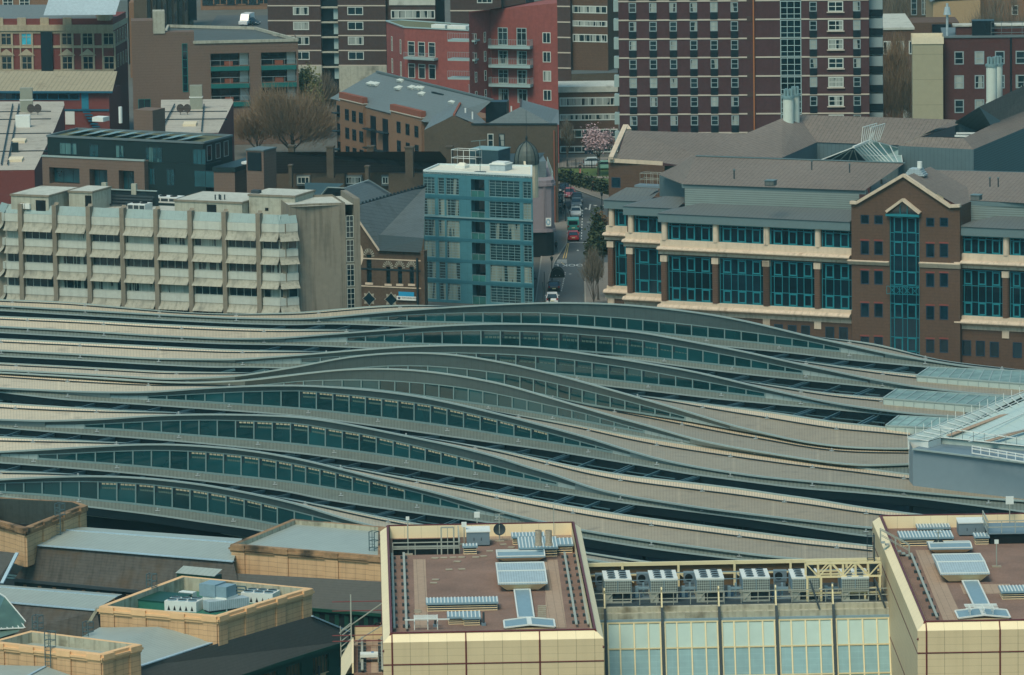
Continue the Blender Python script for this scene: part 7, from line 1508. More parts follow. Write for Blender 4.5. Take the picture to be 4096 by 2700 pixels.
# ---------------- pub row with dome, grey corner house
m_pub = mat('red_pub_brick', (126, 72, 54), var=.15, sc=.8, rough=.9); m_mauve = mat('mauve_grey_render', (128, 118, 122), var=.06, sc=.4, rough=.85); m_dome = mat('lead_dome', (78, 84, 78), var=.14, sc=.8, rough=.55); m_cr = mat('cream_stucco', (206, 190, 160), var=.08, rough=.8)
PF = frame_at(*atZ(N('g', 268, 1240), 0)[:2], R(2.0)); wpub = float(atZ(N('g', 325, 900), 0)[1] - PF.O[1]); XO = 0
T = thing('corner_pub', 'narrow red and white corner pub with lead dome on its cream turret', 'pub', PF); hp_ = atY(N('g', 262, 160), PF.O[1] + 22)[2]
MB().box(-8, -.1, 10, 32, 0, hp_ - .5).part('wall', m_pub, T); MB().box(-8, -.2, 10.1, 31.9, hp_ - .5, hp_ - .4).part('roof', m_cslate2, T); sd = Side(-.1, 10, PI / 2)
for z in (3.2, 6.2, 9.2, 12): MB(sd).box(0, 22, -.25, .0, z, z + .35).part('stone_band', m_cr, T)
for r_ in range(3):
    for k in range(5): window(T, sd, 1 + 4.2 * k, 4.0 + 3 * r_, 1.2, 1.8, 1, 2, .1, m_wfr, m_gld, y=-.06)
for k in range(4): MB(sd).box(.3 + 5 * k, 4.6 + 5 * k, -.9, -.1, 2.7, 3.0).part('shop_awning', m_steel, T)
for k in range(5): MB(sd).bar((1 + 4.2 * k, -.1, hp_), (3 + 4.2 * k, -.1, hp_ + .3), .3).part('striped_gable', m_cr, T)
dx, dy = PF.O[0], PF.O[1] + 36; D0 = atY(N('c', 210, 1288), dy); D1 = atY(N('c', 196, 1105), dy); rr = 185 / 1.96 / F * dy / 2; TT = thing('dome_turret', 'lead covered dome with finial on a cream drum above the pub row', 'dome', frame_at(D0[0], D0[1], 0)); b = MB(); b.sm = True; pr = [(1.0, 0), (1.03, .2), (.98, .4), (.86, .6), (.64, .78), (.38, .9), (.12, .97), (.04, 1.0)]; hd_ = D1[2] - D0[2]; n = 16
for (r0_, z0), (r1_, z1) in zip(pr[:-1], pr[1:]):
    for j in range(n): a0, a1 = 2 * PI * j / n, 2 * PI * (j + 1) / n; b.add([(rr * r0_ * math.cos(a0), rr * r0_ * math.sin(a0), D0[2] + hd_ * z0), (rr * r0_ * math.cos(a1), rr * r0_ * math.sin(a1), D0[2] + hd_ * z0), (rr * r1_ * math.cos(a1), rr * r1_ * math.sin(a1), D0[2] + hd_ * z1), (rr * r1_ * math.cos(a0), rr * r1_ * math.sin(a0), D0[2] + hd_ * z1)])
b.part('dome', m_dome, TT); b = MB()
for j in range(8):
    a0 = 2 * PI * j / 8
    for (r0_, z0), (r1_, z1) in zip(pr[:-1], pr[1:]): b.bar((rr * r0_ * math.cos(a0) * 1.01, rr * r0_ * math.sin(a0) * 1.01, D0[2] + hd_ * z0), (rr * r1_ * math.cos(a0) * 1.01, rr * r1_ * math.sin(a0) * 1.01, D0[2] + hd_ * z1), .12)
b.part('ribs', m_steel, TT); b = MB(); b.cyl((0, 0), .12, D0[2] + hd_, D0[2] + hd_ + .5, 8, .2); b.cyl((0, 0), .2, D0[2] + hd_ + .5, D0[2] + hd_ + .8, 8, .05); b.bar((0, 0, D0[2] + hd_), (0, 0, D0[2] + hd_ + 4.6), .06); b.part('finial', m_steel, TT); b = MB(); b.cyl((0, 0), rr * .96, D0[2] - 5, D0[2], 16); b.part('drum', m_cr, TT)
GF = frame_at(*atZ(N('g', 322, 840), 0)[:2], R(3)); gy = GF.O[1]; zt_ = atY(N('g', 330, 240), gy)[2]; xw = (atY(N('g', 432, 640), gy)[0] - GF.O[0]); zs0 = atY(N('g', 380, 640), gy)[2]
T = thing('grey_corner_house', 'mauve grey rendered corner house with dark shopfront and pipes on its wall', 'house', GF); c = MB(); poly = [(-9, 0), (xw - 1.3, 0), (xw - .5, .3), (xw, 1.1), (xw + .4, 24), (-9, 24)]
c.prism(poly, zs0, zt_, top=True); c.part('wall', m_mauve, T); MB().prism(inset(poly, .15), 0, zs0, top=False).part('shopfront', m_black, T); b = MB(); b.prism(inset(poly, -.25), zt_ - .9, zt_ - .5, bot=True); b.prism(inset(poly, -.2), zs0 - .1, zs0 + .35, bot=True); b.part('cornice', m_mauve, T)
b = MB(); b.bar((.5, -.1, zs0), (.5, -.1, zt_ - 1), .14); b.bar((xw - 1.5, -.1, zs0), (xw - 1.5, -.1, zt_ - 1), .14); b.bar((.5, -.1, zt_ - 4.5), (xw - 1.5, -.1, zt_ - 4.6), .1); b.part('downpipes', m_mauve, T)
MB().add([(-9, 3, zt_ + 2.6), (-.3, 3, zt_ + 2.6), (xw - .6, 14, zt_ + 2.6), (-9, 14, zt_ + 2.6)]).part('terrace_roof', m_cslate2, T); MB().box(-9, xw - 1.0, 4, 14, zt_, zt_ + 2.5).part('attic', m_gmet, T); railing(MB(), [(xw - .2, .6, zt_), (xw + .1, 20, zt_)], 1.2, .9, .06, (.5, 1)).part('terrace_rail', m_trim, T)
q0, q1 = atY(N('g', 355, 598), gy), atY(N('g', 400, 532), gy); S_ = thing('mural_sign', 'square white sign with blue emblem on the grey corner house wall', 'sign', GF, at=(q0[0] - GF.O[0], -.12, q0[2])); w_, h_ = q1[0] - q0[0], q1[2] - q0[2]; MB().box(0, w_, 0, .08, 0, h_).part('board', m_white, S_); b = MB(); mb_ = mat('emblem_blue', (60, 130, 160), var=.1)
for k in range(10): a0, a1 = 2 * PI * k / 10, 2 * PI * (k + .7) / 10; b.add([(w_ / 2 + w_ * .4 * math.cos(a0), -.01, h_ / 2 + h_ * .4 * math.sin(a0)), (w_ / 2 + w_ * .4 * math.cos(a1), -.01, h_ / 2 + h_ * .4 * math.sin(a1)), (w_ / 2 + w_ * .2 * math.cos(a1), -.01, h_ / 2 + h_ * .2 * math.sin(a1)), (w_ / 2 + w_ * .2 * math.cos(a0), -.01, h_ / 2 + h_ * .2 * math.sin(a0))])
b.part('emblem', mb_, S_)
# bare trees in front of the concrete tower, and by the station
gtree('f', 480, 1430, 1010, 260, 'bare weeping tree against the streaked concrete stair tower', m_twigg, n=1800, size=.28, twig=True, low=.3)
gtree('f', 230, 1430, 1180, 200, 'low bare tree at the foot of the concrete office corner', m_twigg, n=800, size=.25, twig=True, low=.3)
gtree('h', 615, 1600, 1310, 130, 'pollarded bare tree before the brick base, left of two', m_twigg, n=260, size=.25, twig=True, low=.5); gtree('h', 828, 1610, 1275, 110, 'pollarded bare tree before the brick base, right of two', m_twigg, n=260, size=.25, twig=True, low=.5)
# ================================================================ BACKGROUND CITY
m_mar = mat('maroon_brick', (72, 46, 48), streak=.08, var=.16, sc=.5, rough=.9); m_marb = mat('brown_tower_brick', (70, 54, 50), streak=.08, var=.16, sc=.5, rough=.9); m_band = mat('white_floor_band', (178, 166, 150), var=.06, rough=.85); m_spd = mat('black_spandrel', (12, 26, 34), var=.1, rough=.4)
m_pipeo = mat('orange_downpipe', (150, 92, 52), var=.1, rough=.6); m_wg = glass('flat_glass', (26, 44, 50), (150, 156, 148), .55, rough=.1); m_bgw = mat('pale_grey_frame', (132, 146, 146), var=.04, rough=.5)
m_redap = mat('red_apartment_brick', (132, 70, 64), streak=.08, var=.16, sc=.4, rough=.9); m_gbal = mat('grey_balcony_edge', (142, 162, 160), var=.05, rough=.6); m_brn = mat('brown_mixed_brick', (106, 86, 74), var=.16, sc=1.2, rough=.9, pat=[('Y', .5, .2, .12)]); m_teb = mat('teal_balcony_glass', (30, 96, 92), var=.1, rough=.3)
m_oldb = mat('dark_stock_brick', (80, 70, 58), var=.2, sc=1.0, rough=.95, dark=((60, 50, 42), .55, .5)); m_tile = mat('brown_roof_tile', (72, 64, 62), var=.18, sc=1.5, rough=.9, pat=[('Y', .5, .25, .25)]); m_rsl = mat('grey_slate_roof', (96, 106, 108), var=.10, sc=.6, rough=.65, pat=[('Y', .5, .1, .14)]); m_yb = mat('yellow_stock_brick', (122, 92, 70), var=.15, sc=.8, rough=.9); m_vred = mat('victorian_red', (108, 54, 50), var=.12, sc=.8, rough=.9); m_corr = mat('corrugated_sheet', (150, 138, 112), var=.12, sc=.4, rough=.7, pat=[('X', .8, .3, .2)], dark=((110, 94, 72), .6, .5)); m_tbl = mat('teal_blue_paint', (24, 82, 104), var=.1, rough=.5); m_blk = mat('black_green_cladding', (16, 34, 36), var=.12, rough=.5); m_sedum = mat('sedum_roof', (96, 98, 72), var=.3, sc=1.0, rough=.95); m_solar = mat('solar_panel', (92, 112, 120), var=.1, rough=.25, pat=[('X', 1.0, .05, .2)])
def grid(T, fr, t, yr, xp, xr, yp, c, r, fw, fm, gm, side=FRONT, y=-.05, tt=0, **k):
    out = []
    for x0, x1 in xp:
        a, e = sorted(cols(fr, t, yr, (x0, x1), tt))
        for y0, y1 in yp:
            z1, z0 = rows(fr, t, xr, (y0, y1), tt); out.append((window(T, side, a, z0, e - a, z1 - z0, c, r, fw, fm, gm, y=y + tt, **k), a, e, z0, z1))
    return out
# ---- maroon tower
TB = Fr(N('c', 935, 160), N('c', 1930, 153), Y=960); T = thing('maroon_tower', 'tall maroon brick tower block with white bands and black spandrels', 'tower block', TB)
z0_, z1_ = rows(TB, 'c', 1430, (157, 305)); pt = z0_ - z1_; sx = lambda t, x: TB.sz(N(t, x, 155))[0]
sl, se = sx('c', 928), sx('d', 1137); top = z0_ + pt * 2.6
MB().box(sl, se, 0, 16, 0, top).part('wall', m_mar, T); MB().add([(sl, 0, top), (se, 0, top), (se, 16, top), (sl, 16, top)]).part('roof', m_flat, T)
wx = [(1010, 1068), (1170, 1228), (1329, 1386), (1488, 1546), (1648, 1706), (1808, 1866)]; W6 = [(sx('c', a), sx('c', b)) for a, b in wx] + [(sx('d', a), sx('d', b)) for a, b in ((670, 728), (1012, 1070))]; WW = (sx('d', 815), sx('d', 935)); GR = (sx('d', 440), sx('d', 605)); RC = (sx('c', 1934), sx('c', 2002)); segs = [(sl, RC[0]), (RC[1], GR[0]), (GR[1], se)]
for k in range(-2, 8):
    zb = z0_ - pt * k; b = MB()
    for a, c in segs: MB().box(a, c, -.1, 0, zb - .1, zb + .14).part('white_band', m_band, T)
    if k > 6: continue
    for a, c in W6: window(T, FRONT, a, zb - pt * .565 - .1, c - a, pt * .52, 1, (.5,), .13, m_bgw, m_wg, y=-.06); MB().box(a, c, -.13, 0, zb - pt * .98, zb - pt * .60).part('spandrel', m_spd, T)
    a, c = WW; window(T, FRONT, a, zb - pt * .61, c - a, pt * .55, 2, (.5,), .16, m_wfr, m_wg, y=-.16); MB().box(a - .2, c + .2, -.3, 0, zb - pt * .67, zb - pt * .62).part('sill', m_band, T)
    a, c = GR; window(T, FRONT, a, zb - pt + .06, c - a, pt - .12, 3, (.28, .62), .14, m_gbal, m_gld, y=-.1); MB().box(RC[0], RC[1], -.05, .0, zb - .3, zb + .5).part('recess_panel', m_marb, T)
    MB().box(se - .0, se + 2.2, 2 + .01 * k, 6, zb - pt * .95, zb - pt * .6).part('side_balcony', m_spd, T); MB().box(se, se + 2.15, 2.1, 5.9, zb - pt * .58, zb - pt * .05).part('side_window', m_bgw, T); MB().box(sl - .9, sl, 2, 4, zb - pt * .6, zb).part('side_bay', m_gbal, T)
MB().bar((RC[1] - .3, -.15, 0), (RC[1] - .3, -.15, top), .22).part('orange_downpipe', m_pipeo, T)
# ---- brown banded tower (left) and its neighbours
TA = Fr(N('b', 140, 160), N('b', 1065, 160), Y=1130); T = thing('brown_tower', 'brown brick flats with white bands and dark open stair, behind the red apartments', 'tower block', TA); sx = lambda x: TA.sz(N('b', x, 160))[0]; z0_, z1_ = rows(TA, 'b', 450, (162, 279)); pt = z0_ - z1_; top = z0_ + 2 * pt; zg = rows(TA, 'b', 450, (516,))[0]
a, c, d, e = sx(140), sx(555), sx(690), sx(1065)
b = MB(); b.box(a, c, 0, 14, zg, top); b.box(d, e, 0, 14, zg, top); b.part('wall', m_marb, T); MB().box(c, d, 1.2, 13, 0, top).part('stair_recess', m_spd, T); b = MB(); b.box(a - .1, c, -.1, 13, 0, zg); b.box(d, e, -.1, 13, 0, zg); b.part('stone_base', m_conco, T); MB().box(e, e + 1.2, 1, 13, 0, top).part('side_wall', m_marb, T)
for k in range(-1, 4):
    zb = z0_ - pt * k
    for p, q in ((a, c), (d, e)): MB().box(p, q, -.1, 0, zb - .1, zb + .12).part('white_band', m_band, T)
    MB().box(c, d, .2, 1.2, zb - .5, zb - .25).part('stair_slab', m_conco, T); MB().box(d - 1.0, d - .1, .9, 1.1, zb - pt + .2, zb - .6).part('stair_light', m_gbal, T)
    for p, q in ((sx(338), sx(462)), (sx(765), sx(888))): window(T, FRONT, p, zb - pt * .62, q - p, pt * .55, 2, 1, .14, m_wfr, m_wg, y=-.06)
T = thing('balcony_flats', 'low flats with white window bands left of the red apartments roof', 'flats', TA); p, q = sx(1090), sx(1452); MB().box(p, q, .5, 12, 0, rows(TA, 'b', 1200, (-60,))[0]).part('wall', m_marb, T); zr2 = rows(TA, 'b', 1270, (80, 148, -5, 42)); window(T, FRONT, p + .3, zr2[1], q - p - .4, zr2[0] - zr2[1], 6, 1, .18, m_wfr, m_wg, y=.42); MB().box(p, q, .3, .5, zr2[3], zr2[2]).part('pale_fascia', m_flat, T)
T = thing('brown_tower', 'brown brick tower end with white bands above the red apartments roof', 'tower block', TA); p, q = sx(1575), sx(1975); MB().box(p, q, -.5, 12, 0, top).part('wall', m_marb, T); MB().box(q, sx(2160), 1.0, 12, 0, top).part('recess', m_marb, T)
for k in (-1, 0): zb = rows(TA, 'b', 1700, (82,))[0] - pt * k; MB().box(p, q, -.62, -.5, zb - .1, zb + .12).part('white_band', m_band, T)
zb = rows(TA, 'b', 1840, (22,))[0]; window(T, FRONT, sx(1785), zb, sx(1905) - sx(1785), 1.4, 3, 1, .15, m_wfr, m_wg, y=-.58)
BB = Fr(N('c', 450, 166), N('c', 565, 168), Y=1095); T = thing('brick_balcony_flats', 'brown brick flats with white window bands beside the maroon tower', 'flats', BB); sx = lambda x: BB.sz(N('c', x, 168))[0]; p, q, r_ = sx(440), sx(567), sx(845); ztop = rows(BB, 'c', 500, (-60,))[0]; zg = rows(BB, 'c', 700, (348,))[0]
MB().box(p, q, -1.2, 10, 0, ztop).part('wall', m_marb, T); MB().box(q, r_, 0, 10, zg - 14, ztop).part('rear_wall', m_hbrick, T)
for y in (45, 168, 288, 408, 528, 650): zb = rows(BB, 'c', 500, (y,))[0]; MB().box(p, q, -1.3, -1.2, zb - .1, zb + .12).part('white_band', m_band, T)
for y0, y1 in ((45, 104), (162, 208), (268, 330)): z1, z0 = rows(BB, 'c', 700, (y0, y1)); window(T, FRONT, q + .05, z0, r_ - q - .15, z1 - z0, 6, 1, .16, m_wfr, m_wg, y=-.06)
BD = Fr(N('c', 470, 832), N('c', 915, 826), Y=1040); T = thing('brick_balcony_block', 'four storey brick block with white window bands behind the cherry tree', 'flats', BD); sx = lambda x: BD.sz(N('c', x, 830))[0]; p, q = sx(458), sx(925); zt_ = rows(BD, 'c', 680, (722,))[0]
MB().box(p, q, 0, 9, 0, zt_).part('wall', m_hbrick, T); MB().box(p - .1, q, -.2, 9.1, zt_, zt_ + 1.0).part('pale_parapet', m_flat, T)
for y0, y1 in ((762, 832), (892, 944), (1012, 1080), (1142, 1196)): z1, z0 = rows(BD, 'c', 680, (y0, y1)); window(T, FRONT, p + .2, z0, q - p - .3, z1 - z0, 8, 1, .2, m_wfr, m_wg, y=-.08)
MB().box(p + 4.5, p + 6, -.12, 0, 0, 2.4).part('door', m_navy, T)
a = BD.sz(N('c', 572, 1242)); S_ = thing('name_board', 'small white name board on the brick block below the cherry tree', 'sign', BD, at=(a[0], -1.2, a[1])); MB().box(0, 2.4, 0, .08, 0, .5).part('board', m_white, S_); text(S_, 'LEATHERMARKET', .1, -.02, .14, .26, m_ink)
T = roofthing('flat_roof_hall', 'dark flat roofed hall between the red apartments and the maroon tower', 'hall', N('c', 740, 600)); m_droof = mat('dark_felt_roof', (78, 86, 86), var=.12, sc=.2, rough=.9); plane(T, 'roof', m_droof, [('c', 560, 580, 9), ('c', 925, 570, 9), ('c', 905, 350, 9), ('c', 560, 350, 9)]); O = np.array(T.location); q = [atZ(N('c', *p_), 9) - O for p_ in ((560, 582), (925, 572))]; MB().add([q[0] - [0, 0, 8], q[1] - [0, 0, 8], q[1], q[0]]).part('wall', m_oldb, T)
T = roofthing('roof_frame', 'small pale frame and dark vent on the flat roofed hall', 'roof vent', N('c', 775, 440)); O = np.array(T.location); P = atZ(N('c', 745, 450), 9) - O; b = MB(); [b.bar((P[0] + x, P[1] + y, P[2]), (P[0] + x, P[1] + y, P[2] + 1.3), .12) for x in (0, 2.5) for y in (0, 1)]; b.box(P[0] - .1, P[0] + 2.6, P[1], P[1] + 1, P[2] + 1.3, P[2] + 1.45); b.part('frame', m_gbal, T); MB().box(P[0] + 3.5, P[0] + 5, P[1] + 2, P[1] + 3, P[2], P[2] + 2).part('vent', m_spd, T)
for x, y, col, lb, rz in ((872, 330, (190, 196, 198), 'pale car parked beyond the flat hall, beside the maroon tower', .3), (868, 278, (200, 206, 210), 'white car in the far car park, behind the pale car', 1.2), (862, 345, (40, 110, 96), 'green car at the edge of the flat hall roof', 1.4)): P = atZ(N('c', x, y), 0); car((P[0], P[1], 0), lb, col, rz=rz)
# ---- red apartments
RA = Fr(N('b', 1890, 378), N('b', 2215, 385), Y=1030); T = thing('red_apartments', 'bright red brick apartments with grey railed balconies and sloping roofline', 'apartment building', RA); sx = lambda t, x, y=380: RA.sz(N(t, x, y))[0]
x0, x1 = sx('b', 1887), sx('c', 452); zl_, zr_ = RA.sz(N('b', 1887, 75))[1], RA.sz(N('c', 445, 24))[1]; lf = RA.st(N('b', 1715, 90), zl_ + .3)
b = MB(); b.add([(x0, 0, 0), (x1, 0, 0), (x1, 0, zr_), (x0, 0, zl_)]); b.add([(lf[0], lf[1], 0), (x0, 0, 0), (x0, 0, zl_), (lf[0], lf[1], zl_ + .3)]); vb = (x1 + 10 * math.sin(RA.a), 10 * math.cos(RA.a)); b.add([(x1, 0, 0), (*vb, 0), (*vb, zr_), (x1, 0, zr_)]); b.add([(lf[0], lf[1], zl_), (x0, 0, zl_), (x1, 0, zr_), (*vb, zr_)]); b.part('wall', m_redap, T); sdl = Side(lf[0], lf[1], math.atan2(-lf[1], x0 - lf[0])); LL = math.hypot(lf[1], x0 - lf[0])
pb = rows(RA, 'b', 2050, (355, 505, 655)); dpt = pb[0] - pb[1]; bx0, bx1 = sx('b', 1890), sx('b', 2217)
for k in range(4):
    z = pb[0] - dpt * k
    if k < 3:
        MB().box(bx0, bx1, -1.6, 0, z - .45, z).part('balcony_slab', m_gbal, T); railing(MB(), [(bx0, 0, z), (bx0, -1.6, z), (bx1, -1.6, z), (bx1, 0, z)], 1.15, .3, .05, (0.05, 1)).part('balcony_rail', m_bgw, T)
    for a, c in ((sx('b', 1945), sx('b', 2022)), (sx('b', 2092), sx('b', 2170))): window(T, FRONT, a, z, c - a, dpt * (.92 if k == 0 else .72), 2, (.72,), .12, m_gbal, m_wg, y=-.06)
    a, c = sx('c', 335), sx('c', 398); window(T, FRONT, a, z + .5, c - a, dpt * .56, 2, 1, .12, m_wfr, m_wg, y=-.06)
    for f in (.28, .72): window(T, sdl, LL * f - .3, z + .6, .7, dpt * .55, 1, 2, .1, m_wfr, m_gld, y=-.06)
for k, y in enumerate((315, 465, 612)):
    P, Q = RA.st(N('b', 1600, y), pb[0] - dpt * k + 1.2), RA.st(N('b', 1732, y + 8), pb[0] - dpt * k + 1.2); z = RA.sz(N('b', 1732, y), Q[1])[1]; o = MB().box(Q[0] - 4.2, Q[0] + .8, Q[1] - .2, Q[1] + 2.5, z - .3, z).part('side_balcony', m_gbal, T); railing(MB(), [(Q[0] - 4.2, Q[1] - .2, z), (Q[0] + .8, Q[1] - .2, z)], 1.2, .3, .05, (.05, 1)).part('balcony_rail', m_bgw, T)
T = thing('red_apartments', 'lower red brick wing with planted roof, left of the red apartments', 'apartment building', RA); P0 = [RA.st(N('b', x, y), 17.5) for x, y in ((1068, 165), (1210, 215), (1715, 240), (1715, 195), (1180, 158))]
b = MB(); b.prism(P0, 0, 17.5, top=False); b.part('wall', m_redap, T); MB().add([(*p_, 17.4) for p_ in P0]).part('planted_roof', m_sedum, T); b = MB(); [b.bar((*P0[i], 17.55), (*P0[(i + 1) % 5], 17.55), .3, .2) for i in range(5)]; b.part('roof_edge', m_gbal, T)
for i, j, xs_ in ((0, 1, (.3, .78)), (1, 2, (.08, .24, .4))):
    a, c = P0[i], P0[j]; L = math.hypot(c[0] - a[0], c[1] - a[1]); sd = Side(a[0], a[1], math.atan2(c[1] - a[1], c[0] - a[0]))
    for f in xs_:
        for z in (17.5 - 5.2, 17.5 - 9.3): window(T, sd, L * f - .4, z, .9 if i == 0 else 1.5, 2.7, 1, (.75,), .1, m_wfr, m_gld, y=-.06)
    if i: MB(sd).box(L * .05, L * .52, -1.5, 0, 17.5 - 5.7, 17.5 - 5.3).part('balcony_slab', m_gbal, T); railing(MB(sd), [(L * .05, -1.5, 11.9), (L * .52, -1.5, 11.9)], 1.2, .3, .05, (.05, 1)).part('balcony_rail', m_bgw, T)
for f, w_ in ((.35, 3), (.6, 4)): MB(sd).box(L * f, L * f + w_, 1.5, 3, 17.5, 18.1).part('roof_light', m_white, T)
T = roofthing('terrace_wall', 'grey railed garden terrace in front of the red apartments', 'terrace', N('b', 1600, 660)); O = np.array(T.location); q = [atZ(N('b', x, y), 6) - O for x, y in ((1465, 640), (1610, 690), (1740, 740))]; b = MB(); [b.add([u_ - [0, 0, 5], v_ - [0, 0, 5], v_, u_]) for u_, v_ in zip(q[:-1], q[1:])]; b.part('wall', m_redap, T); railing(MB(), q, 1.6, .35, .05, (.05, 1)).part('railing', m_bgw, T)
def hit(fr, a, b, c, p):
    a, b, c = [fr.w(*q) for q in (a, b, c)]; n = np.cross(b - a, c - a); d = ray(p); o = np.array([0, 0, H]); P = o + d * (((a - o) @ n) / (d @ n)) - fr.O; return (P @ fr.ux, P @ fr.uy, P[2])
# ---- slate roofed warehouse and the gabled brick house
WF = Fr(N('b', 722, 795), N('b', 1362, 948), Y=1003); zw = WF.z; T = thing('brick_warehouse', 'long brick warehouse flats with big grey slate roof and rooflights', 'warehouse', WF); L = WF.L; MB().box(-2.5, L, 0, 14, 0, zw - .2).part('wall', m_yb, T)
def lw(x, y, z): p_ = WF.st(N('b', x, y), z); return (p_[0], p_[1], z)
MB().add([lw(625, 770, zw), lw(1365, 955, zw), lw(1660, 1000, zw), lw(1905, 782, zw + 5), lw(992, 560, zw + 5)]).part('slate_roof', m_rsl, T); MB().bar(lw(992, 560, zw + 5.05), lw(1905, 782, zw + 5.05), .3).part('ridge', m_gmet, T)
for x0_, x1_, xs_ in ((722, 905, (745, 800, 855)), (1120, 1360, (1150, 1220, 1290))):
    a, c = WF.sz(N('b', x0_, 800))[0], WF.sz(N('b', x1_, 930))[0]; MB().box(a, c, -.4, .3, 0, zw + .6).part('brick_bay', m_yb, T); MB().box(a - .1, c + .1, -.5, .4, zw + .6, zw + 1.6).part('red_parapet', m_pub, T); MB().box(a - .1, c + .1, -.55, .45, zw + .45, zw + .62).part('white_course', m_band, T)
    for x in xs_:
        s0, s1 = [WF.sz(N('b', v, 850 + (v - 745) * .23), -.4)[0] for v in (x, x + 30)]
        for k in range(4): window(T, FRONT, s0, zw - 2.9 - 3.15 * k, s1 - s0, 1.9, 2, 2, .09, m_steel, m_gld, y=-.45)
for x in (945, 1040):
    s0, s1 = [WF.sz(N('b', v, 890 + (v - 945) * .23))[0] for v in (x, x + 42)]; MB().box(s0, s1, -.06, 0, 2, zw - 1.2).part('loading_doors', m_spd, T)
    for k in range(3): MB().box(s0 - 1.5, s1 + .3, -1.0, 0, zw - 3.6 - 3.2 * k, zw - 3.4 - 3.2 * k).part('balcony', m_steel, T)
for k in range(4): MB().box(-2.4, -.8, -1.0, .0, zw - 2.2 - 3.1 * k, zw - 2.0 - 3.1 * k).part('balcony', m_steel, T); window(T, FRONT, -2.2, zw - 2.8 - 3.1 * k, 1.2, 2.0, 1, 2, .09, m_steel, m_gld, y=-.06)
for x, y in ((945, 660), (985, 665), (1270, 690), (1320, 695), (1345, 695), (1590, 805), (1350, 740), (1185, 635), (1165, 695)): p_ = hit(WF, lw(625, 770, zw), lw(1365, 955, zw), lw(992, 560, zw + 5), N('b', x, y)); o = MB().box(-.9, .9, -.5, .5, -.15, .2).part('roof_light', m_wfr, T); o.location = (p_[0], p_[1], p_[2] + .12); o.rotation_euler = (R(18), 0, 0)
p_ = lw(1545, 770, zw + 3.2); MB().box(p_[0] - 2, p_[0] + 2, p_[1] - 1.5, p_[1] + 1.5, p_[2] - 1.5, p_[2] + .8).part('roof_turret', m_gmet, T); MB().box(p_[0] - 2.3, p_[0] + 2.3, p_[1] - 1.8, p_[1] + 1.8, p_[2] + .8, p_[2] + 1.0).part('turret_roof', m_steel, T)
GB = Fr(N('b', 1740, 972), N('c', 400, 972), Y=950); zgb = GB.z; T = thing('gabled_brick_house', 'dark brick gabled building with slate roofs behind the blue apartments', 'brick building', GB)
def lg(t, x, y, z): p_ = GB.st(N(t, x, y), z); return (p_[0], p_[1], z)
xl = GB.sz(N('b', 1365, 1020))[0]; xr = GB.sz(N('c', 448, 985))[0]; ap = GB.sz(N('b', 1600, 905))
MB().add([(xl, 0, 0), (xr, 0, 0), (xr, 0, zgb), (0, 0, zgb), (ap[0], 0, ap[1]), (xl, 0, GB.sz(N('b', 1365, 1020))[1])]).add([(xr, 0, 0), (xr + 25 * math.sin(GB.a) + .3, 25 * math.cos(GB.a), 0), (xr + 25 * math.sin(GB.a) + .3, 25 * math.cos(GB.a), zgb), (xr, 0, zgb)]).part('wall', m_oldb, T)
MB().add([(xl, 0, GB.sz(N('b', 1365, 1020))[1]), (ap[0], 0, ap[1] + .1), lg('b', 1662, 785, ap[1]), lg('b', 1430, 915, zgb)]).part('left_roof', m_rsl, T); MB().add([(ap[0], 0, ap[1] + .1), (.5, 0, zgb + .05), lg('b', 1850, 960, zgb), lg('b', 1662, 785, ap[1])]).part('right_roof', m_rsl, T); MB().bar((ap[0], 0, ap[1] + .1), lg('b', 1662, 785, ap[1] + .05), .35).part('red_ridge', m_pub, T)
hp = lg('b', 2120, 838, zgb + 2.6); MB().add([lg('b', 1862, 968, zgb), lg('c', 400, 968, zgb), hp]).part('hip_roof_front', m_rsl, T); MB().add([lg('c', 400, 968, zgb), lg('c', 465, 978, zgb), lg('c', 460, 862, zgb), lg('c', 165, 780, zgb + 2.6), hp]).part('hip_roof_side', m_rsl, T); MB().bar(hp, lg('c', 165, 780, zgb + 2.65), .3).part('hip_ridge', m_tile, T)
pa, pc = lg('b', 1830, 955, zgb - .5), lg('b', 2000, 952, zgb - .5); MB().box(pa[0], pc[0], pa[1] + 3, pa[1] + 6, zgb - 1, zgb + 2.4).part('black_plant', m_spd, T); MB().box(-.1, xr, -.12, .3, zgb - .15, zgb + .1).part('coping', m_steel, T)
for x in (1862, 1950): a, c, e, g_ = GB.rect(N('b', x, 1048), N('b', x + 48, 1150)); window(T, FRONT, a, e, c - a, g_ - e, 1, (.5,), .12, m_wfr if x < 1900 else m_steel, m_wg, y=-.06)
for x, y in ((1690, 905), (1745, 935), (2050, 890), (2085, 925)): p_ = lg('b', x, y, zgb + .6); MB().cyl((p_[0], p_[1]), .14, p_[2] - .5, p_[2] + 1.2, 8).part('flue', m_white, T)
MB().bar((xr - .5, -.2, 0), (xr - .5, -.2, zgb - 1), .2).part('downpipe', m_pub, T)
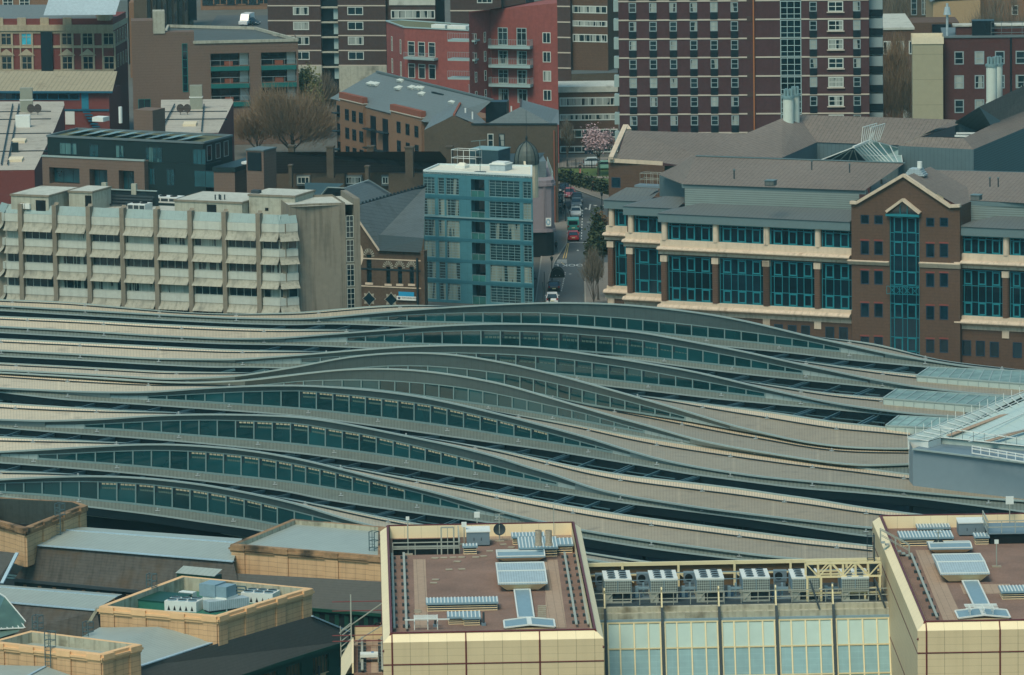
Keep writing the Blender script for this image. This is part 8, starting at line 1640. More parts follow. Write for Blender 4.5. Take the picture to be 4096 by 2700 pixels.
# ---- brown tile terrace
TT_ = Fr(N('b', 215, 1340), N('b', 1570, 1345), Y=905); T = thing('tiled_terrace', 'long brown tiled terrace roof with brick chimneys behind the church', 'terrace', TT_); L = TT_.L; zt_ = TT_.z; MB().box(-3, L, 0, 8, 0, zt_).part('wall', m_oldb, T)
def lt(x, y, z): p_ = TT_.st(N('b', x, y), z); return (p_[0], p_[1], z)
MB().add([lt(195, 1362, zt_), lt(1575, 1345, zt_), lt(1575, 1290, zt_ + .9), lt(1490, 1187, zt_ + 3.6), lt(195, 1192, zt_ + 3.6)]).part('tiled_roof', m_tile, T)
for x0_, x1_, y0_, y1_ in ((602, 655, 1345, 1150), (1218, 1278, 1342, 1145), (300, 345, 1215, 1150), (918, 968, 1210, 1143), (1538, 1585, 1300, 1135), (303, 328, 1420, 1300), (902, 930, 1400, 1298)):
    p_ = lt((x0_ + x1_) / 2, y0_, zt_ + (1.0 if y0_ > 1250 else 2.8)); h = atY(N('b', x0_, y1_), p_[1] + TT_.O[1])[2]; w_ = (x1_ - x0_) / 1.96 / 25.5; o = MB(); o.box(p_[0] - w_ / 2, p_[0] + w_ / 2, p_[1], p_[1] + 1.2, p_[2] - 1, h); o.box(p_[0] - w_ / 2 - .1, p_[0] + w_ / 2 + .1, p_[1] - .1, p_[1] + 1.3, h, h + .2); o.part('chimney', m_oldb, T)
for x0_, x1_, y0_, y1_ in ((480, 740, 1450, 1345), (1085, 1360, 1500, 1360)): s0, s1 = TT_.sz(N('b', x0_, 1400), -2)[0], TT_.sz(N('b', x1_, 1400), -2)[0]; z1 = TT_.sz(N('b', x0_, y1_), -2)[1]; MB().box(s0, s1, -2, .2, 0, z1).part('rear_extension', m_oldb, T)
for x0_, x1_, n_ in ((370, 465, 3), (750, 870, 5), (1035, 1085, 2)): s0, s1 = TT_.sz(N('b', x0_, 1400), -.6)[0], TT_.sz(N('b', x1_, 1400), -.6)[0]; z1, z0 = rows(TT_, 'b', x0_, (1385, 1442), -.6); MB().box(s0 - .15, s1 + .15, -.5, .5, z0 - .3, z1 + .2).part('dormer', m_gmet, T); window(T, FRONT, s0, z0, s1 - s0, z1 - z0, n_, 1, .14, m_wfr, m_wg, y=-.6)
# ---- black penthouse block
BP = Fr(N('a', 370, 1060), N('a', 1592, 1115), z=19.5); T = thing('black_penthouse_block', 'black clad penthouse flats over brown brick with solar panels on a planted roof', 'apartment building', BP); L = BP.L; rr_ = BP.st(N('a', 1820, 1057), 19.5); z1 = BP.sz(N('a', 900, 1250))[1]
P0 = [(0, 0), (L, 0), rr_, (rr_[0] - L, rr_[1])]; MB().prism(P0, z1 - 3.4, 19.3, top=False).part('penthouse_wall', m_blk, T); MB().add([(*p_, 19.2) for p_ in P0]).part('planted_roof', m_sedum, T); b = MB(); [b.bar((*P0[i], 19.4), (*P0[(i + 1) % 4], 19.4), .35, .3) for i in range(4)]; b.part('roof_edge', m_gmet, T)
for i in range(8):
    p_, q_ = BP.st(N('a', 520 + 122 * i, 1043 + 7 * i), 19.6), BP.st(N('a', 640 + 122 * i, 1050 + 7 * i), 19.6); dy = rr_[1] * .62; dx = rr_[0] * 0 + (rr_[0] - L) * .62; w_ = 2.3; MB().add([(p_[0], p_[1], 19.45), (p_[0] + w_, p_[1] - .3, 19.75), (p_[0] + w_ + dx, p_[1] + dy - .3, 19.75), (p_[0] + dx, p_[1] + dy, 19.45)]).part('solar_panel', m_solar, T)
for x0_, x1_, y0_, y1_, n_ in ((465, 605, 1115, 1215, 3), (700, 775, 1128, 1235, 2), (905, 975, 1135, 1240, 2), (1140, 1275, 1148, 1290, 3), (1510, 1615, 1165, 1295, 3)): a, c, e, g_ = BP.rect(N('a', x0_, y0_), N('a', x1_, y1_)); window(T, FRONT, a, e, c - a, g_ - e, n_, 1, .09, m_steel, glass('teal_flat_glass', (18, 62, 70), (70, 110, 110), .4), y=-.05)
s_ = Side(L, 0, math.atan2(rr_[1], rr_[0] - L)); LS = math.hypot(rr_[0] - L, rr_[1]); [window(T, s_, LS * f, z1 + .2, LS * .16, 2.4, 1, 1, .09, m_bgw, m_gld, y=-.05) for f in (.12, .42, .7)]
bl, br = BP.sz(N('a', 330, 1240), -1.5)[0], BP.sz(N('a', 1130, 1265), -1.5)[0]; zt2 = BP.sz(N('a', 700, 1245), -1.5)[1]; hs = []
for x0_, x1_, y0_, y1_ in ((385, 625, 1310, 1450), (700, 845, 1325, 1520), (930, 1055, 1335, 1530)): r4 = BP.rect(N('a', x0_, y0_), N('a', x1_, y1_), -1.5); hs.append((*r4, 1.4))
b = MB(); b.wall(bl, br, 0, zt2, hs, y=-1.5); b.add([(br, -1.5, 0), (br, 4, 0), (br, 4, zt2), (br, -1.5, zt2)]); b.add([(bl, -1.5, zt2), (br, -1.5, zt2), (br, 0, zt2), (bl, 0, zt2)]); b.part('brick_base', m_brn, T); MB().box(bl - .1, br + .1, -1.6, -1.2, zt2, zt2 + .25).part('pale_coping', m_trim, T)
for h_ in hs: window(T, FRONT, h_[0] + .15, h_[2] + .1, h_[1] - h_[0] - .3, h_[3] - h_[2] - .3, 3, 1, .1, m_steel, glass('teal_flat_glass', (18, 62, 70)), y=-.3)
MB().box(br, L + .5, -.3, 5, 0, z1 - .1).part('black_lower_wall', m_blk, T); [window(T, FRONT, a, z1 - 3.6, w_, 2.6, 2, 1, .09, m_steel, glass('teal_flat_glass', (18, 62, 70)), y=-.36) for a, w_ in ((br + .2, 1.0), (br + 3.2, 1.4), (br + 8, 4))]
a0 = BP.st(N('a', 1675, 1345), z1 - .6); a1 = BP.st(N('a', 1840, 1348), z1 - .6); a2 = BP.st(N('a', 2085, 1275), z1 - .6); MB().prism([a0, a1, a2, (a2[0] - (a1[0] - a0[0]), a2[1])], 0, z1 - .6).part('brick_wing', m_brn, T); MB().prism(inset([a0, a1, a2, (a2[0] - (a1[0] - a0[0]), a2[1])], -.15), z1 - .6, z1 + .1).part('planted_terrace', m_blk, T); MB().box(a1[0] - 1, a1[0] + 2, a1[1] + 4, a1[1] + 6, z1 + .1, z1 + .45).part('roof_light', m_white, T)
c0_, c1_ = BP.st(N('a', 1930, 1180), z1 + 3), BP.st(N('a', 2165, 1162), z1 + 3); MB().box(c0_[0], c1_[0], c0_[1], c0_[1] + 4, 0, z1 + 3).part('brick_stair_tower', m_brn, T); MB().box(c0_[0] - .1, c1_[0] + .1, c0_[1] - .1, c0_[1] + 4.1, z1 + 3, z1 + 3.2).part('tower_coping', m_gmet, T); MB().box(c0_[0] + .2, c0_[0] + 2.6, c0_[1] - .06, c0_[1], z1, z1 + 2.8).part('dark_opening', m_spd, T)
d0 = BP.st(N('a', 1165, 1470), z1 - 4.6); MB().box(d0[0], d0[0] + 11, d0[1], d0[1] + 1.5, 0, z1 - 4.6).part('terrace_parapet', m_brn, T); e0 = BP.st(N('a', 1050, 960), 19.2); MB().box(e0[0], e0[0] + 3.4, e0[1], e0[1] + 4, 16, 21.2).part('stair_head', m_brn, T); MB().cyl((e0[0] - 2.4, e0[1]), .3, 19, 21.6, 10).part('roof_cowl', m_white, T); MB().box(e0[0] - 7, e0[0] - 5, e0[1] - 1, e0[1] + 1, 19.2, 19.9).part('roof_light', m_white, T)
# ---- long felt roofs with red brick walls
m_felt = mat('patched_felt_roof', (164, 156, 142), var=.18, sc=.5, rough=.9, dark=((120, 112, 102), .54, .6), pat=[('Y', 9, .02, .5)])
for lb, pts, xs_ in (('long pale felt flat roof over red brick at the left edge', ((-30, 1335), (270, 1332), (430, 1010), (505, 822), (500, 795), (-30, 795)), 0), ('long pale felt flat roof with dishes behind the penthouse block', ((1260, 1042), (1712, 1042), (1830, 800), (1820, 775), (1262, 782)), 1)):
    T = roofthing('felt_roof_block', lb, 'flat roofed block', N('a', *pts[0]), 'long felt roofed blocks'); O = np.array(T.location); q = [tuple(atZ(N('a', *p_), 12.5) - O) for p_ in pts]; MB().prism([p_[:2] for p_ in q], 0, 12.45, top=False).part('wall', m_vred, T); MB().add([(p_[0], p_[1], 12.5) for p_ in q]).part('felt_roof', m_felt, T)
    f = lambda x, y: atZ(N('a', x, y), 12.5) - O; ox = 1270 * xs_
    b = MB()
    for y in (880, 940, 1052, 1190): b.bar(f(pts[0][0], y), f(400 if xs_ == 0 else 1780, y - 5), .25, .3) if not xs_ or y < 1000 else None
    b.part('roof_ridges', m_steel, T); b = MB(); b.bar(f(ox + 100, 830) + [0, 0, .3], f(ox - 10 + 20 * (1 - xs_), 1300 if not xs_ else 1040) + [0, 0, .3], .18); b.bar(f(ox + 330 * xs_ + 150 * (1 - xs_), 830) + [0, 0, .3], f(ox + 310 * xs_ + 60 * (1 - xs_), 1300 if not xs_ else 1040) + [0, 0, .3], .18); b.part('cable_runs', m_steel, T)
    p_ = f(160 if not xs_ else 1490, 880 if not xs_ else 858); MB().box(p_[0], p_[0] + 2.1, p_[1], p_[1] + 1.2, 12.5, 16.6).part('panel_stack', mat('grey_panel', (132, 134, 120), var=.08), T); MB().box(p_[0] - .1, p_[0] + 2.2, p_[1] - .05, p_[1] + 1.25, 14.5, 14.65).part('panel_frame', m_white, T)
    for dx in (243, 297): p_ = f(dx + (1172 if xs_ else 0), 900); b = MB(); b.add([(p_[0] + .65 * math.cos(k * .524), p_[1], 13.6 + .75 * math.sin(k * .524)) for k in range(12)]); b.bar((p_[0], p_[1] + .1, 12.5), (p_[0], p_[1] + .1, 13.6), .1); b.part('satellite_dish', m_tile, T)
    for x, y in (((150, 1112), (125, 1258)) if not xs_ else ((1490, 980),)): p_ = f(x, y); MB().box(p_[0] - 1.1, p_[0] + 1.1, p_[1] - 2, p_[1] + 2, 12.5, 12.9).part('roof_light', m_cr, T)
    if not xs_: p_ = f(178, 1000); MB().box(p_[0] - 1.2, p_[0] + 1.2, p_[1], p_[1] + 1.6, 12.5, 14.5).part('white_hatch', m_white, T); p_ = f(118, 1195); MB().box(p_[0] - .5, p_[0] + .5, p_[1], p_[1] + 1, 12.5, 14.0).part('chimney', m_steel, T)
# ---- corrugated shed
SH = Fr(N('a', 0, 712), N('a', 885, 713), Y=1030); T = thing('red_shed', 'red walled shed with corrugated roof and blue door', 'shed', SH); L = SH.L; zs2 = SH.z; bk = SH.st(N('a', 920, 558), zs2 + 2.2)
MB().box(-4, L - .8, .5, 10, 0, zs2 - .1).part('wall', m_vred, T); MB().add([(-5, -.3, zs2), (L, -.3, zs2), (bk[0], bk[1], zs2 + 2.2), (-5, bk[1], zs2 + 2.2)]).part('corrugated_roof', m_corr, T); MB().box(-5, L, -.35, -.2, zs2 - .35, zs2).part('blue_gutter', m_tbl, T); z_ = rows(SH, 'a', 300, (725, 785, 855, 975), .5); window(T, FRONT, -3, z_[1], SH.sz(N('a', 620, 750))[0] + 3, z_[0] - z_[1], 9, 1, .2, m_tbl, m_gld, y=.44); a, c = [SH.sz(N('a', x, 780))[0] for x in (635, 690)]; MB().box(a, c, .4, .5, z_[1] - 1.5, z_[0]).part('blue_door', mat('bright_teal_door', (28, 110, 130)), T); MB().box(-4, L - .8, .35, .5, z_[2] - .3, z_[2]).part('blue_beam', m_tbl, T); a, c = [SH.sz(N('a', x, 900))[0] for x in (507, 580)]; MB().box(a, c, .4, .5, z_[3], z_[2] - .4).part('white_shutter', m_white, T); b = MB(); [b.bar((SH.sz(N('a', 640 + 14 * i, 800))[0], -.5, z_[1] - 1.5 - .5 * i), (SH.sz(N('a', 700 + 14 * i, 800))[0], -.5, z_[1] - 1.5 - .5 * i), .25) for i in range(8)]; b.part('blue_stair', m_tbl, T)
# ---- victorian red and stone building
m_vst = mat('weathered_victorian_stone', (158, 144, 120), var=.15, sc=.8, rough=.9, streak=.15)
VB = Fr(N('a', 0, 552), N('a', 892, 551), Y=1075); T = thing('victorian_building', 'red brick and pale stone Victorian building with pedimented windows, upper left corner', 'victorian building', VB); L = VB.L; zc_ = rows(VB, 'a', 450, (208, 240, 356, 376, 440, 545)); MB().box(-6, L, 0, 14, 0, zc_[0]).part('wall', m_vred, T); b = MB(); b.box(-6, L + .1, -.4, 14.3, zc_[1], zc_[0] + .3); b.part('cornice', m_vst, T); b = MB(); b.box(-6, L + .05, -.15, 14, zc_[3], zc_[2]); b.box(-6, L + .05, -.2, 0, zc_[5] - .4, zc_[5]); b.box(-6, L + .05, -.15, 0, zc_[1] - .5, zc_[1]); b.part('stone_courses', m_vst, T)
for x in (-150, 10, 168, 485, 648, 812):
    s0, s1 = VB.sz(N('a', x, 400))[0], VB.sz(N('a', x + 84, 400))[0]; b = MB(); b.box(s0 - .25, s0 - .02, -.22, 0, zc_[5], zc_[1] - .5); b.box(s1 + .02, s1 + .25, -.22, 0, zc_[5], zc_[1] - .5); b.box(s0, s1, -.2, 0, zc_[2] + 2.55, zc_[1] - .5)
    if x < 700: b.add([(s0 - .6, -.3, zc_[4] + .15), (s1 + .6, -.3, zc_[4] + .15), ((s0 + s1) / 2, -.3, zc_[3] - .1)])
    b.part('window_surround', m_vst, T); window(T, FRONT, s0, zc_[2] + .05, s1 - s0, 2.5, 2, (.6,), .14, m_vst, m_gld if x != 168 else glass('bright_cyan_pane', (40, 150, 170)), y=-.1); window(T, FRONT, s0, zc_[5], s1 - s0, zc_[4] - zc_[5], 2, (.5,), .14, m_vst, m_gld, y=-.1)
    for f in (.27, .73): b = MB(); b.add([(s0 + (s1 - s0) * f + .32 * math.cos(k * .524), -.22, zc_[2] + 3.1 + .32 * math.sin(k * .524)) for k in range(12)]); b.part('round_light', m_gld, T)
a, c = [VB.sz(N('a', x, 400))[0] for x in (325, 415)]; MB().box(a, c, -.5, 0, zc_[5] - 4, zc_[1] - .2).part('dark_lift_shaft', m_spd, T); MB().box(-6, L, .3, 13, zc_[0] + .3, zc_[0] + 1.4).part('parapet', m_vred, T)
for i in range(5): MB().box(-5 + 4.2 * i, -3.4 + 4.2 * i, .1, .5, zc_[0] + .3, zc_[0] + 1.6).part('parapet_stone', m_vst, T)
zk = zc_[0] + 1.4; MB().add([(-6, .6, zk), (L - 3, .6, zk), (L - 5, 6, zk + 2), (-6, 6, zk + 2)]).part('slate_roof', m_rsl, T); g0 = VB.st(N('a', 340, 120), zk + 1.5); g1 = VB.st(N('a', 905, 115), zk + 1.5); MB().add([(g0[0], g0[1], zk + 1.5), (g1[0], g1[1], zk + 1.5), (g1[0], g1[1] + 6, zk + 4.3), (g0[0], g0[1] + 6, zk + 4.3)]).part('glass_lantern_roof', m_lid, T)
b = MB(); b.cyl((L - 1.6, 1.0), 1.5, zk - .3, zk + 2.6, 14); b.cyl((L - 1.6, 1.0), 1.9, zk + 2.6, zk + 3.0, 14); b.part('corner_turret', m_vst, T); s_ = Side(L, 0, PI / 2); [window(T, s_, 1 + 2.6 * k, z, 1.4, 2.4, 1, 2, .15, m_vst, m_gld, y=-.08) for k in range(5) for z in (zc_[5], zc_[2])]
# ---- brown brick apartments with balconies
MBF = Fr(N('a', 1522, 336), N('a', 2335, 318), Y=1060); T = thing('brown_brick_apartments', 'modern brown brick apartments with teal glass balconies and curved roof edge', 'apartment building', MBF); L = MBF.L; zm_ = MBF.z; lf = MBF.st(N('a', 1032, 160), zm_ + .4); hs = []
for x0_, x1_ in ((1650, 1952), (2046, 2322)):
    s0, s1 = MBF.sz(N('a', x0_, 480))[0], MBF.sz(N('a', x1_, 480))[0]; zz_ = rows(MBF, 'a', 1800, (418, 520, 556, 655, 692, 800)); hs += [(s0, s1, zz_[1], zz_[0], 2.2), (s0, s1, zz_[3], zz_[2], 2.2), (s0, s1, zz_[5], zz_[4], 2.2)]
b = MB(); b.wall(0, L, 0, zm_, hs); sA, sB = [MBF.sz(N('a', x, 300))[0] for x in (1032, 1200)]; zA_, zB_ = rows(MBF, 'a', 1200, (162, 255)); b.add([(sA, 0, 0), (0, 0, 0), (0, 0, zB_), (sB, 0, zB_), (sB, 0, zA_), (sA, 0, zA_)]); b.add([(sA, 0, zA_), (sB, 0, zA_), (sB, 5, zA_), (sA, 5, zA_)]); b.add([(sB, 0, zB_), (0, 0, zB_), (0, 3, zB_), (sB, 3, zB_)]); b.add([(0, 0, zm_), (0, 3, zm_), (0, 3, zB_), (0, 0, zB_)]); b.add([(L, 0, 0), (L, 14, 0), (L, 14, zm_), (L, 0, zm_)]); b.part('wall', m_brn, T)
for h_ in hs: MB().box(h_[0], h_[1], -.25, 0, h_[2] - .8, h_[2]).part('balcony_edge', m_teb, T); railing(MB(), [(h_[0], -.15, h_[2]), (h_[1], -.15, h_[2])], 1.1, 1.6, .06, (1,)).part('balcony_rail', m_bgw, T); window(T, FRONT, h_[0] + .2, h_[2], (h_[1] - h_[0]) * .7, h_[3] - h_[2] - .2, 3, 1, .1, m_steel, m_gld, y=1.9); MB().box(h_[1] - 1.6, h_[1] - .1, 2.0, 2.15, h_[2], h_[3]).part('white_reveal', m_white, T); MB().box(h_[0] + 2.5, h_[0] + 4, .6, 1.3, h_[2], h_[2] + .8).part('balcony_furniture', m_pub, T)
s_ = Side(sA, 0, 0); LS = -sA; zv = rows(MBF, 'a', 1500, (340, 720, 745, 855)); window(T, s_, LS * .8, zv[1], LS * .09, zv[0] - zv[1], 1, 6, .12, m_teb, m_gld, y=-.05); window(T, s_, LS * .08, zv[3] - .5, LS * .2, zv[2] - zv[3], 2, 1, .1, m_teb, m_gld, y=-.05); q = [(0, 0), (L, 0), MBF.st(N('a', 2000, 225), zm_), MBF.st(N('a', 1320, 208), zm_), MBF.st(N('a', 1300, 250), zm_)]; MB().add([(*p_, zm_ - .3) for p_ in q]).part('roof', m_droof, T); b = MB(); [b.bar((*u_, zm_ + .1), (*v_, zm_ + .1), .4, .5) for u_, v_ in zip(q, q[1:] + q[:1])]; b.part('pale_roof_edge', m_conco, T); p_ = [MBF.sz(N('a', x, 85), -.15)[0] for x in (1197, 1290)]; MB().box(p_[0], p_[1], -.15, 3, zB_ - .2, MBF.sz(N('a', 1240, 88))[1]).part('lift_tower', m_conco, T)
# ---- top left street, market sign, offices
T = thing('brick_street_row', 'row of yellow brick buildings along the market street at the top left', 'brick row', frame_at(0, 0, 0)); yk = 1180
def rb(nm, m, x0, x1, yt, Y, d=12, yb=None): a, c = atY(N('a', x0, yt), Y), atY(N('a', x1, yt), Y); MB().box(a[0], c[0], Y, Y + d, 0 if yb is None else atY(N('a', x0, yb), Y)[2], a[2]).part(nm, m, T); return a, c
rb('wall', m_yb, -40, 520, -80, 1250); rb('rear_roof', m_rsl, 500, 1000, 10, 1200, 30); rb('chimney_row', m_yb, 1010, 1080, 20, 1175, 8); 
for i in range(9): a, c = atY(N('a', 1050 + 42 * i, 120 - 45 * i), 1170 + 12 * i), None; MB().box(a[0], a[0] + 2.6, 1170 + 12 * i, 1184 + 12 * i, 0, a[2] + 3).part('house_front', m_yb if i % 2 else m_oldb, T); [MB().box(a[0] + 2.6, a[0] + 2.7, 1173 + 12 * i + 4 * j, 1175 + 12 * i + 4 * j, z, z + 2).part('window', m_spd, T) for j in range(2) for z in (5, 9, 13)]
for x in (20, 150, 420): a = atY(N('a', x, 10), 1249.8); window(T, FRONT, a[0], a[2] - 1.5, 2.2, 2.6, 2, 4, .16, m_wfr, m_gld, y=1249.8)
T = thing('market_offices', 'tan framed offices with tall dark windows behind the white van, top left', 'office building', frame_at(0, 0, 0)); a, c = rb('wall', m_yb, 1570, 2090, -120, 1312); 
for i in range(6): u_ = atY(N('a', 1590 + 85 * i, 200), 1312)[0]; window(T, FRONT, u_, 1, 3.1, 22, 2, 6, .25, m_yb if i % 2 else m_steel, m_gld, y=1311.9)
a = atY(N('a', 1512, 160), 1240); S_ = thing('market_banner', 'tall black vertical market banner with white lettering, top left', 'banner', frame_at(a[0], 1240, 0), z=a[2]); h_ = atY(N('a', 1512, -40), 1240)[2] - a[2]; MB().box(-.85, .85, 0, .15, 0, h_).part('banner', m_spd, S_); MB().bar((-.6, .1, h_), (-.6, .3, h_), .1).part('bracket', m_steel, S_); o = text(S_, 'LEATHER MARKET', .35, -.02, 2.7, 1.05, m_wht); o.rotation_euler = (PI / 2, PI / 2, 0); o.location = (-.3, -.02, 2.7 + 9.6); o.scale = (.92, 1, 1)
P = atZ(N('a', 1890, 238), 0) + [0, 9, 0]; car((P[0], P[1], 0), 'white delivery van parked on the market street, top left', (206, 210, 210), rz=-.25, style='van', cat='van', L=5.6, Hh=2.5, W=2.0); P = atZ(N('a', 2010, 232), 0) + [0, 9, 0]; car((P[0], P[1], 0), 'dark car parked beside the white delivery van', (30, 46, 56), rz=.9, Hh=1.6)
sheet('road', m_asph, .0, ('a', 1560, 330), ('a', 2140, 330), ('a', 2100, 120), ('a', 1700, 120)); sheet('road', m_asph, .0, ('c', 845, 345), ('c', 930, 345), ('c', 930, 150), ('c', 845, 150))
# ---- right: cream stair tower and dark red brick hospital block
DR_ = Fr(N('d', 1722, 298), N('d', 2352, 292), Y=935); T = thing('dark_red_block', 'dark red brick block with grey framed windows and cluttered roof, upper right corner', 'brick building', DR_); L = DR_.L + 3; zd = DR_.z; m_dred = mat('dark_red_brick', (76, 46, 44), var=.2, sc=.9, rough=.9, dark=((64, 38, 36), .55, .5)); MB().box(0, L, 0, 14, 0, zd).part('wall', m_dred, T); MB().box(-.1, L, -.15, 14, zd, zd + .25).part('coping', m_gmet, T)
grid(T, DR_, 'd', 450, ((1806, 1880), (1965, 2040), (2124, 2200), (2286, 2362)), 1900, ((402, 505), (590, 695), (780, 885)), 1, (.45,), .16, m_bgw, m_wg, y=-.06); MB().box(2, L, 2, 5, zd, zd + 1.6).part('roof_plant', m_dred, T); MB().box(1.5, L, 1.8, 5.2, zd + 1.6, zd + 1.8).part('plant_roof', m_flat, T); MB().box(4.5, 8, .8, 3, zd, zd + 2.6).part('vent_box', m_spd, T); railing(MB(), [(7.5, .6, zd), (14, .6, zd)], 2.4, 1.5, .09, (.3, .6, 1)).part('roof_rail', m_gmet, T); a = DR_.sz(N('d', 2242, 500))[0]; MB().box(a, a + .3, -.1, 0, 0, zd).part('downpipe', m_spd, T)
a, c = DR_.sz(N('d', 1478, 350), -2)[0], DR_.sz(N('d', 1717, 350), -2)[0]; z1 = rows(DR_, 'd', 1600, (345, 290), -2); T = thing('cream_stair_tower', 'plain cream clad stair tower beside the dark red block', 'stair tower', DR_); m_crt = mat('cream_cladding', (150, 142, 116), var=.05, sc=.3, rough=.85, pat=[('Y', 4.0, .02, .25), ('Y', 1.0, .03, .06)]); MB().box(a, c, -2, 4, 0, z1[0]).part('wall', m_crt, T); b = MB(); b.prism(inset([(a, -2), (c, -2), (c, 4), (a, 4)], -.12), z1[0], z1[1], top=False); b.part('pale_parapet', m_cr, T); MB().add([(a, -2, z1[0] + .3), (c, -2, z1[0] + .3), (c, 4, z1[0] + .3), (a, 4, z1[0] + .3)]).part('roof', m_flat, T)
P = DR_.st(N('d', 1737, 270), zd); TM = thing('roof_mast', 'pale ventilator mast on the corner of the dark red block roof', 'mast', DR_, at=(.6, 1, zd)); MB().cyl((0, 0), .2, 0, 5.4, 8).part('mast', m_lid, TM); MB().cyl((0, 0), .6, 3.6, 4.8, 8, .4).part('cowl', m_lid, TM)
T = thing('beige_gable_house', 'beige brick gable end beyond the dark red block, top right', 'house', frame_at(0, 0, 0)); a, c, e = atY(N('d', 1640, 240), 1120), atY(N('d', 2010, 20), 1120), atY(N('d', 1640, 12), 1120); MB().box(a[0], c[0], 1120, 1140, 0, e[2]).part('wall', mat('beige_brick', (158, 132, 98), var=.08, sc=.6, rough=.9), T); MB().add([(a[0] - .5, 1119.5, e[2]), (c[0], 1119.5, e[2] + 4), (c[0], 1140, e[2] + 4), (a[0] - .5, 1140, e[2])]).part('roof', m_rsl, T); u_ = atY(N('d', 2010, 100), 1135); MB().box(u_[0], u_[0] + 18, 1135, 1150, 0, e[2] + 5).part('rear_wall', m_yb, T); [window(T, FRONT, u_[0] + 6 + 4 * i, z, 1.2, 1.8, 1, 2, .12, m_wfr, m_gld, y=1134.9) for i in range(3) for z in (6, 10, 14)]
T = thing('low_brick_annex', 'low red brick annex with pale flat roof behind bare trees, top right', 'annex', frame_at(0, 0, 0)); a, c = atY(N('d', 1200, 235), 1050), atY(N('d', 1485, 232), 1050); MB().box(a[0], c[0], 1050, 1075, 0, a[2]).part('wall', m_hbrick, T); MB().box(a[0] - .2, c[0] + .2, 1049.8, 1075, a[2], a[2] + .4).part('roof', m_flat, T); [window(T, FRONT, a[0] + 1 + 2.3 * i, a[2] - 4.4, 1.5, 2.4, 2, 1, .18, m_wfr, m_wg, y=1049.9) for i in range(6)]; u_ = atY(N('d', 1415, 180), 1085); MB().box(u_[0], u_[0] + 10, 1085, 1095, 0, u_[2]).part('rear_block', m_hbrick, T); MB().box(u_[0] + 5, u_[0] + 8.5, 1084, 1085, u_[2] - 4, u_[2] - .3).part('black_panel', m_spd, T)
T = thing('dark_school_block', 'dark brick block with blue grey windows at the top right', 'brick building', frame_at(0, 0, 0)); a, c = atY(N('d', 1425, 100), 1160), atY(N('d', 1640, 60), 1160); MB().box(a[0] - 12, c[0], 1160, 1175, 0, a[2] + 9).part('wall', m_oldb, T); [window(T, FRONT, a[0] + 1 + 2.1 * i, a[2] - .5, 1.2, 3.6, 1, 3, .15, m_bgw, m_wg, y=1159.9) for i in range(5)]
T = roofthing('ramp_wall', 'curved pale ramp wall with railing below the bare trees, right', 'wall', N('d', 1400, 860)); O = np.array(T.location); q = [atZ(N('d', x, y), 6) - O for x, y in ((1310, 810), (1400, 850), (1490, 905))]; b = MB(); [b.add([u_ - [0, 0, 6], v_ - [0, 0, 6], v_, u_]) for u_, v_ in zip(q[:-1], q[1:])]; b.part('wall', m_flat, T); railing(MB(), [v + [0, 0, .0] for v in q], 1.4, .5, .07, (.5, 1)).part('railing', m_steel, T)
# ---- trees
G_ = 'bare street trees'
gtree('b', 330, 1260, 750, 640, 'wide bare brown tree left of the warehouse', m_twig, n=17000, size=.34, twig=True, low=.15, trunk=.35, z=0); gtree('b', 60, 1230, 860, 380, 'bare brown tree behind the brick stair tower', m_twig, n=8000, size=.32, twig=True, low=.15)
gtree('b', 400, 1090, 540, 330, 'bushy tree with spring leaves behind the bare brown tree', m_spring, n=6500, size=.26, low=.2); gtree('b', 570, 1040, 620, 260, 'bare tree with white blossom flecks beside the warehouse gable', m_twigg, n=6000, size=.3, twig=True, low=.2)
gtree('b', 910, 720, 410, 280, 'thin spring tree in front of the red apartments, left', m_spring, n=900, size=.2, low=.2); gtree('b', 1080, 700, 440, 200, 'bare slender tree in front of the lower red wing', m_twig, n=900, size=.26, twig=True, low=.2); gtree('b', 1330, 720, 490, 260, 'thin spring tree in front of the lower red wing balcony', m_spring, n=1300, size=.2, low=.2)
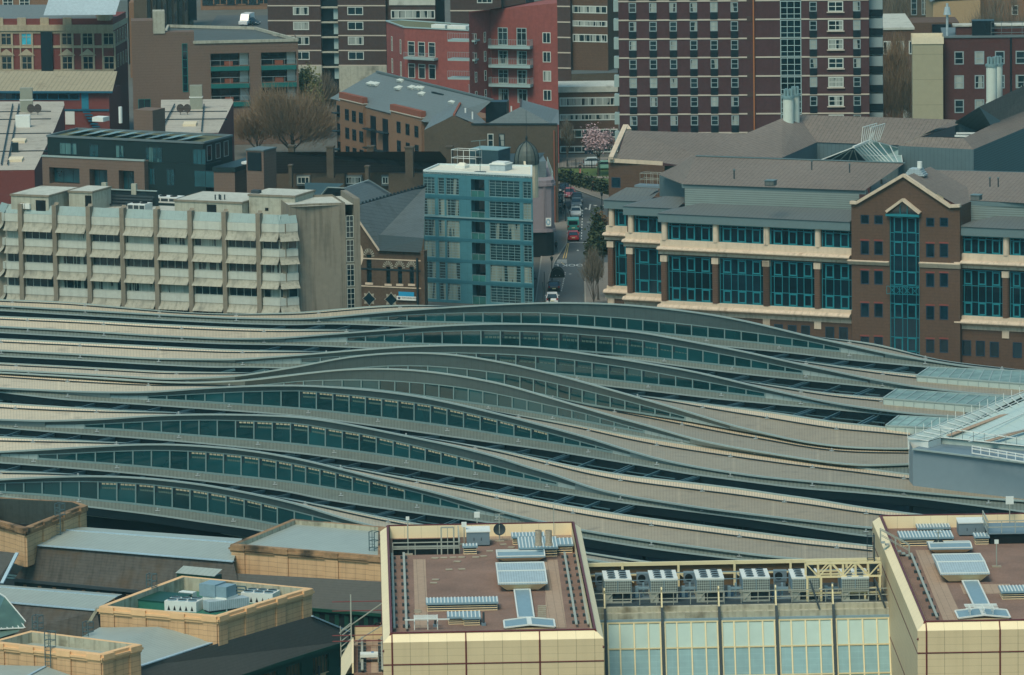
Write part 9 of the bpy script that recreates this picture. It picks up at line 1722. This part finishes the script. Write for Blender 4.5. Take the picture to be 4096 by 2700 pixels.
gtree('d', 1340, 1440, 330, 330, 'tall bare tree between the maroon tower and the cream stair tower', m_twig, n=14000, size=.34, twig=True, low=.15, trunk=.3); gtree('d', 1235, 1440, 290, 160, 'bare tree touching the right side of the maroon tower', m_twig, n=6000, size=.32, twig=True, low=.15); gtree('d', 1330, 900, -60, 330, 'bare dark tree behind the low brick annex', m_twigg, n=6000, size=.34, twig=True, low=.2); gtree('d', 2100, 905, -60, 420, 'bare dark tree before the beige gable house', m_twigg, n=2000, size=.4, twig=True, low=.25, trunk=.4); gtree('d', 2290, 905, -40, 260, 'bare dark tree at the top right corner', m_twigg, n=1500, size=.36, twig=True, low=.25, trunk=.35)
# ================================================================ LIGHT
w = bpy.data.worlds.new('World'); scn.world = w; w.use_nodes = True; nt = w.node_tree
bg = nt.nodes['Background']; sky = nt.nodes.new('ShaderNodeTexSky'); sky.sky_type = 'NISHITA'; sky.sun_disc = False
SEL, SAZ = R(54), R(205)     # elevation, compass rotation of the sun
sky.sun_elevation = SEL; sky.sun_rotation = SAZ; sky.air_density = 1.0; sky.dust_density = 1.5; sky.ozone_density = 1.5
tint = nt.nodes.new('ShaderNodeVectorMath'); tint.operation = 'MULTIPLY'; tint.inputs[1].default_value = (.66, 1.08, 1.0); nt.links.new(sky.outputs[0], tint.inputs[0])
nt.links.new(tint.outputs[0], bg.inputs[0]); bg.inputs[1].default_value = .15
sd = bpy.data.lights.new('sun', 'SUN'); sd.energy = 2.75; sd.angle = R(25); sd.color = (1.0, .90, .71)
so = bpy.data.objects.new('sun', sd); COL.objects.link(so)
sv = Vector((math.sin(SAZ) * math.cos(SEL), math.cos(SAZ) * math.cos(SEL), math.sin(SEL)))
so.rotation_euler = sv.to_track_quat('Z', 'Y').to_euler(); so.location = (0, 0, 200)
hz = bpy.data.materials.new('teal_haze'); hz.use_nodes = True; hn = hz.node_tree; hn.nodes.clear(); ho = hn.nodes.new('ShaderNodeOutputMaterial'); hv = hn.nodes.new('ShaderNodeVolumeScatter'); hv.inputs['Color'].default_value = (.42, .92, 1.0, 1); hv.inputs['Density'].default_value = .00005; hn.links.new(hv.outputs[0], ho.inputs['Volume'])
struct('haze', MB().box(-420, 420, -20, 1500, -5, 260), hz)
scn.cycles.max_bounces = 6; scn.cycles.diffuse_bounces = 3; scn.cycles.glossy_bounces = 3; scn.cycles.transmission_bounces = 4; scn.cycles.volume_bounces = 0
scn.cycles.use_denoising = True
